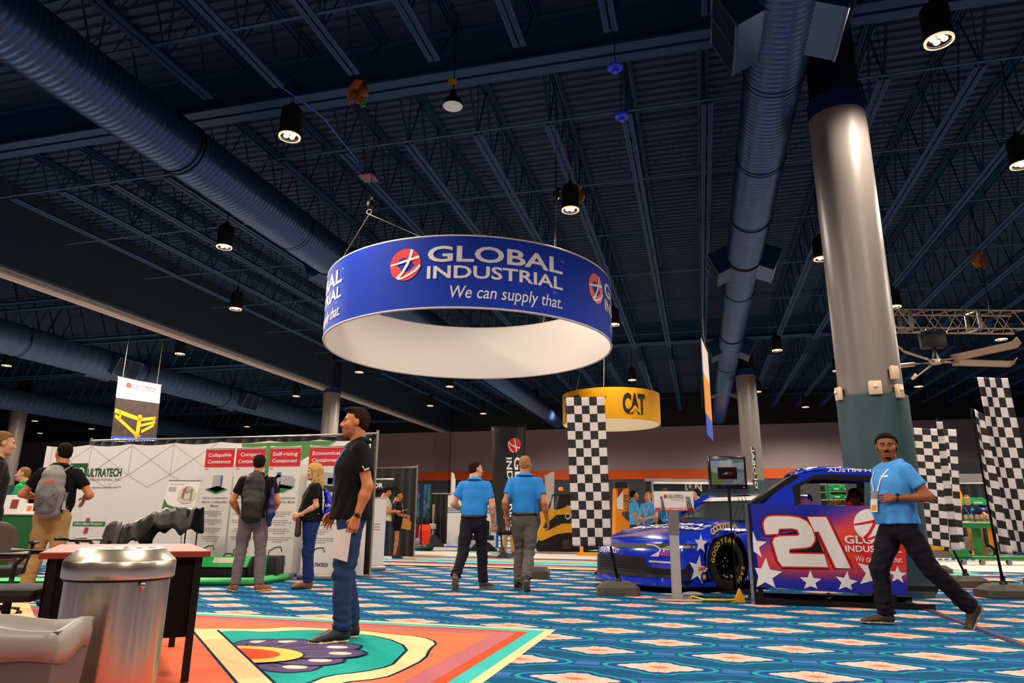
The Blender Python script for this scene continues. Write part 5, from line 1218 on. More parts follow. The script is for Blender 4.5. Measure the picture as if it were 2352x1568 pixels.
# yellow pole handle by the man's head
t = empty('yellow_handle', gp(2206, 1284, .02), 0, 'yellow bar sticking up beside the head of the man in navy', 'handle'); b = MB(); q = atP(2199, 1118, t.location)-t.location; q2 = atP(2208, 1136, t.location)-t.location; b.tube([(0, 0, 0), q2, q], .03, 6); b.build('bar', YEL, t)
# ================================================================ RACE CAR, SIMULATOR, FLAGS
BLUEP = mat('car_blue', '#0d2fc4', rough=.16, coat=1.0, spec=.5); CBLK = mat('car_black', '#0c0c0e', rough=.35); GLASSM = mat('car_glass', '#8a9496', rough=.05, trans=.85)
TYRE = mat('tyre_rubber', '#1a1715', rough=.85, bump=.1)
def livery(name, x0, x1, blend=0.5):
    """Painted fade along x: blue nose, violet, red flank, blue sill."""
    m = bpy.data.materials.new(name); m.use_nodes = True; nt = X.nt = m.node_tree; b = nt.nodes['Principled BSDF']
    tc = nt.nodes.new('ShaderNodeTexCoord'); sp = nt.nodes.new('ShaderNodeSeparateXYZ'); nt.links.new(tc.outputs['Object'], sp.inputs[0])
    x, z = X(sp.outputs[0]), X(sp.outputs[2]); n = nz(tc, 2.2, (1, 1, 3)); n2 = nz(tc, 1.3, (1, 1, 5))
    return m, nt, b, x, z, n, n2
CM, nt, b, x, z, n, n2 = livery('car_side_paint', 0, 1)
t1 = ((x*-1-0.55+(n-.5)*.5)*1.8).clamp()           # 0 at the front wheel -> 1 further back
c = cmix(t1, '#0d2fc4', '#c0182c'); c = cmix((t1*(1-t1)*3).clamp(), c, '#5a2a78')
low = ((0.36-z+(n-.5)*.12)*7).clamp(); c = cmix(low, c, '#0d2fc4'); hi = ((z-0.80)*9).clamp(); c = cmix(hi, c, '#0d2fc4')
nt.links.new(c.v, b.inputs['Base Color']); b.inputs['Roughness'].default_value = .18; b.inputs['Coat Weight'].default_value = .9; b.inputs['Coat Roughness'].default_value = .06

# place: from the two lower corners of the nose
Lc, Rc = gp(1592, 1352, .08), gp(1352, 1326, .08)
Lv = (Lc-Rc); Lv.z = 0; CW = Lv.length/2; Lv.normalize(); Fv = Vector((-Lv.y, Lv.x, 0))*-1
if Fv.y > 0: Fv = -Fv
CSC = 1.04
mid = (Lc+Rc)/2; mid.z = 0
org = mid-Fv*(0.80*CSC)
car = empty('race_car', org, math.atan2(Fv.y, Fv.x), 'blue stock race car with white stars, behind the chequered flag', 'race car'); car.scale = (CSC,)*3
HW = .97
def xn(y):
    y = abs(y); 
    if y <= .62: return 1.0-.07*(y/.62)**2
    P = [(.62, .93), (.80, .82), (.90, .66), (.95, .46), (.97, .25)]
    for (a, xa), (b_, xb) in zip(P, P[1:]):
        if y <= b_: return xa+(xb-xa)*(y-a)/(b_-a)
    return .25
def rake(z): return max(0, z-.42)**2*1.6 - max(0, .22-z)*.25
def xf(y): return xn(y)-rake(.66)
def hoodz(x, y):
    y = min(abs(y), HW); f = xf(y); t = max(0, min(1, (f-x)/(f+.9)))
    base = .66+(.955-.66)*t**.72
    drop = (.05+.06*t)*(y/HW)**3
    bulge = .055*math.exp(-((x+.0)/.42)**2)*math.exp(-((y-.80)/.16)**2)
    return base-drop+bulge+.015*t*(1 if y < .45 else 0)*(1-(y/.45)**4 if y < .45 else 0)
def edgez(x): return hoodz(x, HW) if x > -.9 else (.845+.05*min(1, (-.9-x)/1.2) if x > -3.0 else .895+.06*min(1, (-3-x)/.8))
b = MB(); b.grid(52, 26, lambda u, v: (xn(-.95+1.9*u)-rake(.13+.53*v), -.95+1.9*u, .13+.53*v), 0); b.build('bumper_cover', BLUEP, car, smooth=2)
b = MB(); b.grid(40, 36, lambda u, v: ((lambda y: (xf(y)+(-.9-xf(y))*v, y, hoodz(xf(y)+(-.9-xf(y))*v, y)))(-.95+1.9*u)), 0); b.build('hood', BLUEP, car, smooth=2)
WHEELS = [(0.0, .37), (-2.72, .37)]
for s in (1, -1):
    b = MB(); nx, nzz = 190, 36; x0, x1 = xf(.95), -3.9
    def sd(u, v):
        x = x0+(x1-x0)*u; y = .95 if x > .3 else min(HW+.02, .95+.07*min(1, (.3-x)/.5)); zt = edgez(min(x, xf(.95))); z = .13+(zt-.13)*v
        yy = y-.035*max(0, (v-.72)/.28)**2-.05*max(0, (.25-v)/.25)**2-.01
        return (x, s*yy, z)
    pts = [[sd(i/nx, j/nzz) for i in range(nx+1)] for j in range(nzz+1)]
    vs = [p for r_ in pts for p in r_]; fs = []
    for j in range(nzz):
        for i in range(nx):
            cx = (pts[j][i][0]+pts[j+1][i+1][0])/2; cz = (pts[j][i][2]+pts[j+1][i+1][2])/2
            if any((cx-wx)**2+(cz-wz)**2 < .415**2 for wx, wz in WHEELS): continue
            a = j*(nx+1)+i; fs.append((a, a+1, a+nx+2, a+nx+1))
    b.add(vs, fs); sidep = b.build('side_panel', CM, car, smooth=2)
    for wx, wz in WHEELS:
        b = MB(); P = []
        for a in np.linspace(-.62, PI+.62, 40):
            x = wx+.418*math.cos(a); z = max(.13, wz+.418*math.sin(a)); P.append((x, s*(.975 if x < .25 else .95), z))
        b.tube(P, .013, 6, cap=False); b.build('wheel_arch', BLUEP if wx == 0 else CM, sidep, smooth=2)
        b = MB(); b.lathe([(.43, 0), (.43, .5)], 32); b.lathe([(.0, .5), (.43, .5)], 32); b.xform(Matrix.Translation((wx, s*.93, wz)) @ Matrix.Rotation(R(90)*s, 4, 'X')); b.build('wheel_well', CBLK, sidep)
# decks, tail
b = MB(); b.grid(8, 14, lambda u, v: (-.9-2.2*v*0-(3.0*v), -.93+1.86*u, edgez(-.9-3.0*v)+.02+.05*(1-abs(2*u-1)**3)*(v > .7)), 0); b.build('rear_deck', CM, car, smooth=2)
b = MB(); b.grid(8, 6, lambda u, v: (-3.9-.06*math.sin(v*PI), -.93+1.86*u, .2+.78*v), 0); b.build('tail_panel', BLUEP, car, smooth=2)
b = MB(); b.box((-3.85, -.9, .13), (.8, .9, .17)); b.build('floor_pan', CBLK, car)
# splitter
b = MB(); P = [(xn(y)+.05, y) for y in np.linspace(-.96, .96, 41)]; P = P+[(.3, .99), (.3, -.99)]
b.prism(P, lambda u, v: (u, v, .085), (0, 0, .055)); b.build('splitter', BLUEP, car)
b = MB(); b.prism([(q[0]+.03, q[1]*1.01) for q in P], lambda u, v: (u, v, .07), (0, 0, .014)); b.build('skid_plate', CBLK, car)
# nose markings and openings: laid on the bumper skin
def nose(off): return lambda y, z: Vector((xn(y)-rake(z)+off, y, z))      # seen from ahead the car's left (+y) is on the viewer's right
def nshape(P, seg=.05):
    """Outline densified so that it follows the curved nose: returned as vertical strips."""
    ys = sorted(set([p[0] for p in P])); y0, y1 = ys[0], ys[-1]; n = max(2, int((y1-y0)/seg)); col = []
    def span(y):
        hit = []
        for i in range(len(P)):
            (a, za), (b_, zb) = P[i], P[(i+1) % len(P)]
            if (a-y)*(b_-y) <= 0 and a != b_: hit.append(za+(zb-za)*(y-a)/(b_-a))
        return (min(hit), max(hit)) if hit else None
    pts = []; fs = []
    for i in range(n+1):
        y = y0+(y1-y0)*min(max(i/n, 1e-4), 1-1e-4); s_ = span(y)
        if s_ is None: s_ = (pts[-1][1], pts[-1][1]) if pts else (0, 0)
        for k in range(4): pts.append((y, s_[0]+(s_[1]-s_[0])*k/3))
    for i in range(n):
        for k in range(3): a = i*4+k; fs.append([a, a+4, a+5, a+1])
    return pts, fs
GRB = mat('grille_black', '#0a0a0b', rough=.5); SLT = mat('grille_slat', '#2e2622', rough=.4, metal=.4)
decal('grille_opening', [nshape([(-.80, .40), (-.62, .455), (.38, .44), (.40, .40), (.36, .37), (.45, .31), (.86, .30), (.88, .40), (.90, .40), (.90, .19), (-.80, .17)])], nose(.006), GRB, car)
L = []
for k in range(6):
    z = .20+.038*k
    for c in range(-5, 4):
        y = c*.155+(.0775 if k % 2 else 0)
        if -.78 < y-.06 and y+.06 < .36: L.append(curve_band([(y-.075, z), (y-.05, z+.012), (y+.05, z+.012), (y+.075, z)], .007))
decal('grille_slats', L, nose(.012), SLT, car)
decal('headlight_band', [nshape([(-.94, .60), (-.6, .628), (-.1, .60), (.1, .60), (.6, .628), (.94, .62), (.94, .565), (.62, .545), (.50, .575), (.3, .555), (-.3, .555), (-.50, .575), (-.62, .545), (-.94, .555)])], nose(.006), GRB, car)
HLM = mat('headlight', '#d9d2c6', rough=.12, metal=.7); L = []
for s in (-1, 1):
    L.append(nshape(sorted([(s*.62, .56), (s*.94, .572), (s*.94, .60), (s*.70, .605)], key=lambda p: math.atan2(p[1]-.585, p[0]-s*.78))))
for s in (-1, 1): decal('headlight', [L[0 if s < 0 else 1]], nose(.010), HLM, car)
for s in (-1, 1): decal('headlight_line', [curve_band([(s*y, z) for y, z in ((.36, .607), (.50, .600), (.60, .556), (.75, .548), (.94, .556))], .009)], nose(.014), mat('line_white', '#e8e4de', rough=.4), car)
decal('maker_lettering', [shift(fit_text('CHEVROLET', .50, .052, bold=.04, cut=.08), -.62, .478)], nose(.008), INKW, car)
decal('series_mark', [poly_shape([(.46+.022*k+.012*q, .455+.0*k), (.476+.022*k+.012*q, .455), (.476+.022*k+.018, .455+.012*(k+1)), (.46+.022*k+.018, .455+.012*(k+1))]) for k, q in zip(range(6), [0]*6)], nose(.008), INKW, car)
decal('series_lettering', [shift(fit_text('NASCAR', .20, .048, bold=.03, shear=.25, cut=.08), .60, .470)], nose(.009), mat('series_red', '#e8404a'), car)
decal('light_bar', [curve_band([(.44, .392), (.60, .388), (.78, .384)], .020)], nose(.010), mat('line_white', '#e8e4de'), car)
decal('tow_block', [nshape([(.42, .24), (.86, .22), (.86, .30), (.60, .31), (.5, .37), (.42, .37)])], nose(.009), mat('car_blue_dark', '#0a1f86', rough=.25, coat=.8), car) if False else None
# hood lettering
def hood(off): return lambda u, v: Vector((u, v, hoodz(u, v)+off))
hl = lambda u, v: Vector((.52-v, -.70+u, hoodz(.52-v, -.70+u)+.006))
decal('hood_lettering', [shift(fit_text('GLOBAL', 1.25, .17, bold=.03, cut=.06), .05, .62), shift(fit_text('INDUSTRIAL', 1.4, .19, bold=.03, cut=.06), .0, .34)], hl, INKW, car)
decal('bow_tie', [curve_band([(.08, .07), (.26, .09), (.34, .13), (.22, .17), (.05, .18)], .02)], lambda u, v: Vector((.62-v, -.62+u, hoodz(.62-v, -.62+u)+.006)), mat('line_cyan', '#5f9be0', rough=.4), car)
decal('hood_stripe', [poly_shape([(.0, .0), (1.4, .0), (1.4, .05), (0, .05)])], lambda u, v: Vector((-.55-v, -.7+u, hoodz(-.55-v, -.7+u)+.007)), mat('stripe_red', '#d03a3a', rough=.4), car)
# flank markings (car's left side)
def flank(off):
    return lambda u, v: Vector((u, (.95 if u > .3 else .95+.05*min(1, (.3-u)/.5))+off-.0-.035*max(0, (v-.68)/.25)**2, v))
def fl(u, v): return flank(.012)(-u, v)
stars = [star_pts((-.52, .63), .13, .1), star_pts((-.60, .30), .19, .25), star_pts((.62, .42), .15, .1), star_pts((.95, .58), .16, -.1), star_pts((.78, .20), .17, .5), star_pts((1.35, .5), .22, .2)]
for s_ in stars: decal('star', [poly_shape(s_)], fl, INKW, car)
arc = lambda c, r, a0, da, txt, hgt, w_: None
def arc_text(txt, c, r, a0, hgt, adv, fn, m, parent, name, bold=.04):
    L = []
    for k, ch in enumerate(txt):
        p, f, w = text_shape(ch, hgt, bold=bold, align='CENTER'); a = a0-k*adv; ca, sa = math.cos(a-PI/2), math.sin(a-PI/2)
        L.append(([(c[0]+r*math.cos(a)+x*ca-y*sa, c[1]+r*math.sin(a)+x*sa+y*ca) for x, y in p], f))
    decal(name, L, fn, m, parent)
arc_text('GOODYEAR', (0, .37), .46, 2.15, .075, .135, lambda u, v: flank(.014)(-u, v), INKY, car, 'tyre_maker_lettering')
decal('sponsor_plate', [poly_shape([(-.62, .27), (-.45, .27), (-.47, .345), (-.60, .345)])], lambda u, v: flank(.015)(-u, v), INKW, car); decal('sponsor_lettering', [shift(fit_text('ARP', .14, .05, bold=.05), -.605, .285)], lambda u, v: flank(.018)(-u, v), INKR, car)
decal('sticker', [(*poly_shape([(-.56, .16), (-.45, .16), (-.45, .25), (-.56, .25)]), 0), (*poly_shape(disc_pts((-.50, .21), .03, 12)), 1)], lambda u, v: flank(.015+.004*(u > -.54 and u < -.46))(-u, v), [mat('sticker_blue', '#1a2f9a'), INKY], car)
# wheels
for wx, wz in WHEELS:
    for s in (1, -1):
        w = empty('wheel', (wx, s*.95, wz), 0); w.parent = car
        b = MB(); pr = [(.20, -.28), (.34, -.28), (.375, -.24), (.375, -.05), (.34, 0.0), (.27, .012), (.235, .0)]; b.lathe(pr, 48); b.xform(Matrix.Rotation(R(-90)*s, 4, 'X')); b.build('tyre', TYRE, w, smooth=True)
        b = MB(); b.lathe([(.235, -.005), (.225, -.03), (.12, -.10), (.07, -.06), (.0, -.06)], 40)
        for k in range(10):
            a = 2*PI*k/10; b.tube([(.22*math.cos(a), .22*math.sin(a), -.02), (.09*math.cos(a), .09*math.sin(a), -.05)], .022, 6)
        b.xform(Matrix.Rotation(R(-90)*s, 4, 'X')); b.build('rim', mat('rim_black', '#100f0f', rough=.3, metal=.6), w, smooth=True)
        for k in range(5):
            a = 2*PI*k/5+.3; b = MB(); b.ball((.055*math.cos(a), s*-.045, .055*math.sin(a)), .016, 8); b.build('lug_nut', CHROME, w, smooth=2)
        if s > 0 and wx == 0:
            arc_text('GOODYEAR', (0, 0), .275, 3.0, .065, .27, lambda u, v: Vector((-u, .018, v)), INKY, w, 'tyre_lettering'); arc_text('EAGLE', (0, 0), .275, -.25, .06, .24, lambda u, v: Vector((-u, .018, v)), INKY, w, 'tyre_lettering')
# greenhouse
def gh(x): # half widths and heights of cabin
    pass
cab = [(-.80, .80, .93), (-1.50, .60, 1.31)]
b = MB(); b.grid(12, 8, lambda u, v: (-.80-.72*v-.05*(1-(2*u-1)**2)*-1*(1-v*.5), (-.80+1.6*u)*(1-.25*v), .94+.37*v), 0); b.build('windshield', GLASSM, car, smooth=2, solid=.006)
b = MB(); b.grid(12, 2, lambda u, v: (-.80-.72*(.80+.18*v)+.05*(1-(2*u-1)**2)*(1-.45)+.012, (-.80+1.6*u)*(1-.25*(.80+.18*v)), .94+.37*(.80+.18*v)+.012), 0); b.build('visor_strip', mat('visor_white', '#e4e0da', rough=.4), car, smooth=2)
decal('driver_lettering', [shift(fit_text('HILL', .35, .05, bold=.02), 0, 0)], lambda u, v: Vector((-1.42+.012-v*.9, -.18+u, 1.262+v*.46+.02)), INKK, car)
b = MB(); b.grid(12, 8, lambda u, v: (-1.50-.95*v, (-.60+1.2*u), 1.315+.04*math.sin(v*PI*.8)+.025*(1-(2*u-1)**2)), 0); b.build('roof', BLUEP, car, smooth=2)
b = MB(); b.grid(10, 8, lambda u, v: (-2.45-.9*v, (-.60+1.2*u)*(1+.2*v), 1.33-.37*v), 0); b.build('rear_window', GLASSM, car, smooth=2)
for s in (-1, 1):
    b = MB()
    def strip(P, w): b.tube([(x, s*y, z) for x, y, z in P], w, 8)
    strip([(-.74, .83, .90), (-1.10, .72, 1.14), (-1.50, .605, 1.325)], (.035, .05)); b.build('front_pillar', BLUEP, car, smooth=True)
    b = MB(); strip([(-1.50, .61, 1.325), (-2.45, .61, 1.335)], .03); b.build('roof_rail', BLUEP, car, smooth=True)
    b = MB(); b.prism([(-2.25, .93), (-3.2, .95), (-2.5, 1.33), (-2.3, 1.33)], lambda u, v: (u, s*(.78-.17*(v-.93)/.4), v), (0, -s*.02, 0)); b.build('rear_quarter', BLUEP, car)
    b = MB(); b.grid(3, 5, lambda u, v: (-1.55-.6*u, s*(.66+.12*(1-v)), .94+.36*v), 0); b.build('window_net', mat('net_black', '#1a1a1c', rough=.9), car)
b = MB()
for s in (-1, 1): b.tube([(-1.0, s*.62, .5), (-1.05, s*.60, 1.0), (-1.55, s*.52, 1.27), (-2.2, s*.52, 1.28), (-2.3, s*.6, .5)], .024, 8)
b.tube([(-1.55, -.52, 1.27), (-1.55, .52, 1.27)], .024, 8); b.tube([(-2.2, -.52, 1.28), (-2.2, .52, 1.28)], .024, 8); b.tube([(-2.2, -.5, 1.28), (-2.3, .5, .6)], .024, 8); b.tube([(-1.08, -.58, .95), (-1.08, .58, .95)], .02, 8)
b.build('roll_cage', mat('cage_grey', '#a8a6a2', rough=.4), car, smooth=True)
b = MB(); b.tube([(-.86, .45, .96), (-1.46, -.1, 1.29)], .012, 6); b.tube([(-.86, -.45, .96), (-1.46, -.2, 1.29)], .012, 6); b.build('windshield_brace', mat('cage_grey', '#a8a6a2'), car)
b = MB(); b.box((-2.1, .15, .35), (-1.85, .62, 1.12), bev=.06); b.box((-2.1, .15, .35), (-1.6, .62, .5), bev=.05); b.build('seat', CBLK, car, smooth=True)
b = MB(); b.box((-1.15, -.7, .6), (-.95, .7, .90), bev=.05); b.build('dashboard', CBLK, car, smooth=True)

# ---------------------------------------------------------------- the racing simulator
SA, SB_ = gp(1738, 1388), gp(2088, 1400)
ang = math.atan2(SB_.y-SA.y, SB_.x-SA.x)
sim = empty('racing_simulator', SA, ang, 'racing simulator shaped like a car flank with number 21', 'simulator')
sdx = (SB_-SA).normalized()
def sp_(px, py): q = atP_line(px, py); return q
def atP_line(px, py):
    """Picture point on the upright plane of the simulator's front panel -> (along, height)."""
    d = ray(px, py); n = Vector((-sdx.y, sdx.x, 0)); t_ = (SA.x*n.x+SA.y*n.y)/(d.x*n.x+d.y*n.y); q = EYE+d*t_
    return ((q-SA).x*sdx.x+(q-SA).y*sdx.y, q.z)
SM, nt, b, x, z, n, n2 = livery('simulator_paint', 0, 1)
p00 = atP_line(1735, 1160); p11 = atP_line(2080, 1362); zt, zb = p00[1], p11[1]
zz = (z-zb)*(1/(zt-zb))
red = cmix(((n2-.4)*3).clamp(), '#d8141f', '#e8523e')
c = cmix(((0.34-zz+(n-.5)*.25+(x*-.02))*4.5).clamp(), red, '#5c2a66'); c = cmix(((0.20-zz+(n-.5)*.12)*9).clamp(), c, '#10209a')
tl = ((zz-.62)+(0.95-x)*.42+(n-.5)*.22); c = cmix((tl*3.2).clamp(), c, '#7c3f72'); c = cmix(((tl-.14)*4.5).clamp(), c, '#10209a')
nt.links.new(c.v, b.inputs['Base Color']); b.inputs['Roughness'].default_value = .35
def pan(P): return [atP_line(*q) for q in P]
pf = lambda off: (lambda u, v: (u, -off, v))
b = MB(); b.prism(pan([(1722, 1154), (1790, 1157), (1900, 1160), (2064, 1163), (2078, 1230), (2086, 1366), (1960, 1361), (1745, 1348), (1738, 1260)]), pf(0), (0, .05, 0)); b.build('front_panel', SM, sim)
# numerals 21, outlined
def S(P): return pan([(1680+a/3.015, 960+c_/3.015) for a, c_ in P])
two = [(237, 805), (225, 760), (222, 730), (232, 700), (255, 682), (300, 678), (400, 680), (470, 690), (520, 715), (555, 760), (575, 820), (575, 850), (550, 885), (520, 895), (400, 905), (400, 938), (640, 942), (668, 1030), (350, 1025), (322, 985), (285, 860), (295, 830), (330, 818), (460, 815), (472, 800), (455, 770), (420, 762), (330, 765), (322, 800)]
one = [(527, 684), (655, 684), (825, 1040), (722, 1036), (604, 785), (575, 788)]
def outline(P, d):
    A = sum(P[i-1][0]*P[i][1]-P[i][0]*P[i-1][1] for i in range(len(P))); Q = grow(P, d if A < 0 else -d); return Q
for nm, pts in (('numeral_two', two), ('numeral_one', one)):
    P = S(pts); b = MB()
    for k, (dd_, off) in enumerate(((.030, .004), (.017, .007), (0, .010))):
        b.add([(u, -off, v) for u, v in outline(P, dd_)] if dd_ else [(u, -off, v) for u, v in P], [tuple(range(len(P)))], k)
    b.build(nm, [INKK, mat('number_red', '#d4121c', rough=.4), mat('number_white', '#ddd8d4', rough=.5)], sim, fix=False)
for sx, sy, r_, ro in (((150), 880, .165, .05), (235, 1085, .20, .1), (548, 1130, .125, .05), (795, 1135, .125, .2), (985, 1075, .20, .3), (1150, 1085, .1, .1)):
    c0 = S([(sx, sy)])[0]; st = star_pts(c0, r_, ro)
    st = [(max(0.01, q[0]), max(zb+.02, q[1])) for q in st]; decal('star', [poly_shape(st)], lambda u, v: Vector((u, -.006, v)), INKW, sim)
g0 = S([(965, 740)])[0]; dd, ll = globe_marks(g0, .185); decal('emblem_disc', [dd], lambda u, v: Vector((u, -.006, v)), INKW, sim); decal('emblem_lines', ll, lambda u, v: Vector((u, -.010, v)), mat('number_red', '#d4121c'), sim)
t0 = S([(778, 812)])[0]; company_sign(lambda u, v: Vector((u, -.008, v)), t0[0], t0[1], .60, sim, INKW, disc=False, hs=1.3, stroke=.035)
# roof, pillars, window frame
DEP = .95
def depth_prism(P, m, name, y0=0.0, d=.05):
    b = MB(); b.prism(pan(P), lambda u, v: (u, y0, v), (0, d, 0)); return b.build(name, m, sim)
roof_line = [(1822, 1092), (1850, 1081), (1890, 1077), (1940, 1077), (2000, 1082), (2046, 1087)]
RP = pan(roof_line); b = MB(); b.grid(len(RP)-1, 10, lambda u, v: (RP[round(u*(len(RP)-1))][0], DEP*v, RP[round(u*(len(RP)-1))][1]+.05*math.sin(PI*v)-.0), 0); b.build('roof', BLUEP, sim, smooth=2, solid=.02)
for y0 in (0.0, DEP-.05):
    depth_prism([(1752, 1157), (1824, 1092), (1840, 1088), (1856, 1084), (1900, 1080), (1960, 1081), (2046, 1090), (2046, 1098), (1960, 1091), (1900, 1090), (1872, 1093), (1823, 1116), (1825, 1158)], BLUEP, 'side_frame', y0)
    depth_prism([(1820, 1116), (1871, 1091), (1900, 1088), (2030, 1093), (2030, 1157), (2014, 1157), (2010, 1101), (1905, 1100), (1866, 1101), (1838, 1117), (1838, 1157), (1826, 1157)], CBLK, 'window_trim', y0-.012 if y0 == 0 else y0+.03, .03)
b = MB(); q0, q1 = atP_line(1722, 1156), atP_line(1824, 1090); b.add([(q0[0], -.005, q0[1]), (q0[0]+.10, -.005, q0[1]), (q1[0]+.06, -.005, q1[1]-.02), (q1[0], -.005, q1[1]+.01), (q0[0], DEP, q0[1]), (q0[0]+.10, DEP, q0[1]), (q1[0]+.06, DEP, q1[1]-.02), (q1[0], DEP, q1[1]+.01)], [(0, 1, 2, 3), (7, 6, 5, 4), (0, 3, 7, 4), (1, 5, 6, 2)]); b.build('windscreen', CBLK, sim)
z0 = atP_line(1905, 1082); decal('driver_lettering', [shift(fit_text('AUSTIN HILL', .62, .035, bold=.03), 0, 0)], lambda u, v: Vector((z0[0]-.02+u, -.004, z0[1]-.005+v-.012*u)), INKW, sim)
# inner tub, base beams and feet
b = MB(); b.box((.05, .05, zb+.02), (1.95, DEP, zb+.08)); b.build('floor_tray', CBLK, sim)
b = MB(); b.prism(pan([(1722, 1154), (2064, 1163), (2086, 1366), (1745, 1348)]), lambda u, v: (u, DEP, v), (0, .04, 0)); b.build('rear_panel', BLUEP, sim)
for y in (0.05, DEP-.05):
    b = MB(); b.box((.0, y-.03, .0), (1.92, y+.03, .06)); b.build('base_beam', BLACKM, sim)
    for x in (.06, 1.5):
        b = MB(); b.box((x-.03, y-.03, .06), (x+.03, y+.03, zb+.03)); b.box((x-.08, y-.05, 0), (x+.08, y+.05, .015)); b.build('leg', BLACKM, sim)
q = atP_line(1903, 1368); b = MB(); b.tube([(q[0]+.03*math.cos(a), .0, q[1]+.03*math.sin(a)) for a in np.linspace(0, 2*PI, 16)], .009, 6); b.build('tie_ring', BLACKM, sim)
b = MB(); b.box((-.055, -.01, 0), (-.02, .03, zt+.02)); b.build('edge_post', CHROME, sim); b = MB(); b.box((-.02, -.02, .02), (.0, .05, zt)); b.build('edge_strip', CBLK, sim)
b = MB(); b.box((1.25, .3, .45), (1.5, .75, 1.05), bev=.05); b.box((1.0, .3, .35), (1.5, .75, .5), bev=.05); b.build('seat', CBLK, sim, smooth=True)
wq = atP_line(1878, 1150); b = MB(); b.tube([(wq[0]+.17*math.cos(a)*.3, .5+.17*math.cos(a), wq[1]-.08+.17*math.sin(a)) for a in np.linspace(0, 2*PI, 26)], .014, 8); b.build('steering_wheel', CBLK, sim, smooth=True)
b = MB(); q = atP_line(1862, 1143); b.prism([(q[0]-.12, q[1]+.06), (q[0]+.22, q[1]-.12), (q[0]-.12, q[1]-.2)], lambda u, v: (u, .25, v), (0, .5, 0)); b.build('dash_hood', mat('dash_pink', '#b05a9a', rough=.4), sim)
q = atP_line(1968, 1152); b = MB(); b.ball((q[0], .42, q[1]-.01), .045, 14); b.build('red_knob', mat('knob_red', '#c01414', rough=.15, coat=.8), sim, smooth=2)
for k in (0, 1):
    q = atP_line(1925+14*k, 1152); b = MB(); b.tube([(q[0]-.05, .45, q[1]-.05), (q[0]+.02, .45, q[1]+.01), (q[0]+.05, .45, q[1]+.03)], (.012, .02), 6); b.build('yellow_strap', INKY, sim)

# ---------------------------------------------------------------- monitor on a pole, left of the simulator
MP = gp(1692, 1360); TL, BR = atP(1625, 1047, MP), atP(1716, 1124, MP); mc = (TL+BR)/2; mw, mh = abs((BR-TL).dot(C_RGT)), TL.z-BR.z
mon = empty('monitor_stand', (MP.x, MP.y, 0), YAW-.06, 'flat screen on a black pole showing a race track', 'screen')
ox = (mc-Vector((MP.x, MP.y, 0))).dot(Vector((math.cos(YAW), math.sin(YAW), 0)))
b = MB(); b.box((ox-mw/2, -.03, BR.z), (ox+mw/2, .03, TL.z), bev=.012); b.build('casing', mat('screen_black', '#111112', rough=.2, coat=.5), mon, smooth=True)
b = MB(); b.tube([(0, .05, .02), (0, .05, BR.z+.1)], .028, 10); b.build('pole', BLACKM, mon, smooth=True); b = MB(); b.box((-.25, -.2, 0), (.25, .3, .025), bev=.01); b.build('foot', BLACKM, mon)
x0, x1, z0_, z1_ = ox-mw*.44, ox+mw*.44, BR.z+mh*.14, TL.z-mh*.09
scr = lambda u, v: Vector((x0+(x1-x0)*u, -.032, z0_+(z1_-z0_)*v))
def em(name, c, s): return mat(name, '#050505', rough=.2, emit=c, emit_s=s)
SE = [em('screen_sky', '#cfdde2', .55), em('screen_grass', '#8fae5a', .5), em('screen_tarmac', '#98a6ae', .5), em('screen_white', '#eef0ee', .6), em('screen_dark', '#2a2024', .35), em('screen_red', '#d8323a', .6), em('screen_blue', '#4f9ac4', .55)]
def sc(P, k): return (*poly_shape(P), k)
decal('display', [sc([(0, 0), (1, 0), (1, 1), (0, 1)], 0)], scr, SE, mon)
decal('display_picture', [sc([(0, 0), (.25, 0), (.5, .35), (0, .5)], 1), sc([(.25, 0), (1, 0), (1, .6), (.75, .62), (.5, .35)], 2), sc([(0, .92), (.5, .95), (.5, 1), (0, 1)], 6), sc([(.62, .80), (1, .9), (1, 1), (.62, 1)], 2)], lambda u, v: scr(u, v)+Vector((0, -.001, 0)), SE, mon)
decal('display_lines', [(*curve_band([(.62+.07*k+.25*math.sin(a)*.5, .05+.5*(1-math.cos(a))) for a in np.linspace(0, 1.4, 8)], .018), 3) for k in range(4)], lambda u, v: scr(u, v)+Vector((0, -.002, 0)), SE, mon)
decal('display_window', [sc([(.28, .68), (.66, .70), (.66, .95), (.28, .93)], 3)], lambda u, v: scr(u, v)+Vector((0, -.0025, 0)), SE, mon)
decal('display_box', [sc([(.20, .22), (.78, .22), (.78, .67), (.20, .66)], 4), sc([(.20, .655), (.78, .665), (.78, .69), (.20, .68)], 5), sc([(.20, .20), (.78, .20), (.78, .22), (.20, .22)], 5)], lambda u, v: scr(u, v)+Vector((0, -.003, 0)), SE, mon)
decal('display_logo', [sc([(.34+.035*k, .40), (.365+.035*k, .40), (.385+.035*k, .40+.022*(k+1)), (.36+.035*k, .40+.022*(k+1))], 3) for k in range(4)]+[(*shift(fit_text('NASCAR', .17, .10, bold=.04, shear=.25), .47, .40), 5)], lambda u, v: scr(u, v)+Vector((0, -.004, 0)), SE, mon)
b = MB(); b.ball((ox+mw*.40, -.034, BR.z+mh*.06), .008, 8); b.build('power_light', em('led_red', '#ff3018', 4), mon)
b = MB()
for k in range(3): b.tube([(ox+mw*.2+.05*k, .03, BR.z), (ox+mw*.3+.05*k, .05, BR.z-.18), (.05+.04*k, .06, BR.z-.38-.1*k), (.02, .06, BR.z-.5-.1*k)], .006, 6)
b.build('cable', BLACKP, mon, smooth=True)
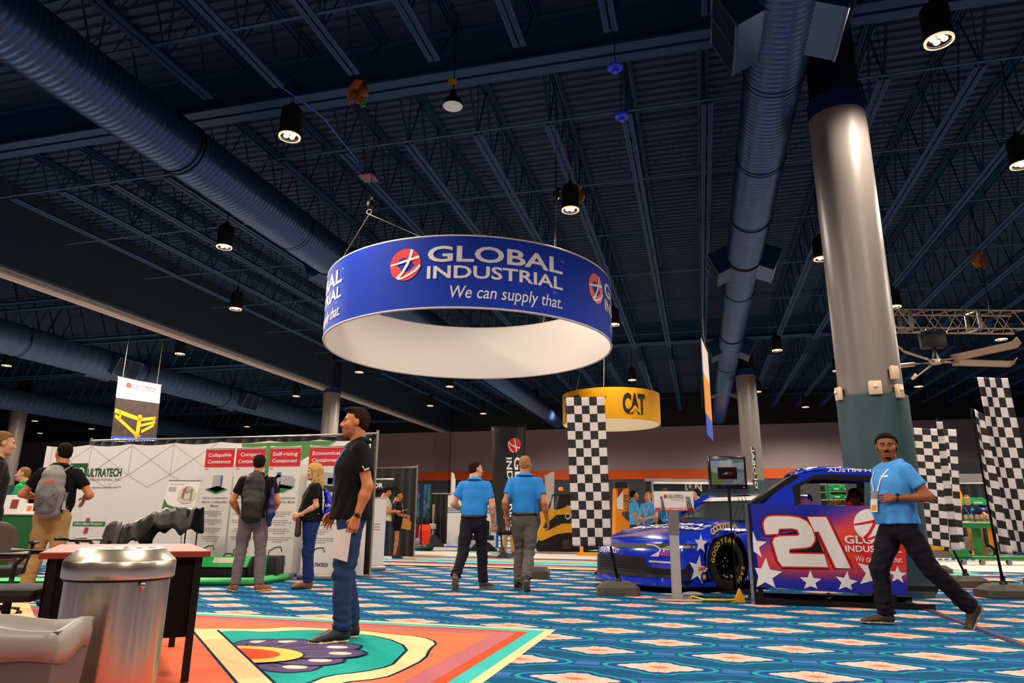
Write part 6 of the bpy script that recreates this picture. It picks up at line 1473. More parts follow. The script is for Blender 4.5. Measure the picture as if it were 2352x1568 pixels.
# charging station -----------------------------------------------------------------
CP = gp(1556, 1378); cs = empty('charging_station', CP, YAW, 'slim grey charging stand with a white sign in front of the car', 'charging stand')
def cl(px, py): q = atP(px, py, CP)-CP; return (q.x*math.cos(YAW)+q.y*math.sin(YAW), q.z)
a, b_ = cl(1501, 1128), cl(1594, 1173)
b = MB(); b.box((a[0], -.02, b_[1]), (b_[0], .02, a[1]), bev=.008); b.build('sign_board', WHITEP, cs)
cf = lambda u, v: Vector((a[0]+(b_[0]-a[0])*u, -.023, b_[1]+(a[1]-b_[1])*v))
decal('red_band', [poly_shape([(.01, .01), (.99, .01), (.99, .15), (.01, .15)])], cf, INKR, cs); decal('band_lettering', [shift(fit_text('COURTESY CHARGING STATION', .72, .085, bold=.03), .14, .04)], lambda u, v: cf(u, v)+Vector((0, -.002, 0)), INKW, cs)
wd = b_[0]-a[0]; hh = a[1]-b_[1]
company_sign(lambda u, v: Vector((a[0]+u, -.023, b_[1]+v)), wd*.35, hh*.84, wd*.40, cs, INKG, INKR, tagline=True)
tz = cl(1556, 1172)[1]; b = MB(); b.box((-.055, -.02, .03), (.055, .05, tz)); b.build('post', mat('post_grey', '#aaa5a6', rough=.4), cs); b = MB(); b.box((-.062, -.025, tz-.30), (.062, .055, tz-.0)); b.build('post_sleeve', mat('sleeve_grey', '#6f6a6e', rough=.4), cs)
b = MB(); b.box((-.27, -.2, 0), (.27, .22, .03), bev=.01); b.build('base_plate', ALU, cs)
for k, (u0, du) in enumerate(((.16, .04), (.19, .07), (.80, .06), (.84, .10), (.88, .12))):
    b = MB(); xx = a[0]+wd*u0; b.tube([(xx, -.03, b_[1]+hh*.72), (xx+.01, -.05, b_[1]+hh*.4), (xx+wd*du*.6, -.05, b_[1]-.02), (xx+wd*du, -.03, b_[1]-.10)], .006, 6); b.build('charging_cable', BLACKP, cs, smooth=True)
# things on the carpet by the simulator --------------------------------------------------
q = gp(1640, 1382); t = empty('tow_strap', q, YAW, 'yellow tow tool lying on the carpet by the charging stand', 'tool')
b = MB(); b.tube([(-.28, .05, .03), (-.25, .1, .05), (-.12, .0, .02), (.1, -.02, .018), (.25, .0, .025)], (.028, .016), 8); b.build('strap', INKY, t, smooth=True); b = MB(); b.prism([(.2, 0), (.38, 0), (.37, .06), (.32, .16), (.27, .05)], lambda u, v: (u, -.02, v), (0, .05, 0)); b.build('hook_plate', YEL, t)
q = gp(1592, 1370); t = empty('clear_bag', q, 0, 'crumpled clear bag beside the foot of the charging stand', 'bag'); b = MB(); b.ball((0, 0, .03), (.14, .09, .035), 12); b.build('bag_film', CLEARL, t, smooth=2)
rnd = random.Random(11)
q = gp(1715, 1378); t = empty('floor_cables', q, 0, 'tangle of black cables on the carpet under the monitor', 'cable')
for k in range(4):
    P = [Vector((-.45+.3*i+rnd.uniform(-.1, .1), rnd.uniform(-.15, .25), .012)) for i in range(6)]; b = MB(); b.tube(smooth3(P) if False else P, .008, 6); b.build('cable', BLACKP, t, smooth=True)
q = gp(1690, 1338); t = empty('wheel_jack', q+Vector((0, .0, 0)), YAW, 'bright metal jack bracket between race car and simulator', 'jack')
b = MB(); b.box((-.18, -.1, .16), (.18, .1, .20)); b.box((-.16, -.06, 0), (-.12, .06, .17)); b.box((.1, -.06, 0), (.14, .06, .17)); b.build('platform', ALU, t); b = MB(); b.prism([(-.15, .2), (-.02, .2), (-.08, .36), (-.14, .38)], lambda u, v: (u, -.05, v), (0, .1, 0)); b.build('bracket', ALU, t)
A, B = gp(2060, 1374), gp(2420, 1508); b = MB(); d_ = (B-A).normalized(); n_ = Vector((-d_.y, d_.x, 0)); b.prism([(-.055, 0), (.055, 0), (.03, .014), (-.03, .014)], lambda u, v: A+n_*u+Vector((0, 0, v+.001)), B-A)
tag(b.build('cable_cover', mat('cable_cover', '#2c2a4e', rough=.6)), 'dark flat cable cover running across the carpet behind the walking man', 'cable cover')
q = gp(2136, 1371); t = empty('hand_truck', q, YAW+.2, 'small trolley wheel showing behind the walking man and simulator', 'trolley'); wheel_part(t, (0, 0, .17), .17, .07, mat('rim_tan', '#9a8a70', rough=.4, metal=.4)); b = MB(); b.tube([(0, .1, .17), (-.1, .12, .5), (-.2, .12, .9)], .018, 8); b.build('frame', BLACKM, t)
# ---------------------------------------------------------------- chequered flags
FW, FB_ = mat('flag_white', '#d8d0d0', rough=.75, bump=.12, bscale=14), mat('flag_black', '#201b1b', rough=.7, bump=.12, bscale=14)
BASEM = mat('flag_base', '#4a443e', rough=.7, bump=.1, bscale=90)
def flag(corners, P, cols, rows, polepx, basepx, label, wave=.03, ph=0.0, foldx=None, base=True, bw=.27):
    TL, TR_, BR, BL = [atP(*c, P) for c in corners]; B = gp(*basepx); o = Vector((B.x, B.y, 0)); d = (P-Vector((0, 0, 0))).normalized(); nrm = Vector((-_h.x, -_h.y, 0))
    t = empty('chequered_flag', o, 0, label, 'flag', 'chequered flags on weighted stands')
    b = MB(); ss = 4
    def f(u, v):
        q = TL.lerp(TR_, u).lerp(BL.lerp(BR, u), v)-o
        w_ = wave*(.25+.75*v)*(math.sin(u*6.5+ph+1.2*math.sin(v*3))+.45*math.sin(v*7+u*4+ph))
        return q+nrm*w_
    b.grid(cols*ss, rows*ss, f, 0, kf=lambda i, j: ((i//ss)+(j//ss)) % 2); b.build('flag_cloth', [FW, FB_], t, smooth=2, solid=.004)
    top, bot = atP(*polepx[0], P)-o, atP(*polepx[1], P)-o
    b = MB(); b.tube([Vector((0, 0, .18)), bot-nrm*.06, top-nrm*.06], [.02, .016, .012], 8); b.build('pole', BLACKM, t, smooth=True)
    b = MB(); b.tube([TL-o-nrm*.02+(TL-TR_)*.06, TR_-o-nrm*.02+(TR_-TL)*.06], .009, 6); b.build('top_arm', BLACKM, t)
    if base:
        b = MB(); w_ = bw; vs = []
        for s_, z in ((1, 0), (1.02, .02), (1.0, .10), (.66, .165), (.62, .17)):
            for (x, y) in ((-1, -.55), (-.78, -.8), (.78, -.8), (1, -.55), (1, .55), (.78, .8), (-.78, .8), (-1, .55)): vs.append((x*w_*s_, y*w_*s_*.8, z))
        fs = [(k*8+j, k*8+(j+1) % 8, (k+1)*8+(j+1) % 8, (k+1)*8+j) for k in range(4) for j in range(8)]+[tuple(reversed(range(8))), tuple(range(32, 40))]
        b.add(vs, fs); b.xform(Matrix.Rotation(YAW, 4, 'Z')); b.build('weight_block', BASEM, t)
        b = MB(); b.lathe([(.05, .165), (.045, .2), (.03, .22), (.03, .27)], 12); b.build('pole_socket', BLACKP, t, smooth=True)
    return t
FP1 = gp(1422, 1372); flag(((1300, 913), (1388, 911), (1404, 1254), (1315, 1254)), FP1, 5, 17, ((1372, 915), (1404, 1255)), (1420, 1366), 'chequered flag hanging in front of the race car nose and the yellow ring', .03, .4)
# its narrow folded edge, the part turned away
P = FP1; 
q2 = gp(2190, 1345); 
FP3 = gp(2310, 1376); flag(((2236, 940), (2258, 950), (2322, 1272), (2286, 1262)), FP3, 2, 18, ((2236, 936), (2298, 1275)), (2310, 1372), 'chequered flag seen almost edge-on, its weight block cut by the frame edge', .05, 1.0, bw=.33)
FP2 = gp(2222, 1352); flag(((2150, 968), (2164, 968), (2206, 1264), (2184, 1264)), FP2, 1, 17, ((2157, 958), (2196, 1265)), (2222, 1348), 'chequered flag seen edge-on with a round pole tip, before the wide flag', .02, 2.0, bw=.30)
FP2b = gp(2150, 1318); flag(((2098, 982), (2196, 986), (2216, 1262), (2128, 1250)), FP2b, 5, 17, ((2103, 980), (2132, 1255)), (2150, 1318), 'wide chequered flag right behind the walking man in blue', .03, 3.0, bw=.27)
FP4 = gp(2350, 1362); flag(((2243, 866), (2314, 868), (2396, 1275), (2318, 1265)), FP4, 5, 17, ((2320, 868), (2392, 1270)), (2402, 1345), 'tallest chequered flag, cut by the frame edge', .04, .8)
# lone weight block without a flag
P = gp(1236, 1328); b = MB(); w_ = .19; vs = []
for s_, z in ((1, 0), (1.0, .12), (.75, .19)):
    for (x, y) in ((-1, -.55), (-.78, -.8), (.78, -.8), (1, -.55), (1, .55), (.78, .8), (-.78, .8), (-1, .55)): vs.append((P.x+x*w_*s_, P.y+y*w_*s_*.8, z))
b.add(vs, [(k*8+j, k*8+(j+1) % 8, (k+1)*8+(j+1) % 8, (k+1)*8+j) for k in range(2) for j in range(8)]+[tuple(reversed(range(8))), tuple(range(16, 24))])
tag(b.build('weight_block', BASEM), 'lone brown weight block on the carpet behind the bald man', 'weight')
# ================================================================ PEOPLE: one smooth surface each, from blended limb volumes
def npv(*a): return np.array(a, dtype=np.float32)
def smin(a, b, k):
    h = np.maximum(k-np.abs(a-b), 0)/k; return np.minimum(a, b)-h*h*k*.25
def smax(a, b, k): return -smin(-a, -b, k)
def cap(a, b, ra, rb):
    a, b = npv(*a), npv(*b); d = b-a; L2 = float(d@d)+1e-9
    def f(P):
        t = np.clip((P-a)@d/L2, 0, 1); return np.linalg.norm(P-a-t[:, None]*d, axis=1)-(ra+(rb-ra)*t)
    f.lo = np.minimum(a-ra, b-rb); f.hi = np.maximum(a+ra, b+rb); return f
def ell(c, r, rot=None):
    c, r = npv(*c), npv(*r)
    def f(P):
        q = P-c
        if rot is not None: q = q@rot
        q = q/r; return (np.linalg.norm(q, axis=1)-1)*float(r.min())
    m = float(r.max()); f.lo = c-m; f.hi = c+m; return f
def loft(nodes):
    """nodes: (centre, half width, half depth, width axis)."""
    segs = []
    for (c0, a0, b0, x0), (c1, a1, b1, x1) in zip(nodes, nodes[1:]):
        c0, c1, x0, x1 = npv(*c0), npv(*c1), npv(*x0), npv(*x1); segs.append((c0, c1, a0, a1, b0, b1, x0, x1))
    def f(P):
        out = None
        for c0, c1, a0, a1, b0, b1, x0, x1 in segs:
            d = c1-c0; L2 = float(d@d)+1e-9; t = np.clip((P-c0)@d/L2, 0, 1); q = P-c0-t[:, None]*d
            X_ = x0+(x1-x0)*.5; X_ = X_/np.linalg.norm(X_); D = d/math.sqrt(L2); Y_ = np.cross(D, X_); Y_ /= np.linalg.norm(Y_)
            a = a0+(a1-a0)*t; b = b0+(b1-b0)*t; m = np.minimum(a, b)
            v = (np.sqrt((q@X_/a)**2+(q@Y_/b)**2+(q@D/m)**2)-1)*m
            out = v if out is None else smin(out, v, .02)
        return out
    f.lo = np.min([np.minimum(s[0], s[1])-max(s[2], s[3], s[4], s[5]) for s in segs], axis=0); f.hi = np.max([np.maximum(s[0], s[1])+max(s[2], s[3], s[4], s[5]) for s in segs], axis=0); return f
def nets(prims, h, k=.03, cuts=(), warp=None, pad=.03, ks=None, subs=()):
    """Blend prims (later ones may carry their own k), apply cuts (functions < 0 inside), mesh the zero level."""
    lo = np.min([p.lo for p in prims], axis=0)-pad; hi = np.max([p.hi for p in prims], axis=0)+pad
    n = np.ceil((hi-lo)/h).astype(int)+1
    ax = [lo[i]+h*np.arange(n[i], dtype=np.float32) for i in range(3)]
    G = np.full(tuple(n), .2, dtype=np.float32)
    for i, p in enumerate(prims):
        i0 = np.maximum(((p.lo-lo-k-2*h-.02)/h).astype(int), 0); i1 = np.minimum(np.ceil((p.hi-lo+k+2*h+.02)/h).astype(int)+1, n)
        sl = tuple(slice(i0[q], i1[q]) for q in range(3))
        g = np.stack(np.meshgrid(*[ax[q][sl[q]] for q in range(3)], indexing='ij'), -1).reshape(-1, 3)
        v = p(g).reshape([s.stop-s.start for s in sl]); kk = getattr(p, 'k', k)
        G[sl] = smin(G[sl], v, kk) if kk > 0 else np.minimum(G[sl], v)
    if warp is not None or cuts or subs:
        m = np.abs(G) < .12 if not cuts else G < .12
        idx = np.nonzero(m); P = np.stack([ax[0][idx[0]], ax[1][idx[1]], ax[2][idx[2]]], -1); v = G[idx]
        if warp is not None: v = v+warp(P)
        for s in subs: v = smax(v, -s(P), getattr(s, 'k', .01))
        for c in cuts: v = np.maximum(v, c(P))
        G[idx] = v
    ins = G < 0; nx, ny, nz_ = n
    corners = [(a, b, c) for a in (0, 1) for b in (0, 1) for c in (0, 1)]
    def sh(A, o): return A[o[0]:nx-1+o[0], o[1]:ny-1+o[1], o[2]:nz_-1+o[2]]
    cnt = sum(sh(ins, o).astype(np.int8) for o in corners); act = (cnt > 0) & (cnt < 8)
    ci = np.nonzero(act); m = len(ci[0])
    if m == 0: return [], []
    acc = np.zeros((m, 3), np.float32); wt = np.zeros(m, np.float32)
    for o in corners:
        for q in range(3):
            if o[q]: continue
            o2 = list(o); o2[q] = 1
            va = G[ci[0]+o[0], ci[1]+o[1], ci[2]+o[2]]; vb = G[ci[0]+o2[0], ci[1]+o2[1], ci[2]+o2[2]]; x = (va < 0) != (vb < 0)
            t = np.where(x, va/(va-vb+1e-12), 0); p = np.tile(np.array(o, np.float32), (m, 1)); p[:, q] += t
            acc += p*x[:, None]; wt += x
    V = lo+h*(np.stack(ci, -1)+acc/np.maximum(wt, 1)[:, None])
    idg = np.full(act.shape, -1, np.int32); idg[ci] = np.arange(m); F = []
    for q in range(3):
        r1, r2 = (q+1) % 3, (q+2) % 3
        A = [slice(0, n[i]) for i in range(3)]; A[q] = slice(0, n[q]-1); A[r1] = slice(1, n[r1]-1); A[r2] = slice(1, n[r2]-1)
        B = list(A); B[q] = slice(1, n[q]); fa, fb_ = ins[tuple(A)], ins[tuple(B)]; e = np.nonzero(fa != fb_)
        base = [e[i]+(0 if i == q else 1) for i in range(3)]
        def cell(d1, d2):
            c = list(base); c[r1] = c[r1]-d1; c[r2] = c[r2]-d2; return idg[c[0], c[1], c[2]]
        quad = np.stack([cell(1, 1), cell(0, 1), cell(0, 0), cell(1, 0)], -1); flip = ~fa[e]
        quad[flip] = quad[flip][:, ::-1]; F.append(quad)
    F = np.concatenate(F); F = F[(F >= 0).all(1)]
    return V, F
def mesh_obj(name, V, F, mats, parent, mi=None, sm=True):
    me = bpy.data.meshes.new(name); V = np.asarray(V, np.float32); F = np.asarray(F, np.int32)
    me.vertices.add(len(V)); me.vertices.foreach_set('co', V.ravel()); me.loops.add(len(F)*4); me.loops.foreach_set('vertex_index', F.ravel())
    me.polygons.add(len(F)); me.polygons.foreach_set('loop_start', np.arange(0, len(F)*4, 4, dtype=np.int32)); me.polygons.foreach_set('loop_total', np.full(len(F), 4, np.int32))
    for m in (mats if isinstance(mats, (list, tuple)) else [mats]): me.materials.append(m)
    if mi is not None: me.polygons.foreach_set('material_index', np.asarray(mi, np.int32))
    me.polygons.foreach_set('use_smooth', np.ones(len(F), bool)); me.update(calc_edges=True); me.validate()
    o = bpy.data.objects.new(name, me); COL.objects.link(o)
    if parent is not None: o.parent = parent
    return o
def join(*parts):
    V = []; F = []; I = []; o = 0
    for v, f, i in parts:
        if len(v) == 0: continue
        V.append(np.asarray(v, np.float32)); F.append(np.asarray(f, np.int32)+o); I.append(np.full(len(f), i, np.int32) if np.isscalar(i) else np.asarray(i, np.int32)); o += len(v)
    return np.concatenate(V), np.concatenate(F), np.concatenate(I)
def rotz(a): return np.array([[math.cos(a), -math.sin(a), 0], [math.sin(a), math.cos(a), 0], [0, 0, 1]], np.float32)
def rotx(a): return np.array([[1, 0, 0], [0, math.cos(a), -math.sin(a)], [0, math.sin(a), math.cos(a)]], np.float32)
def noise3(P, f, seed=0.0):
    x, y, z = P[:, 0]*f+seed, P[:, 1]*f+seed*1.7, P[:, 2]*f+seed*.6
    return (np.sin(x+1.3*np.sin(y*1.1+z*.7))*np.sin(y*1.3+1.1*np.sin(z*.9+x*.5))+np.sin(z*1.2+1.4*np.sin(x*.8-y*.6)))*.5
# --- head -----------------------------------------------------------------
def head_parts(h, o):
    """Local head: face towards +y. Returns the skin mesh with material numbers 0 skin, 1 lip, 2 brow, 3 eye, 4 iris, 5 stubble."""
    fw = o.get('face_w', 1.0)
    pr = [ell((0, -.014, .035), (.074*fw, .094, .086)), ell((0, .026, -.028), (.061*fw, .066, .082)), ell((0, .040, -.080), (.046*fw, .044, .034)), ell((0, .074, -.098), (.017, .017, .015))]
    for s in (-1, 1): pr += [ell((s*.038*fw, .062, -.022), (.026, .026, .028))]
    nz_ = [cap((0, .088, .018), (0, .108, -.022), .008, .0125)]+[ell((s*.0125, .100, -.030), (.0085, .010, .0075)) for s in (-1, 1)]
    brow = [cap((s*.012, .088, .026), (s*.046, .074, .027), .0085, .008) for s in (-1, 1)]
    lips = [cap((-.017, .090, -.0585), (.017, .090, -.0585), .006, .006), cap((-.014, .0895, -.0685), (.014, .0895, -.0685), .007, .007)]
    ears = [ell((s*.076*fw, -.008, .002), (.009, .020, .031)) for s in (-1, 1)]
    for p in nz_+brow+lips: p.k = .012
    for p in ears: p.k = .008
    neck = [cap((0, -.025, -.05), (0, -.05, -.20), .056*o.get('neck', 1), .062*o.get('neck', 1))]
    soc = [ell((s*.031, .101, .005), (.0165, .022, .0066)) for s in (-1, 1)]
    for q in soc: q.k = .012
    V, F = nets(pr+nz_+brow+lips+ears+neck, h, .022, subs=soc, pad=.02)
    c = V[F].mean(1); mi = np.zeros(len(F), np.int32)
    if o.get('stubble'):
        mi[(c[:, 2] < -.045) & (c[:, 1] > .0) & (c[:, 2] > -.125)] = 5
    mi[(np.abs(c[:, 0]) < .021) & (np.abs(c[:, 2]+.0635) < .0105) & (c[:, 1] > .082)] = 1
    bz = .030-.12*np.abs(np.abs(c[:, 0])-.028)
    mi[(np.abs(c[:, 0]) > .013) & (np.abs(c[:, 0]) < .050) & (np.abs(c[:, 2]-bz) < .0055) & (c[:, 1] > .06)] = 2
    parts = [(V, F, mi)]
    for s in (-1, 1):
        b = MB(); b.ball((s*.031, .0765, .006), .0115, 12); fq = [f if len(f) == 4 else (f[0], f[1], f[2], f[2]) for f in b.f]
        parts.append((np.array(b.v), np.array([f for f in fq if len(set(f)) == 4]), 3))
        b = MB(); b.ball((s*.031+o.get('gaze', 0), .0850, .006), (.0072, .0042, .0072), 10); parts.append((np.array(b.v), np.array([f for f in b.f if len(f) == 4]), 4))
    return join(*parts)
def hair_mesh(h, o):
    st = o.get('hair', 'short'); fw = o.get('face_w', 1.0)
    t = {'buzz': .005, 'short': .007, 'crop': .006, 'thick': .020, 'fringe': .005, 'long': .02, 'tail': .012}[st]
    pr = [ell((0, -.016, .037), (.074*fw+t, .094+t, .086+t))]
    if st in ('short', 'crop', 'thick', 'buzz', 'tail'): pr += [ell((0, -.055, -.015), (.060*fw+t*.5, .046+t*.5, .055))]
    if st == 'crop': pr += [cap((-.03, .066, .100), (.03, .066, .100), .016, .016), ell((0, .03, .108), (.052, .055, .020))]
    if st == 'thick': pr += [ell((0, .03, .105), (.068, .065, .034)), ell((.02, .078, .07), (.05, .025, .025))]
    if st == 'long':
        pr += [cap((s*.065, -.02, .03), (s*.082, -.02, -.17), .034, .030) for s in (-1, 1)]+[cap((0, -.075, 0), (0, -.085, -.24), .062, .06), cap((-.04, -.08, -.1), (-.05, -.085, -.27), .04, .02), cap((.04, -.08, -.1), (.06, -.085, -.25), .04, .02), cap((0.02, .05, .1), (.06, .055, .05), .03, .02)]
    if st == 'tail': pr += [cap((.03, -.105, -.03), (.05, -.12, -.12), .022, .016), cap((-.03, -.105, -.03), (-.05, -.12, -.12), .022, .016)]
    fl = {'short': .060, 'crop': .062, 'thick': .05, 'buzz': .062, 'fringe': .03, 'long': .058, 'tail': .066}[st]
    def cut(P):       # clear the face: hair stays above a line that drops behind the ear
        x, y, z = P[:, 0], P[:, 1], P[:, 2]
        line = np.where(y > .02, fl+(y-.02)*.28, np.where(y > -.02, fl-(.02-y)*2.3, fl-.092-(-.02-y)*.6))
        if st == 'long': line = np.where(y > .045, fl-.005+.2*(y-.05), -1.0)
        v = line-z+.006*noise3(P, 120, 7)
        if st == 'fringe': v = np.maximum(v, z-.060)
        return np.maximum(v, -(z+.085)) if st not in ('long', 'tail') else (v if st == 'long' else np.where(y < -.08, -1, np.maximum(v, -(z+.085))))
    def warp(P): return .0018*noise3(P, 90, 1)+.002*noise3(P, 230, 4) if st not in ('buzz',) else .001*noise3(P, 120)
    if st == 'long': 
        w0 = warp
        warp = lambda P: .004*np.sin(P[:, 0]*240+3*np.sin(P[:, 2]*30))+.004*noise3(P, 60, 2)
    return nets(pr, h, .02, cuts=[cut], warp=warp, pad=.03)
# --- hand -------------------------------------------------------------------
def hand_mesh(h, curl=.5, spread=.06, thumb=.4, s=1.0):
    pr = [cap((0, -.05, 0), (0, .01, 0), .024, .025)]
    xs = (-.031, -.0105, .0105, .031); L = (.060, .074, .080, .072)
    for x in xs: pr.append(cap((x*.55, .008, 0), (x, .085-.25*abs(x), .002), .017, .0125))
    for i, x in enumerate(xs):
        p = npv(x, .085-.25*abs(x), .002); a = 0.0; cu = curl[i] if isinstance(curl, (list, tuple)) else curl
        for k, (q, r) in enumerate(((.45, .0088), (.31, .0080), (.24, .0072))):
            a += cu*(.75 if k == 0 else 1.0); d = npv(math.sin(spread*(i-1.5)*-1*-1)*math.cos(a), math.cos(a), -math.sin(a)); p2 = p+d*L[i]*q
            c = cap(p, p2, r, r-.0006); c.k = .005; pr.append(c); p = p2
    t0, t1 = npv(.020, .020, -.008), npv(.046, .048, -.016-.02*thumb); t2 = t1+npv(.012-.018*thumb, .030, -.012-.012*thumb); t3 = t2+npv(-.002-.012*thumb, .022, -.006)
    for a, b, ra, rb in ((t0, t1, .016, .0115), (t1, t2, .0108, .0098), (t2, t3, .0096, .008)):
        c = cap(a, b, ra, rb); c.k = .010; pr.append(c)
    V, F = nets(pr, h, .012, pad=.012); return V*s, F
def place_hand(V, F, wrist, fdir, back, mirror):
    y = npv(*fdir); y /= np.linalg.norm(y); z = npv(*back); z = z-y*(z@y); z /= np.linalg.norm(z); x = np.cross(y, z)
    W = V.copy(); 
    if mirror: W[:, 0] *= -1; F = F[:, ::-1]
    return (W[:, :1]*x+W[:, 1:2]*y+W[:, 2:3]*z+npv(*wrist)).astype(np.float32), F
# --- shoe -------------------------------------------------------------------
def shoe_mesh(h, kind='shoe'):
    up = [loft([((0, -.075, .055), .036, .050, (1, 0, 0)), ((0, .02, .05), .041, .046, (1, 0, 0)), ((0, .13, .032), .046, .030, (1, 0, 0)), ((0, .175, .026), .036, .022, (1, 0, 0))]), cap((0, -.045, .06), (0, -.045, .105), .043, .044)]
    so = [loft([((0, -.085, .015), .038, .016, (1, 0, 0)), ((0, .02, .015), .040, .015, (1, 0, 0)), ((0, .13, .015), .049, .015, (1, 0, 0)), ((0, .185, .018), .036, .013, (1, 0, 0))])]
    c0 = lambda P: -P[:, 2]
    top = lambda P: P[:, 2]-.115
    return nets(up, h, .03, cuts=[lambda P: .012-P[:, 2], top]), nets(so, h, .01, cuts=[lambda P: .001-P[:, 2]])
SKINS = {}
def skin(name, c, lip, brow, stub=None):
    if name not in SKINS:
        SKINS[name] = [mat('skin_'+name, c, rough=.5, spec=.35, var=.08, vscale=14, bump=.05, bscale=160), mat('lip_'+name, lip, rough=.45), mat('brow_'+name, brow, rough=.8), mat('eye_white', '#8f8178', rough=.35), mat('iris_dark', '#20140e', rough=.15), mat('stubble_'+name, stub or c, rough=.6)]
    return SKINS[name]
TAN = dict(name='tan', c='#c47d52', lip='#a35a44', brow='#3a241a', stub='#a8694a'); FAIR = dict(name='fair', c='#d39a78', lip='#b06a58', brow='#7a5638'); DEEP = dict(name='deep', c='#8a4b28', lip='#75392a', brow='#1a0f0c'); DARK = dict(name='dark', c='#5a3020', lip='#4c2820', brow='#120a08'); OLIVE = dict(name='olive', c='#b5764c', lip='#93503c', brow='#20140e')
def cloth(name, c, rough=.85, var=.06): return mat('cloth_'+name, c, rough=rough, var=var, vscale=20, bump=.15, bscale=350, sheen=.0, spec=.15)
HAIRM = lambda n, c: mat('hair_'+n, c, rough=.9, spec=.12, var=.5, vscale=70, bump=.8, bscale=170)
_hand_cache = {}; _shoe_cache = {}
def lerp(a, b, t): return npv(*a)*(1-t)+npv(*b)*t
def person(loc, yaw, label, H=1.8, h=.016, J=None, sk=TAN, hair=('short', '#2a1c14'), shirt='#222222', pants='#333333', shoes=('#222222', '#dddddd'), head=(0, 0), head_o=None, group=None,
           belly=0.0, chest=1.0, hem=.93, sleeve=.62, tuck=True, collar=True, belt=None, lanyard=None, badge=False, watch=None, legw=1.0, fold=1.5, hand=None, foot=None, fem=False, shorts=None, lean=(0, 0), stripe=None, sandals=False, legs=True, glasses=None, goatee=None, logo=None, cs=None):
    s = H/1.80; D = {'pelvis': (0, 0, .955), 'waist': (0, .0, 1.08), 'chest': (lean[0]*.6, lean[1]*.6, 1.30), 'neck': (lean[0], -.02+lean[1], 1.485), 'head': (lean[0]*1.2, .015+lean[1]*1.3, 1.668)}
    for q, sd in (('r', 1), ('l', -1)):
        D.update({'hip_'+q: (sd*.092, 0, .915), 'knee_'+q: (sd*.105, .015, .51), 'ankle_'+q: (sd*.11, -.03, .085), 'toe_'+q: (sd*.12, .10, .0),
                  'sh_'+q: (sd*.182+lean[0], -.012+lean[1], 1.43), 'el_'+q: (sd*.245+lean[0]*.8, -.04+lean[1]*.8, 1.15), 'wr_'+q: (sd*.235+lean[0]*.5, .03+lean[1]*.5, .91)})
    D.update(J or {}); D = {k: npv(*v)*s for k, v in D.items()}
    t = empty('person', loc, yaw, label, 'person', group)
    hx = D['hip_r']-D['hip_l']; hx /= np.linalg.norm(hx); sx = D['sh_r']-D['sh_l']; sx /= np.linalg.norm(sx); mx = (hx+sx)/2
    cw = chest*s; bl = belly*s
    fwd = npv(-mx[1], mx[0], 0)*1.0
    wst = D['waist']+fwd*bl*.45
    torso = lambda g: [(D['pelvis'], .165*s*(1.05 if fem else 1)+g, .115*s+g+bl*.3, hx), (wst, (.152 if not fem else .145)*s+g+bl*.55, .108*s+g+bl, mx), (D['chest']+fwd*bl*.2, .172*cw+g, .118*cw+g+bl*.3, sx), (lerp(D['chest'], D['neck'], .62), .168*cw+g, .098*cw+g, sx), (lerp(D['chest'], D['neck'], .93), .085*cw+g, .07*s+g, sx)]
    sk_m = skin(**sk)
    # body ---------------------------------------------------------------
    pr = [loft(torso(-.014))]; arms = []
    for q in 'rl':
        a, b, c = D['sh_'+q], D['el_'+q], D['wr_'+q]; aw = .92 if fem else 1.0
        pr += [cap(a, lerp(a, b, .5), .052*s*aw, .047*s*aw), cap(lerp(a, b, .5), b, .047*s*aw, .040*s*aw), cap(b, lerp(b, c, .3), .041*s*aw, .042*s*aw), cap(lerp(b, c, .3), c, .042*s*aw, .0265*s*aw)]
        if legs: pr += [cap(D['hip_'+q], D['knee_'+q], .07*s, .050*s), cap(D['knee_'+q], lerp(D['knee_'+q], D['ankle_'+q], .35), .048*s, .050*s), cap(lerp(D['knee_'+q], D['ankle_'+q], .35), D['ankle_'+q], .050*s, .034*s)]
    pr += [cap(lerp(D['chest'], D['neck'], .8), lerp(D['neck'], D['head'], .45), .062*s, .055*s)]
    body = [(*nets(pr, h, .03*s), 0)]
    hk = round(max(.0042, min(.008, h*.4)), 4); ho = dict(head_o or {}); ho['hair'] = hair[0]
    hs_ = s*1.02*ho.get('size', 1.0); HV, HF, HI = head_parts(max(.0042, h*.36), ho)
    Rm = rotz(head[0])@rotx(head[1]); hv = (HV*hs_)@Rm.T+D['head']; body.append((hv, HF, HI))
    for q, mir in (('r', True), ('l', False)):
        hd = (hand or {}).get(q, {})
        if hd is None: continue
        cu = hd.get('curl', .38); key = (hk, str(cu), hd.get('thumb', .4))
        if key not in _hand_cache: _hand_cache[key] = hand_mesh(hk, cu, .06, hd.get('thumb', .4))
        V, F = _hand_cache[key]; d = hd.get('dir', tuple((D['wr_'+q]-D['el_'+q])*.6+npv(0, .05, -.12))); bk_ = hd.get('back', (1 if q == 'r' else -1, .15, 0))
        body.append((*place_hand(V*s*(.9 if fem else 1.0), F, D['wr_'+q], d, bk_, mir), 0))
    V, F, I = join(*body); mesh_obj('body', V, F, sk_m, t, I)
    # hair -----------------------------------------------------------------
    if hair[0] != 'none':
        V, F = hair_mesh(max(.0045, h*.4), ho); mesh_obj('hair', (np.asarray(V)*hs_)@Rm.T+D['head'], F, HAIRM(hair[1][1:], hair[1]), t)
    def hp(x, y, z): return tuple((npv(x, y, z)*hs_)@Rm.T+D['head'])
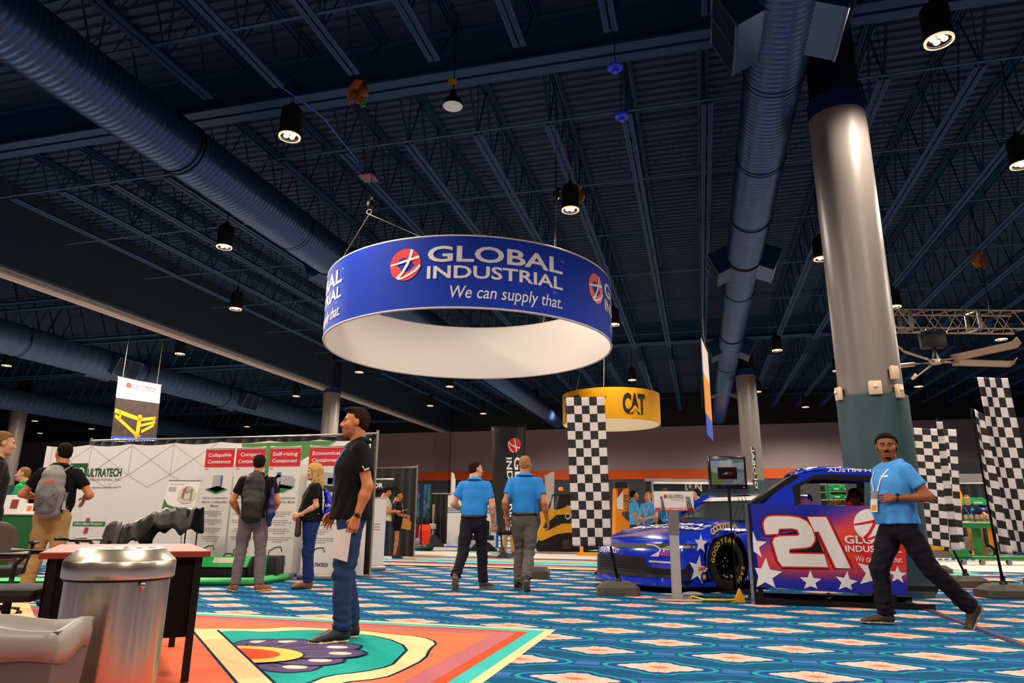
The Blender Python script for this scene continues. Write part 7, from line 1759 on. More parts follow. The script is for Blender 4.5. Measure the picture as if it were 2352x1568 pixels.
    if goatee:
        pr = [cap((-.022, .089, -.052), (0, .097, -.047), .0065, .0065), cap((0, .097, -.047), (.022, .089, -.052), .0065, .0065), ell((0, .083, -.099), (.024, .013, .013))]
        V, F = nets(pr, .0036, .006, pad=.01, warp=lambda P: .001*noise3(P, 300)); mesh_obj('facial_hair', (V*hs_)@Rm.T+D['head'], F, HAIRM(goatee[1:], goatee), t)
    if glasses:
        b = MB()
        for sg in (-1, 1):
            b.tube([hp(sg*.032+.021*math.cos(a), .098-.006*abs(math.cos(a)), .004+.016*math.sin(a)) for a in np.linspace(0, 2*PI, 18, endpoint=False)], .0018*s, 5, closed=True); b.tube([hp(sg*.053, .092, .008), hp(sg*.079, .04, .012), hp(sg*.080, -.01, .012)], .0018*s, 5)
        b.tube([hp(-.011, .099, .006), hp(.011, .099, .006)], .0018*s, 5); b.build('glasses', mat('glasses_'+glasses[1:], glasses, rough=.3), t, smooth=2)
    # shirt ------------------------------------------------------------------
    sm_ = cloth(shirt[1:], shirt); g = .006 if tuck else .014
    pr = [loft(torso(g))]; cuts = []
    if legs or not tuck: g2 = g+(0 if tuck else .020*s); T_ = torso(g); pr[0] = loft([(D['pelvis']-npv(0, 0, .07*s), .175*s*(1.04 if fem else 1)+g2, .122*s+g2+bl*.3, hx), (T_[0][0], T_[0][1]+g2-g, T_[0][2]+g2-g+.006, hx)]+T_[1:])
    cutpl = []
    for q in 'rl':
        a, b = D['sh_'+q], D['el_'+q]; e = lerp(a, b, sleeve) if sleeve < 1 else None
        if sleeve < 1:
            pr += [cap(a, e+(b-a)*.1, .068*s, .066*s)]; ax_ = (b-a)/np.linalg.norm(b-a); cutpl.append((e, ax_, a))
        else: pr += [cap(a, b, .064*s, .052*s), cap(b, D['wr_'+q], .052*s, .038*s)]
    def cut_sleeve(P):
        v = np.full(len(P), -1.0, np.float32)
        for e, ax_, a in cutpl:
            w = (P-e)@ax_; lat = np.linalg.norm(P-e-w[:, None]*ax_, axis=1); tx = np.abs((P-lerp(D['chest'], D['neck'], .3))@sx); far_ = (lat < .10*s) & (w > -.02*s) & (w < .16*s) & (tx > (.186*cw+.004+bl*.3))
            v = np.where(far_, np.maximum(v, w), v)
        return v
    hz = hem*s
    def cut_hem(P): return hz-P[:, 2]+.004*np.sin(P[:, 0]*60)*(0 if tuck else 1)
    nb = D['neck']; nd = D['head']-D['chest']; nd = nd/np.linalg.norm(nd)
    def cut_neck(P):
        q = P-nb; w = q@nd; lat = np.linalg.norm(q-w[:, None]*nd, axis=1); return np.where((lat < .085*s) & (w > -.05*s), np.maximum(w-.012*s, -1), -1)
    sd_ = (hash(label) % 97)*.1 if False else len(label)*.37
    amp = .006*s*fold
    def warp(P):
        z = P[:, 2]; low = np.clip((1.30*s-z)/(.35*s), 0, 1)
        f = amp*noise3(P*npv(1, 1, .45), 22/s, sd_)*(.35+.65*low)+amp*1.3*(.35-np.sqrt(np.abs(noise3(P*npv(1, 1, .30)+npv(0, 0, .15)*P[:, :1], 34/s, sd_+9))+.01))*(.15+.85*low)
        return f+amp*.55*low*np.sin((P[:, 0]+P[:, 1])*48/s+5*np.sin(z*5))*np.clip((z-hz)*9, 0, 1)
    V, F = nets(pr, h*.9, .035*s, cuts=[cut_sleeve, cut_hem, cut_neck], warp=warp); SV_, SF_ = V, F; sh_o = mesh_obj('shirt', V, F, sm_, t)
    if collar:
        b = MB(); bk2 = npv(0, 0, 0); cf_ = max(1.0, chest)*1.03; nx_ = sx*s*cf_; ny_ = np.cross(nd, sx)*s*cf_; N = 26
        def ringp(a, r, z): return tuple(nb+nd*z*s+nx_*r*math.cos(a)+ny_*(r*.92*math.sin(a)-.004))
        A0 = PI/2+.28; vs = []
        for (r, z) in ((.070, -.020), (.066, .058), (.073, .062), (.104, .022)):
            for j in range(N+1):
                a = A0+(2*PI-.56)*j/N; fr = max(0, math.sin(a)); vs.append(ringp(a, r+.012*fr*(1 if r > .08 else .3), z-.035*fr-(.02*fr if r > .08 else 0)))
        b.add(vs, [(k*(N+1)+j, k*(N+1)+j+1, (k+1)*(N+1)+j+1, (k+1)*(N+1)+j) for k in range(3) for j in range(N)]); b.build('collar', sm_, sh_o, smooth=2, solid=.004*s)
    # trousers -----------------------------------------------------------------
    pm = cloth(pants[1:], pants)
    if legs:
        pr = [loft([(lerp(D['hip_r'], D['hip_l'], .5)-npv(0, 0, .02*s), .168*s*(1.04 if fem else 1), .118*s, hx), (D['pelvis']+npv(0, 0, .03*s), .170*s, .118*s+bl*.25, hx), (D['pelvis']+npv(0, 0, .14*s), .158*s+bl*.4, .112*s+bl*.6, hx)])]
        ends = []
        for q in 'rl':
            a, k_, c = D['hip_'+q], D['knee_'+q], D['ankle_'+q]; lw = legw*s
            if shorts: e = lerp(a, k_, shorts); pr += [cap(a, e, .098*lw, .09*lw)]; ends.append((e, (k_-a)/np.linalg.norm(k_-a)))
            else:
                pr += [cap(a, lerp(a, k_, .5), .094*lw, .084*lw), cap(lerp(a, k_, .5), k_, .084*lw, .068*lw), cap(k_, c, .068*lw, .062*lw)]; ends.append((c-(c-k_)/np.linalg.norm(c-k_)*.005, (c-k_)/np.linalg.norm(c-k_)))
        for p in pr[1:]: p.k = .022*s
        top = D['pelvis'][2]+.065*s
        def cutp(P):
            v = P[:, 2]-top
            for e, ax_ in ends:
                w = (P-e)@ax_; lat = np.linalg.norm(P-e-w[:, None]*ax_, axis=1); v = np.where(lat < .14*s, np.maximum(v, w), v)
            return v
        kz = [(D['knee_'+q], D['ankle_'+q]) for q in 'rl']
        def warpp(P):
            f = amp*.9*noise3(P*npv(1, 1, .8), 20/s, sd_+3)+amp*.9*(.3-np.sqrt(np.abs(noise3(P*npv(.8, .8, 1.0)+npv(0, 0, .5)*P[:, :1], 36/s, sd_+2))+.01))
            for k_, a in kz:
                da = np.linalg.norm(P-a, axis=1); dk = np.linalg.norm(P-k_, axis=1)
                f = f+.0085*s*fold*np.exp(-(da/(.17*s))**2)*noise3(P*npv(.55, .55, 1.5), 62/s, sd_)+.0065*s*fold*np.exp(-(dk/(.15*s))**2)*noise3(P*npv(.6, .6, 1.3), 48/s, sd_+5)
            return f
        V, F = nets(pr, h*.95, .03*s, cuts=[cutp], warp=warpp); mesh_obj('trousers' if not shorts else 'shorts', V, F, pm, t)
        if belt:
            b = MB(); c = D['pelvis']+npv(0, 0, .035*s); bx, by = (.175*s+bl*.3, .126*s+bl*.42)
            yv = np.cross(npv(0, 0, 1), hx)
            P_ = [tuple(c+hx*(bx*math.cos(a))+yv*(by*math.sin(a))) for a in np.linspace(0, 2*PI, 36, endpoint=False)]
            b.tube(P_, (.006*s, .016*s), 8, closed=True); b.build('belt', mat('leather_'+belt[1:], belt, rough=.45), t, smooth=True)
        # shoes ------------------------------------------------------------------
        hs = round(max(.007, h*.6), 4)
        if hs not in _shoe_cache: _shoe_cache[hs] = shoe_mesh(hs)
        (UV, UF), (SV, SF) = _shoe_cache[hs]
        for q in 'rl':
            ft = (foot or {}).get(q, {}); a = D['ankle_'+q]; d = npv(*ft.get('dir', (.18 if q == 'r' else -.18, 1, 0))); d /= np.linalg.norm(d); pit = ft.get('pitch', 0.0)
            x = np.cross(d, npv(0, 0, 1)); x /= np.linalg.norm(x); u = np.cross(x, d); c_, s_ = math.cos(pit), math.sin(pit); d2 = d*c_+u*s_; u2 = u*c_-d*s_
            o_ = a-u2*.085*s*ft.get('drop', 1)+d2*.045*s
            if abs(pit) < .01: o_[2] = .0
            T = lambda W: (W[:, :1]*x+W[:, 1:2]*d2+W[:, 2:3]*u2)*s*ft.get('scale', 1.0)+o_
            mo = mesh_obj('shoe', T(UV), UF, mat('shoe_'+shoes[0][1:], shoes[0], rough=.55), t); mesh_obj('sole', T(SV), SF, mat('sole_'+shoes[1][1:], shoes[1], rough=.6), mo)
    # small things worn ----------------------------------------------------------
    yv = np.cross(npv(0, 0, 1), sx)
    if lanyard:
        from mathutils.bvhtree import BVHTree
        bv = BVHTree.FromPolygons([q.tolist() for q in SV_], [f.tolist() for f in SF_])
        def front(x, z):    # a point just off the chest cloth
            zz = np.clip((z-D['waist'][2])/(D['neck'][2]-D['waist'][2]), 0, 1); c = lerp(wst, D['neck'], float(zz)); o_ = c+sx*x+npv(0, 0, z-c[2])
            hit = bv.ray_cast(Vector((o_+yv*.8).tolist()), Vector((-yv).tolist()))
            return (npv(*hit[0])+yv*.008*s) if hit[0] is not None else o_+yv*.14*s
        cz, nz2 = D['chest'][2], D['neck'][2]; bot = cz-.14*s
        b = MB()
        for sg in (-1, 1):
            P_ = [nb+sx*sg*.02*s-yv*.084*s+nd*.03*s, nb+sx*sg*.082*s-yv*.02*s+nd*.028*s]+[front(sg*(.085*(1-k/6)+.006)*s, nz2-.05*s+(bot-nz2+.05*s)*k/6) for k in range(7)]
            b.tube([tuple(q) for q in P_], (.0095*s, .0035*s), 6)
        lo_ = b.build('lanyard', mat('lanyard_'+lanyard[1:], lanyard, rough=.6), t, smooth=True)
        if badge:
            w_, hh = .048*s, .125*s; n0 = front(0, bot)+yv*.006*s; n1 = front(0, bot-hh)+yv*.010*s
            b = MB(); b.add([tuple(n0-sx*w_), tuple(n0+sx*w_), tuple(n1+sx*w_), tuple(n1-sx*w_)], [(0, 1, 2, 3)]); bo_ = b.build('badge', WHITEP, lo_, solid=.004*s)
            b = MB(); m0, m1 = n0*.55+n1*.45+yv*.004, n0*.12+n1*.88+yv*.004; b.add([tuple(m0-sx*w_*.7), tuple(m0+sx*w_*.7), tuple(m1+sx*w_*.7), tuple(m1-sx*w_*.7)], [(0, 1, 2, 3)]); b.build('badge_print', mat('badge_orange', '#d8882a', rough=.5), lo_, solid=.002*s)
    if watch:
        q = watch[0]; a, b_ = D['el_'+q], D['wr_'+q]; c = lerp(a, b_, .93); ax_ = Vector((b_-a).tolist()).normalized(); s1, t1, _ = basis(ax_); c = Vector(c.tolist())
        b = MB(); rw = .0315*s; b.tube([c+(s1*math.cos(k)+t1*math.sin(k))*rw for k in np.linspace(0, 2*PI, 20, endpoint=False)], (.004*s, .013*s), 6, closed=True)
        out_ = Vector(watch[2]).normalized(); b.ball(c+out_*rw, (.018*s, .018*s, .018*s), 8); b.build('watch', mat('watch_'+watch[1][1:], watch[1], rough=.35), t, smooth=True)
    if logo:
        from mathutils.bvhtree import BVHTree
        bv2 = BVHTree.FromPolygons([q.tolist() for q in SV_], [f.tolist() for f in SF_]); c = lerp(D['chest'], D['neck'], .35); vs = []
        for (dx, dz) in ((-.125, 0), (-.055, 0), (-.055, .018), (-.125, .018)):
            hit = bv2.ray_cast(Vector((c+sx*dx*s+npv(0, 0, dz*s)+yv*.8).tolist()), Vector((-yv).tolist())); vs.append(tuple(npv(*hit[0])+yv*.004) if hit[0] is not None else tuple(c+yv*.14))
        b = MB(); b.add(vs, [(0, 1, 2, 3)]); b.build('chest_lettering', mat('logo_'+logo[1:], logo), sh_o, solid=.003*s)
    PJ[label] = D
    return t
PJ = {}
def at_depth(px, d):
    p = atP(px, 1150, _h*d); return Vector((p.x, p.y, 0))
def world_of(t, p): 
    c, s_ = math.cos(t.rotation_euler.z), math.sin(t.rotation_euler.z); return Vector((t.location.x+p[0]*c-p[1]*s_, t.location.y+p[0]*s_+p[1]*c, t.location.z+p[2]))
def backpack(owner, label, m, m2, H=1.8, tone='#e0421c', logo=None, size=1.0, details=True):
    """Worn on the back of owner; built in the owner's frame."""
    s = H/1.8; D = PJ[owner['label']]; c = (D['chest']+D['neck'])*.5; t = empty('backpack', world_of(owner, (0, 0, 0)), owner.rotation_euler.z, label, 'backpack')
    y0 = -.135*s; zc = 1.20*s; z2 = size
    pr = [loft([((0, y0-.06, zc-.22*z2), .135*s, .085*s, (1, 0, 0)), ((0, y0-.075, zc), .150*s, .10*s, (1, 0, 0)), ((0, y0-.06, zc+.2*z2), .125*s, .08*s, (1, 0, 0)), ((0, y0-.04, zc+.27*z2), .09*s, .05*s, (1, 0, 0))])]
    V, F = nets(pr, .012, .03, warp=lambda P: .006*noise3(P, 26, 2)+.0012*np.sin(P[:, 2]*70)); mesh_obj('main_compartment', V, F, m, t)
    pr = [loft([((0, y0-.13, zc-.2*z2), .10*s, .055*s, (1, 0, 0)), ((0, y0-.155, zc-.05), .11*s, .05*s, (1, 0, 0)), ((0, y0-.13, zc+.08*z2), .085*s, .035*s, (1, 0, 0))])]
    V, F = nets(pr, .012, .02, warp=lambda P: .006*noise3(P, 34, 5)); mesh_obj('front_pocket', V, F, m2, t)
    for sg in (-1, 1):
        b = MB(); b.tube([(sg*.07*s, y0-.02, zc+.24*z2), (sg*.095*s, -.07*s, 1.50*s), (sg*.105*s, .0, 1.525*s), (sg*.115*s, .11*s, 1.42*s), (sg*.13*s, .14*s, 1.25*s), (sg*.15*s, .04*s, 1.08*s), (sg*.13*s, y0, 1.0*s)], (.026*s, .008*s), 8); b.build('shoulder_strap', m2, t, smooth=True)
    b = MB(); b.tube([(-.035*s, y0-.03, zc+.27*z2), (-.03*s, y0-.03, zc+.32*z2), (.03*s, y0-.03, zc+.32*z2), (.035*s, y0-.03, zc+.27*z2)], .009*s, 6); b.build('grab_handle', BLACKP, t, smooth=True)
    if details:
        b = MB(); b.tube([(-.09*s, y0-.195, zc-.02), (.09*s, y0-.195, zc-.18), ], .004*s, 5); b.tube([(.09*s, y0-.195, zc-.02), (-.09*s, y0-.195, zc-.18)], .004*s, 5); b.build('bungee_cord', BLACKP, t)
        b = MB(); b.tube([(-.135*s, y0-.06, zc-.22), (-.14*s, y0-.09, zc-.02)], .02*s, 8); b.build('side_item', mat('item_orange', tone, rough=.5), t, smooth=True)
        b = MB(); b.tube([(.15*s, y0-.05, zc-.2), (.155*s, y0-.05, zc+.0)], .032*s, 10); b.build('side_bottle', CLEARL, t, smooth=True)
    if logo: decal('maker_lettering', [shift(fit_text(logo, .11*s, .035*s, bold=.05), -.055*s, 0)], lambda u, v: Vector((u, y0-.172, zc+.105+v)), mat('logo_orange', '#e8603a'), t)
    return t
BLUEPOLO = '#2f86d6'
# 1 -- the man in jeans nearest to us, in profile
p1 = person(gp(788, 1471), R(119), 'person in black polo and blue jeans standing in profile on the orange medallion', 1.86, .0115,
    J=dict(el_l=(-.225, -.105, 1.15), wr_l=(-.225, -.035, .915), el_r=(.225, .03, 1.15), wr_r=(.19, .14, .95), ankle_l=(-.10, .015, .085), knee_l=(-.10, .04, .50), ankle_r=(.10, -.06, .085), sh_l=(-.19, -.03, 1.44)),
    sk=TAN, hair=('crop', '#2c1a10'), shirt='#101113', pants='#263c64', chest=1.06, belly=.02, shoes=('#1c1e22', '#d8cba2'), head=(0, .04), head_o=dict(stubble=True), hem=.90, tuck=False, lanyard='#2a5fc4', watch=('l', '#111112', (-1, 0, 0)), legw=1.08,
    hand={'l': dict(curl=[.75, .7, .6, .5], dir=(0, .30, -1), back=(-1, -.1, 0), thumb=.9), 'r': dict(curl=.5)}, foot={'l': dict(dir=(-.35, 1, 0)), 'r': dict(dir=(.1, 1, 0))}, fold=1.5)
D = PJ[p1['label']]; w_ = D['wr_l']
t = empty('leaflet', world_of(p1, w_+npv(.0, .06, -.10)), p1.rotation_euler.z, 'folded white leaflet held by the man in jeans', 'paper')
b = MB(); b.add([(.01, -.03, .02), (.03, .09, .0), (.03, .13, -.20), (.01, -.01, -.24)], [(0, 1, 2, 3)]); b.build('sheet', mat('paper_white', '#dccfd0', rough=.6), t, solid=.003); b = MB(); b.add([(.035, -.02, .0), (.04, .08, -.02), (.04, .11, -.19), (.035, 0, -.22)], [(0, 1, 2, 3)]); b.build('second_fold', mat('paper_white', '#dccfd0'), t, solid=.003)
b = MB(); sl = D['sh_l']*.45+D['el_l']*.55; b.tube([tuple(sl+npv(-.072, .02, .02)), tuple(sl+npv(-.074, .0, -.01)), tuple(sl+npv(-.070, -.035, .005))], (.004, .008), 6); ck = b.build('sleeve_lettering', INKW, p1, smooth=True)
# 2 -- man with the black backpack at the pull-up banners
p2 = person(gp(566, 1358), R(26), 'person in dark shirt and grey trousers facing the pull-up banners, back turned', 1.80, .013,
    J=dict(el_l=(-.29, -.02, 1.16), wr_l=(-.20, .13, .98), el_r=(.29, -.02, 1.16), wr_r=(.20, .13, .98), ankle_l=(-.15, -.03, .085), ankle_r=(.15, -.03, .085), knee_l=(-.125, .01, .5), knee_r=(.125, .01, .5)),
    sk=TAN, hair=('short', '#1e120c'), shirt='#151213', pants='#6e6468', shoes=('#8a5a38', '#c9b48e'), hem=.93, legw=1.04, chest=1.03, foot={'l': dict(dir=(-.5, 1, 0)), 'r': dict(dir=(.6, .9, 0))}, collar=True, fold=.9)
backpack(p2, 'black backpack worn by the man at the pull-up banners', mat('pack_black', '#1d1a19', rough=.6, bump=.3, bscale=40), mat('pack_black_pocket', '#282320', rough=.55, bump=.4, bscale=30), 1.8, details=False, size=1.12)
D = PJ[p2['label']]; t = empty('rolled_jacket', world_of(p2, (.23, -.16, 1.05)), p2.rotation_euler.z, 'dark blue patterned bag hanging at the elbow of the man with the black backpack', 'bag'); V, F = nets([cap((0, 0, .28), (.0, -.01, -.05), .02, .055), cap((0, 0, -.05), (-.01, 0, -.2), .055, .03)], .012, .03, warp=lambda P: .008*noise3(P, 40)); mesh_obj('bag_cloth', V, F, mat('bag_indigo', '#23245c', rough=.4, var=.5, vscale=30), t)
# 3 -- blonde woman
p3 = person(gp(703, 1350), R(118), 'person with long blonde hair, black top and jeans, in profile by the Self-rising banner', 1.72, .0125, fem=True,
    J=dict(el_l=(-.20, -.06, 1.17), wr_l=(-.16, .17, 1.03), el_r=(.2, .03, 1.18), wr_r=(.12, .2, 1.03)),
    sk=FAIR, hair=('long', '#c8a060'), shirt='#121112', pants='#1b2f62', shoes=('#6a4632', '#3a2a22'), belly=.045, chest=.98, hem=.95, tuck=False, collar=False, watch=('l', '#c9a070', (-1, 0, 0)), hand={'l': dict(curl=.8, dir=(.25, 1, -.1), back=(-1, 0, .3)), 'r': dict(curl=.8)}, legw=1.10)
D = PJ[p3['label']]; t = empty('drawstring_bag', world_of(p3, (0, -.21, 1.16)), p3.rotation_euler.z, 'shiny blue drawstring bag on the back of the blonde woman', 'bag')
V, F = nets([loft([((0, .0, -.17), .15, .06, (1, 0, 0)), ((0, -.03, -.03), .15, .075, (1, 0, 0)), ((0, .02, .14), .10, .04, (1, 0, 0)), ((0, .05, .2), .04, .02, (1, 0, 0))])], .011, .02, warp=lambda P: .010*noise3(P, 28, 3)+.004*np.sin(P[:, 0]*70+P[:, 2]*40)); mesh_obj('bag_cloth', V, F, mat('bag_blue', '#1226b8', rough=.3, bump=.3, bscale=20), t)
decal('bag_lettering', [shift(fit_text('Ultra', .12, .04, bold=.03, shear=.2), -.06, -.03)], lambda u, v: Vector((-.155, -.03-u, v-.02)), INKW, t)
b = MB()
for sg in (-1, 1): b = MB(); b.tube([(sg*.05, .05, .2), (sg*.10, .14, .30), (sg*.11, .26, .24), (sg*.12, .3, .0), (sg*.14, .1, -.16)], .005, 6); b.build('cord', mat('cord_tan', '#b99a70', rough=.7), t)
t = empty('shoulder_bag', world_of(p3, (-.08, .17, .86)), p3.rotation_euler.z, 'brown shoulder bag hanging before the hip of the blonde woman', 'bag'); V, F = nets([loft([((0, 0, -.13), .11, .045, (1, 0, 0)), ((0, 0, .08), .09, .035, (1, 0, 0))])], .012, .02); mesh_obj('bag_body', V, F, mat('bag_brown', '#4a2f1e', rough=.5), t); b = MB(); b.tube([(-.06, 0, .1), (-.07, -.05, .35), (-.06, -.18, .62)], .008, 6); b.build('strap', mat('bag_brown', '#4a2f1e'), t)
# 4 -- man with the grey backpack
p4 = person(at_depth(127, 8.6), R(30), 'person in black shirt and khaki trousers with arms bent, back turned, at the booth', 1.82, .0135,
    J=dict(el_l=(-.36, -.0, 1.18), wr_l=(-.24, .22, 1.14), el_r=(.36, .0, 1.18), wr_r=(.24, .22, 1.14), ankle_l=(-.14, -.03, .085), ankle_r=(.14, -.03, .085)), sk=TAN, hair=('short', '#1a100c'), shirt='#101012', pants='#b08a58', shoes=('#3a2a20', '#8a7a60'), head=(R(40), 0), chest=1.1, belly=.06, hem=.94, legw=1.12, glasses='#111111', watch=('l', '#b0a49a', (-.5, .3, 1)), lanyard='#d8c8c4')
backpack(p4, 'grey backpack with orange lettering on the man in khaki', mat('pack_grey', '#85807e', rough=.6, bump=.3, bscale=50), mat('pack_grey_dark', '#6a6666', rough=.6, bump=.3, bscale=50), 1.82, logo='GXO', size=1.0)
# 5 -- profile at the frame edge
person(at_depth(-22, 7.3), R(-36), 'person in dark clothes cut by the frame edge, facing the booth', 1.80, .015, sk=FAIR, hair=('short', '#7a5a3a'), shirt='#1d1d20', pants='#26262a', head=(R(6), -.05), chest=1.03)
# 6 -- green shirt behind the counter
person(at_depth(44, 12.3), R(125), 'person in green polo with close-cropped hair behind the green counter', 1.78, .017, sk=FAIR, hair=('buzz', '#8a5f3a'), shirt='#1f9a58', pants='#2a2a2a', head=(0, -.02), lanyard='#2a62b8')
# 7, 8 -- the two men in blue walking away
p7 = person(gp(1085, 1352), R(8), 'person in blue polo with dark hair walking away beside the bald man', 1.80, .0125,
    J=dict(hip_l=(-.092, -.01, .915), knee_l=(-.125, -.10, .50), ankle_l=(-.175, -.36, .19), knee_r=(.115, .10, .50), ankle_r=(.13, .12, .085), el_r=(.27, -.04, 1.13), wr_r=(.285, .06, .89), el_l=(-.31, .0, 1.17), wr_l=(-.20, .20, 1.08)),
    sk=FAIR, hair=('short', '#2a1a12'), shirt=BLUEPOLO, pants='#1d1b27', shoes=('#3c3228', '#8a7355'), head=(R(-52), 0), chest=1.10, belly=.05, hem=1.005, belt='#141212', legw=1.10, foot={'l': dict(dir=(-.1, 1, 0), pitch=-.95), 'r': dict(dir=(.55, 1, 0))}, hand={'r': dict(curl=.5, dir=(.05, .25, -1), back=(.3, -1, 0)), 'l': {}}, lean=(0, .03))
p8 = person(gp(1205, 1355), R(10), 'balding person in blue polo and grey trousers walking away, white book in hand', 1.87, .0125,
    J=dict(knee_l=(-.075, .13, .53), ankle_l=(-.10, .10, .085), knee_r=(.06, -.04, .48), ankle_r=(.045, -.30, .17), el_l=(-.27, -.07, 1.15), wr_l=(-.26, .05, .93), el_r=(.27, -.08, 1.14), wr_r=(.31, .02, .91)),
    sk=OLIVE, hair=('buzz', '#a87a4a'), shirt=BLUEPOLO, pants='#5e5855', shoes=('#1e1c1c', '#7a7260'), head=(R(-20), 0), chest=1.12, belly=.03, hem=1.005, belt='#171414', legw=1.06, foot={'l': dict(dir=(.45, 1, 0)), 'r': dict(dir=(.0, 1, 0), pitch=-.75)}, hand={'l': dict(curl=[.8, .8, .7, .7], dir=(0, .4, -1), back=(-1, 0, 0)), 'r': dict(curl=.45)}, watch=('l', '#b8a890', (-1, 0, .2)), glasses='#c9b8a0', lean=(0, .03))
D = PJ[p8['label']]; t = empty('notebook', world_of(p8, D['wr_l']+npv(.0, .07, -.06)), p8.rotation_euler.z, 'white notebook in the hand of the bald man in blue', 'book'); b = MB(); b.box((-.012, -.05, -.10), (.012, .11, .15), bev=.003); b.build('cover', mat('book_white', '#d5d0c8', rough=.5), t)
# 9 -- the man walking across at the right
p9 = person(gp(2093, 1437), R(97), 'person in blue polo walking past the simulator, looking at the camera', 1.82, .0115,
    J=dict(hip_l=(-.09, -.01, .91), knee_l=(-.10, -.20, .52), ankle_l=(-.07, -.52, .18), hip_r=(.09, .02, .91), knee_r=(.07, .20, .50), ankle_r=(.07, .18, .085), sh_l=(-.19, -.06, 1.43), sh_r=(.17, .05, 1.43), el_l=(-.29, -.20, 1.17), wr_l=(-.23, .09, 1.165), el_r=(.26, -.04, 1.15), wr_r=(.22, .05, .92)),
    sk=DEEP, hair=('tail', '#120c0a'), shirt='#4a94dc', pants='#15131c', shoes=('#3a2e26', '#9a8f7a'), head=(R(68), -.02), head_o=dict(face_w=1.08, size=1.09), chest=1.18, belly=.065, hem=.925, belt=None, tuck=False, legw=1.2, lanyard='#d6d2d6', badge=True, watch=('l', '#0d0d0e', (-.6, -.2, 1)), goatee='#150d0a', logo='#d6e6f4',
    hand={'l': dict(curl=[.55, .5, .45, .4], dir=(.25, 1, .0), back=(-1, .25, .35), thumb=.7), 'r': dict(curl=.6)}, foot={'r': dict(dir=(.05, 1, 0)), 'l': dict(dir=(-.05, 1, 0), pitch=-1.0, drop=1)}, lean=(0, .0))
D = PJ[p9['label']]; t = empty('plastic_cup', world_of(p9, D['wr_l']+npv(.065, .155, .03)), 0, 'small clear cup in the hand of the man looking at the camera', 'cup'); b = MB(); b.lathe([(0, -.04), (.026, -.04), (.034, .035), (.032, .035), (.025, -.035)], 16); b.build('cup_wall', CLEARL, t, smooth=True)
# 10, 11 -- the young pair
p10 = person(gp(880, 1285), R(-62), 'young person in pale green tee and navy trousers reading a sheet', 1.76, .019, J=dict(el_r=(.24, .02, 1.16), wr_r=(.12, .25, 1.18), el_l=(-.23, .02, 1.16), wr_l=(-.08, .26, 1.17)), sk=OLIVE, hair=('thick', '#15100e'), shirt='#b6b294', pants='#1a2440', shoes=('#d8d4cc', '#e6e2da'), head=(R(-8), -.32), collar=False, lanyard='#e0d0cc', legw=1.1, hem=.93, tuck=False)
p11 = person(gp(908, 1283), R(-66), 'young person in a black dress with a tan bag beside the pale green tee', 1.68, .019, fem=True, J=dict(el_r=(.22, .03, 1.15), wr_r=(.10, .25, 1.12), el_l=(-.22, .03, 1.15), wr_l=(-.10, .25, 1.1)), sk=OLIVE, hair=('short', '#1a100c'), shirt='#171416', pants='#171416', shorts=.45, shoes=('#1c1818', '#2a2422'), head=(R(-12), -.2), collar=False, lanyard='#c03038', hem=.80, tuck=False, legw=1.05)
t = empty('paper_sheet', world_of(p10, (.02, .34, 1.17*.98)), p10.rotation_euler.z, 'white sheet held by the young person in pale green', 'paper'); b = MB(); b.box((-.14, -.1, 0), (.14, .2, .006)); b.xform(Matrix.Rotation(.25, 4, 'X')); b.build('sheet', mat('paper_white', '#dccfd0'), t)
t = empty('shoulder_bag', world_of(p11, (.14, .22, .86)), p11.rotation_euler.z, 'tan shoulder bag at the hip of the person in the black dress', 'bag'); b = MB(); b.prism([(-.12, -.12), (.12, -.16), (.14, .02), (.05, .12), (-.08, .14)], lambda u, v: (0, u, v), (.08, 0, 0)); b.build('bag_body', mat('bag_tan', '#b07a34', rough=.5), t); b = MB(); b.tube([(.04, -.05, .12), (-.0, -.12, .5)], .008, 6); b.build('strap', mat('bag_tan', '#b07a34'), t)
# 12 -- staff behind the car
person(at_depth(1456, 17.2), R(-72), 'person with dark hair in blue polo turned to a colleague behind the car', 1.70, .02, sk=OLIVE, hair=('short', '#120d0b'), shirt='#3f94d4', pants='#222226', chest=1.05, head=(R(0), 0))
person(at_depth(1489, 18.0), R(150), 'person with fair hair in blue polo, hands joined, behind the car', 1.70, .02, J=dict(wr_l=(-.06, .26, 1.08), wr_r=(.06, .26, 1.08), el_l=(-.25, .03, 1.15), el_r=(.25, .03, 1.15)), sk=FAIR, hair=('short', '#a07a54'), shirt='#4fa0dc', pants='#3a2a24', chest=1.08, lanyard='#d6d2d0')
person(at_depth(1527, 18.5), R(20), 'person in blue polo behind the white charging sign, back turned', 1.82, .022, sk=FAIR, hair=('short', '#5a4a3a'), shirt='#3f94d4', pants='#222226', chest=1.1)
person(at_depth(1600, 17.0), R(95), 'person in blue polo leaning over the far side of the car roof', 1.74, .022, J=dict(el_l=(-.27, .06, 1.15), wr_l=(-.18, .28, 1.12)), sk=FAIR, hair=('short', '#1a1412'), shirt='#4fa0dc', pants='#222226', chest=1.08)
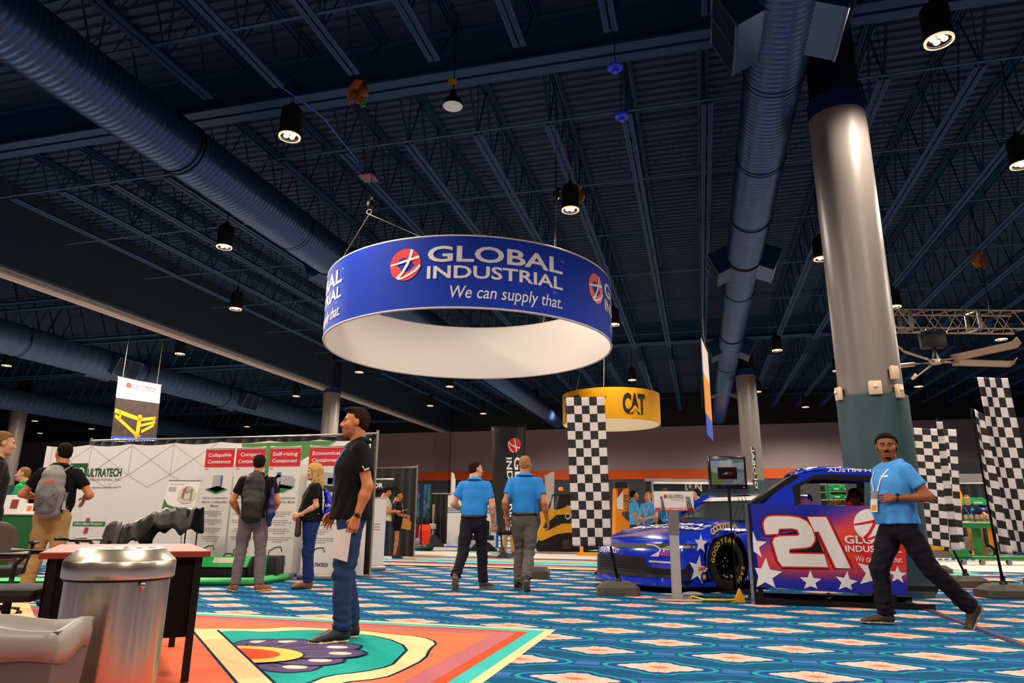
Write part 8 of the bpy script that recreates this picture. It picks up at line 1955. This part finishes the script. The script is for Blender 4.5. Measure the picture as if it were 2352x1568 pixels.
# 13 -- driver in the simulator
dx_ = atP_line(1985, 1141); dp = SA+sdx*(dx_[0]+.02)+Vector((-sdx.y, sdx.x, 0))*.50
person(Vector((dp.x, dp.y, dx_[1]-1.62)), math.atan2(sdx.y, sdx.x)+R(90), 'person in black with glasses seated inside the number 21 simulator', 1.75, .014,
    J=dict(knee_r=(.13, .45, .97), knee_l=(-.13, .45, .97), ankle_r=(.12, .80, .78), ankle_l=(-.12, .80, .78), el_l=(-.22, .14, 1.14), wr_l=(-.15, .36, 1.22), el_r=(.22, .14, 1.14), wr_r=(.15, .36, 1.22)), sk=DARK, hair=('short', '#0f0b0a'), shirt='#151417', pants='#151417', shoes=('#222222', '#333333'), glasses='#111111', head=(R(14), 0), foot={'r': dict(pitch=.3), 'l': dict(pitch=.3)}, hem=.93)
# 14 -- man at the green bench
person(at_depth(2229, 20.75)+Vector((0, 0, .02)), R(150), 'person in navy polo with glasses leaning at the green work bench', 1.80, .018, J=dict(el_l=(-.36, .05, 1.2), wr_l=(-.52, .22, 1.12), el_r=(.30, .02, 1.17), wr_r=(.30, .22, 1.04), knee_r=(.12, .0, .51), ankle_r=(.05, -.12, .085), ankle_l=(-.17, -.05, .085)), sk=FAIR, hair=('short', '#7a5a3a'), shirt='#1a2344', pants='#b08048', shoes=('#3a2a1e', '#6a5a48'), lanyard='#3a86d0', badge=True, glasses='#2a2a2a', chest=1.08, logo='#d0d8e0', head=(R(25), 0), lean=(.06, .02))
# 15 -- legs under the black banner
person(gp(1168, 1275), R(15), 'person in khaki trousers standing behind the tall black banner', 1.78, .02, sk=FAIR, hair=('short', '#4a3828'), shirt='#2a2a2e', pants='#a08a62', shoes=('#4a382a', '#2e241c'), legw=1.1, J=dict(ankle_l=(-.13, -.03, .085), ankle_r=(.13, .05, .085)))
# 16 -- someone in blue between the chequered flags
person(at_depth(2318, 22.6)+Vector((0, 0, .02)), R(70), 'person in bright blue shirt half hidden between the chequered flags', 1.66, .024, sk=TAN, hair=('short', '#1a1412'), shirt='#1f56c4', pants='#1f3f6a', J=dict(wr_l=(-.2, .3, 1.05), wr_r=(.2, .3, 1.05), el_l=(-.25, .05, 1.15), el_r=(.25, .05, 1.15)))
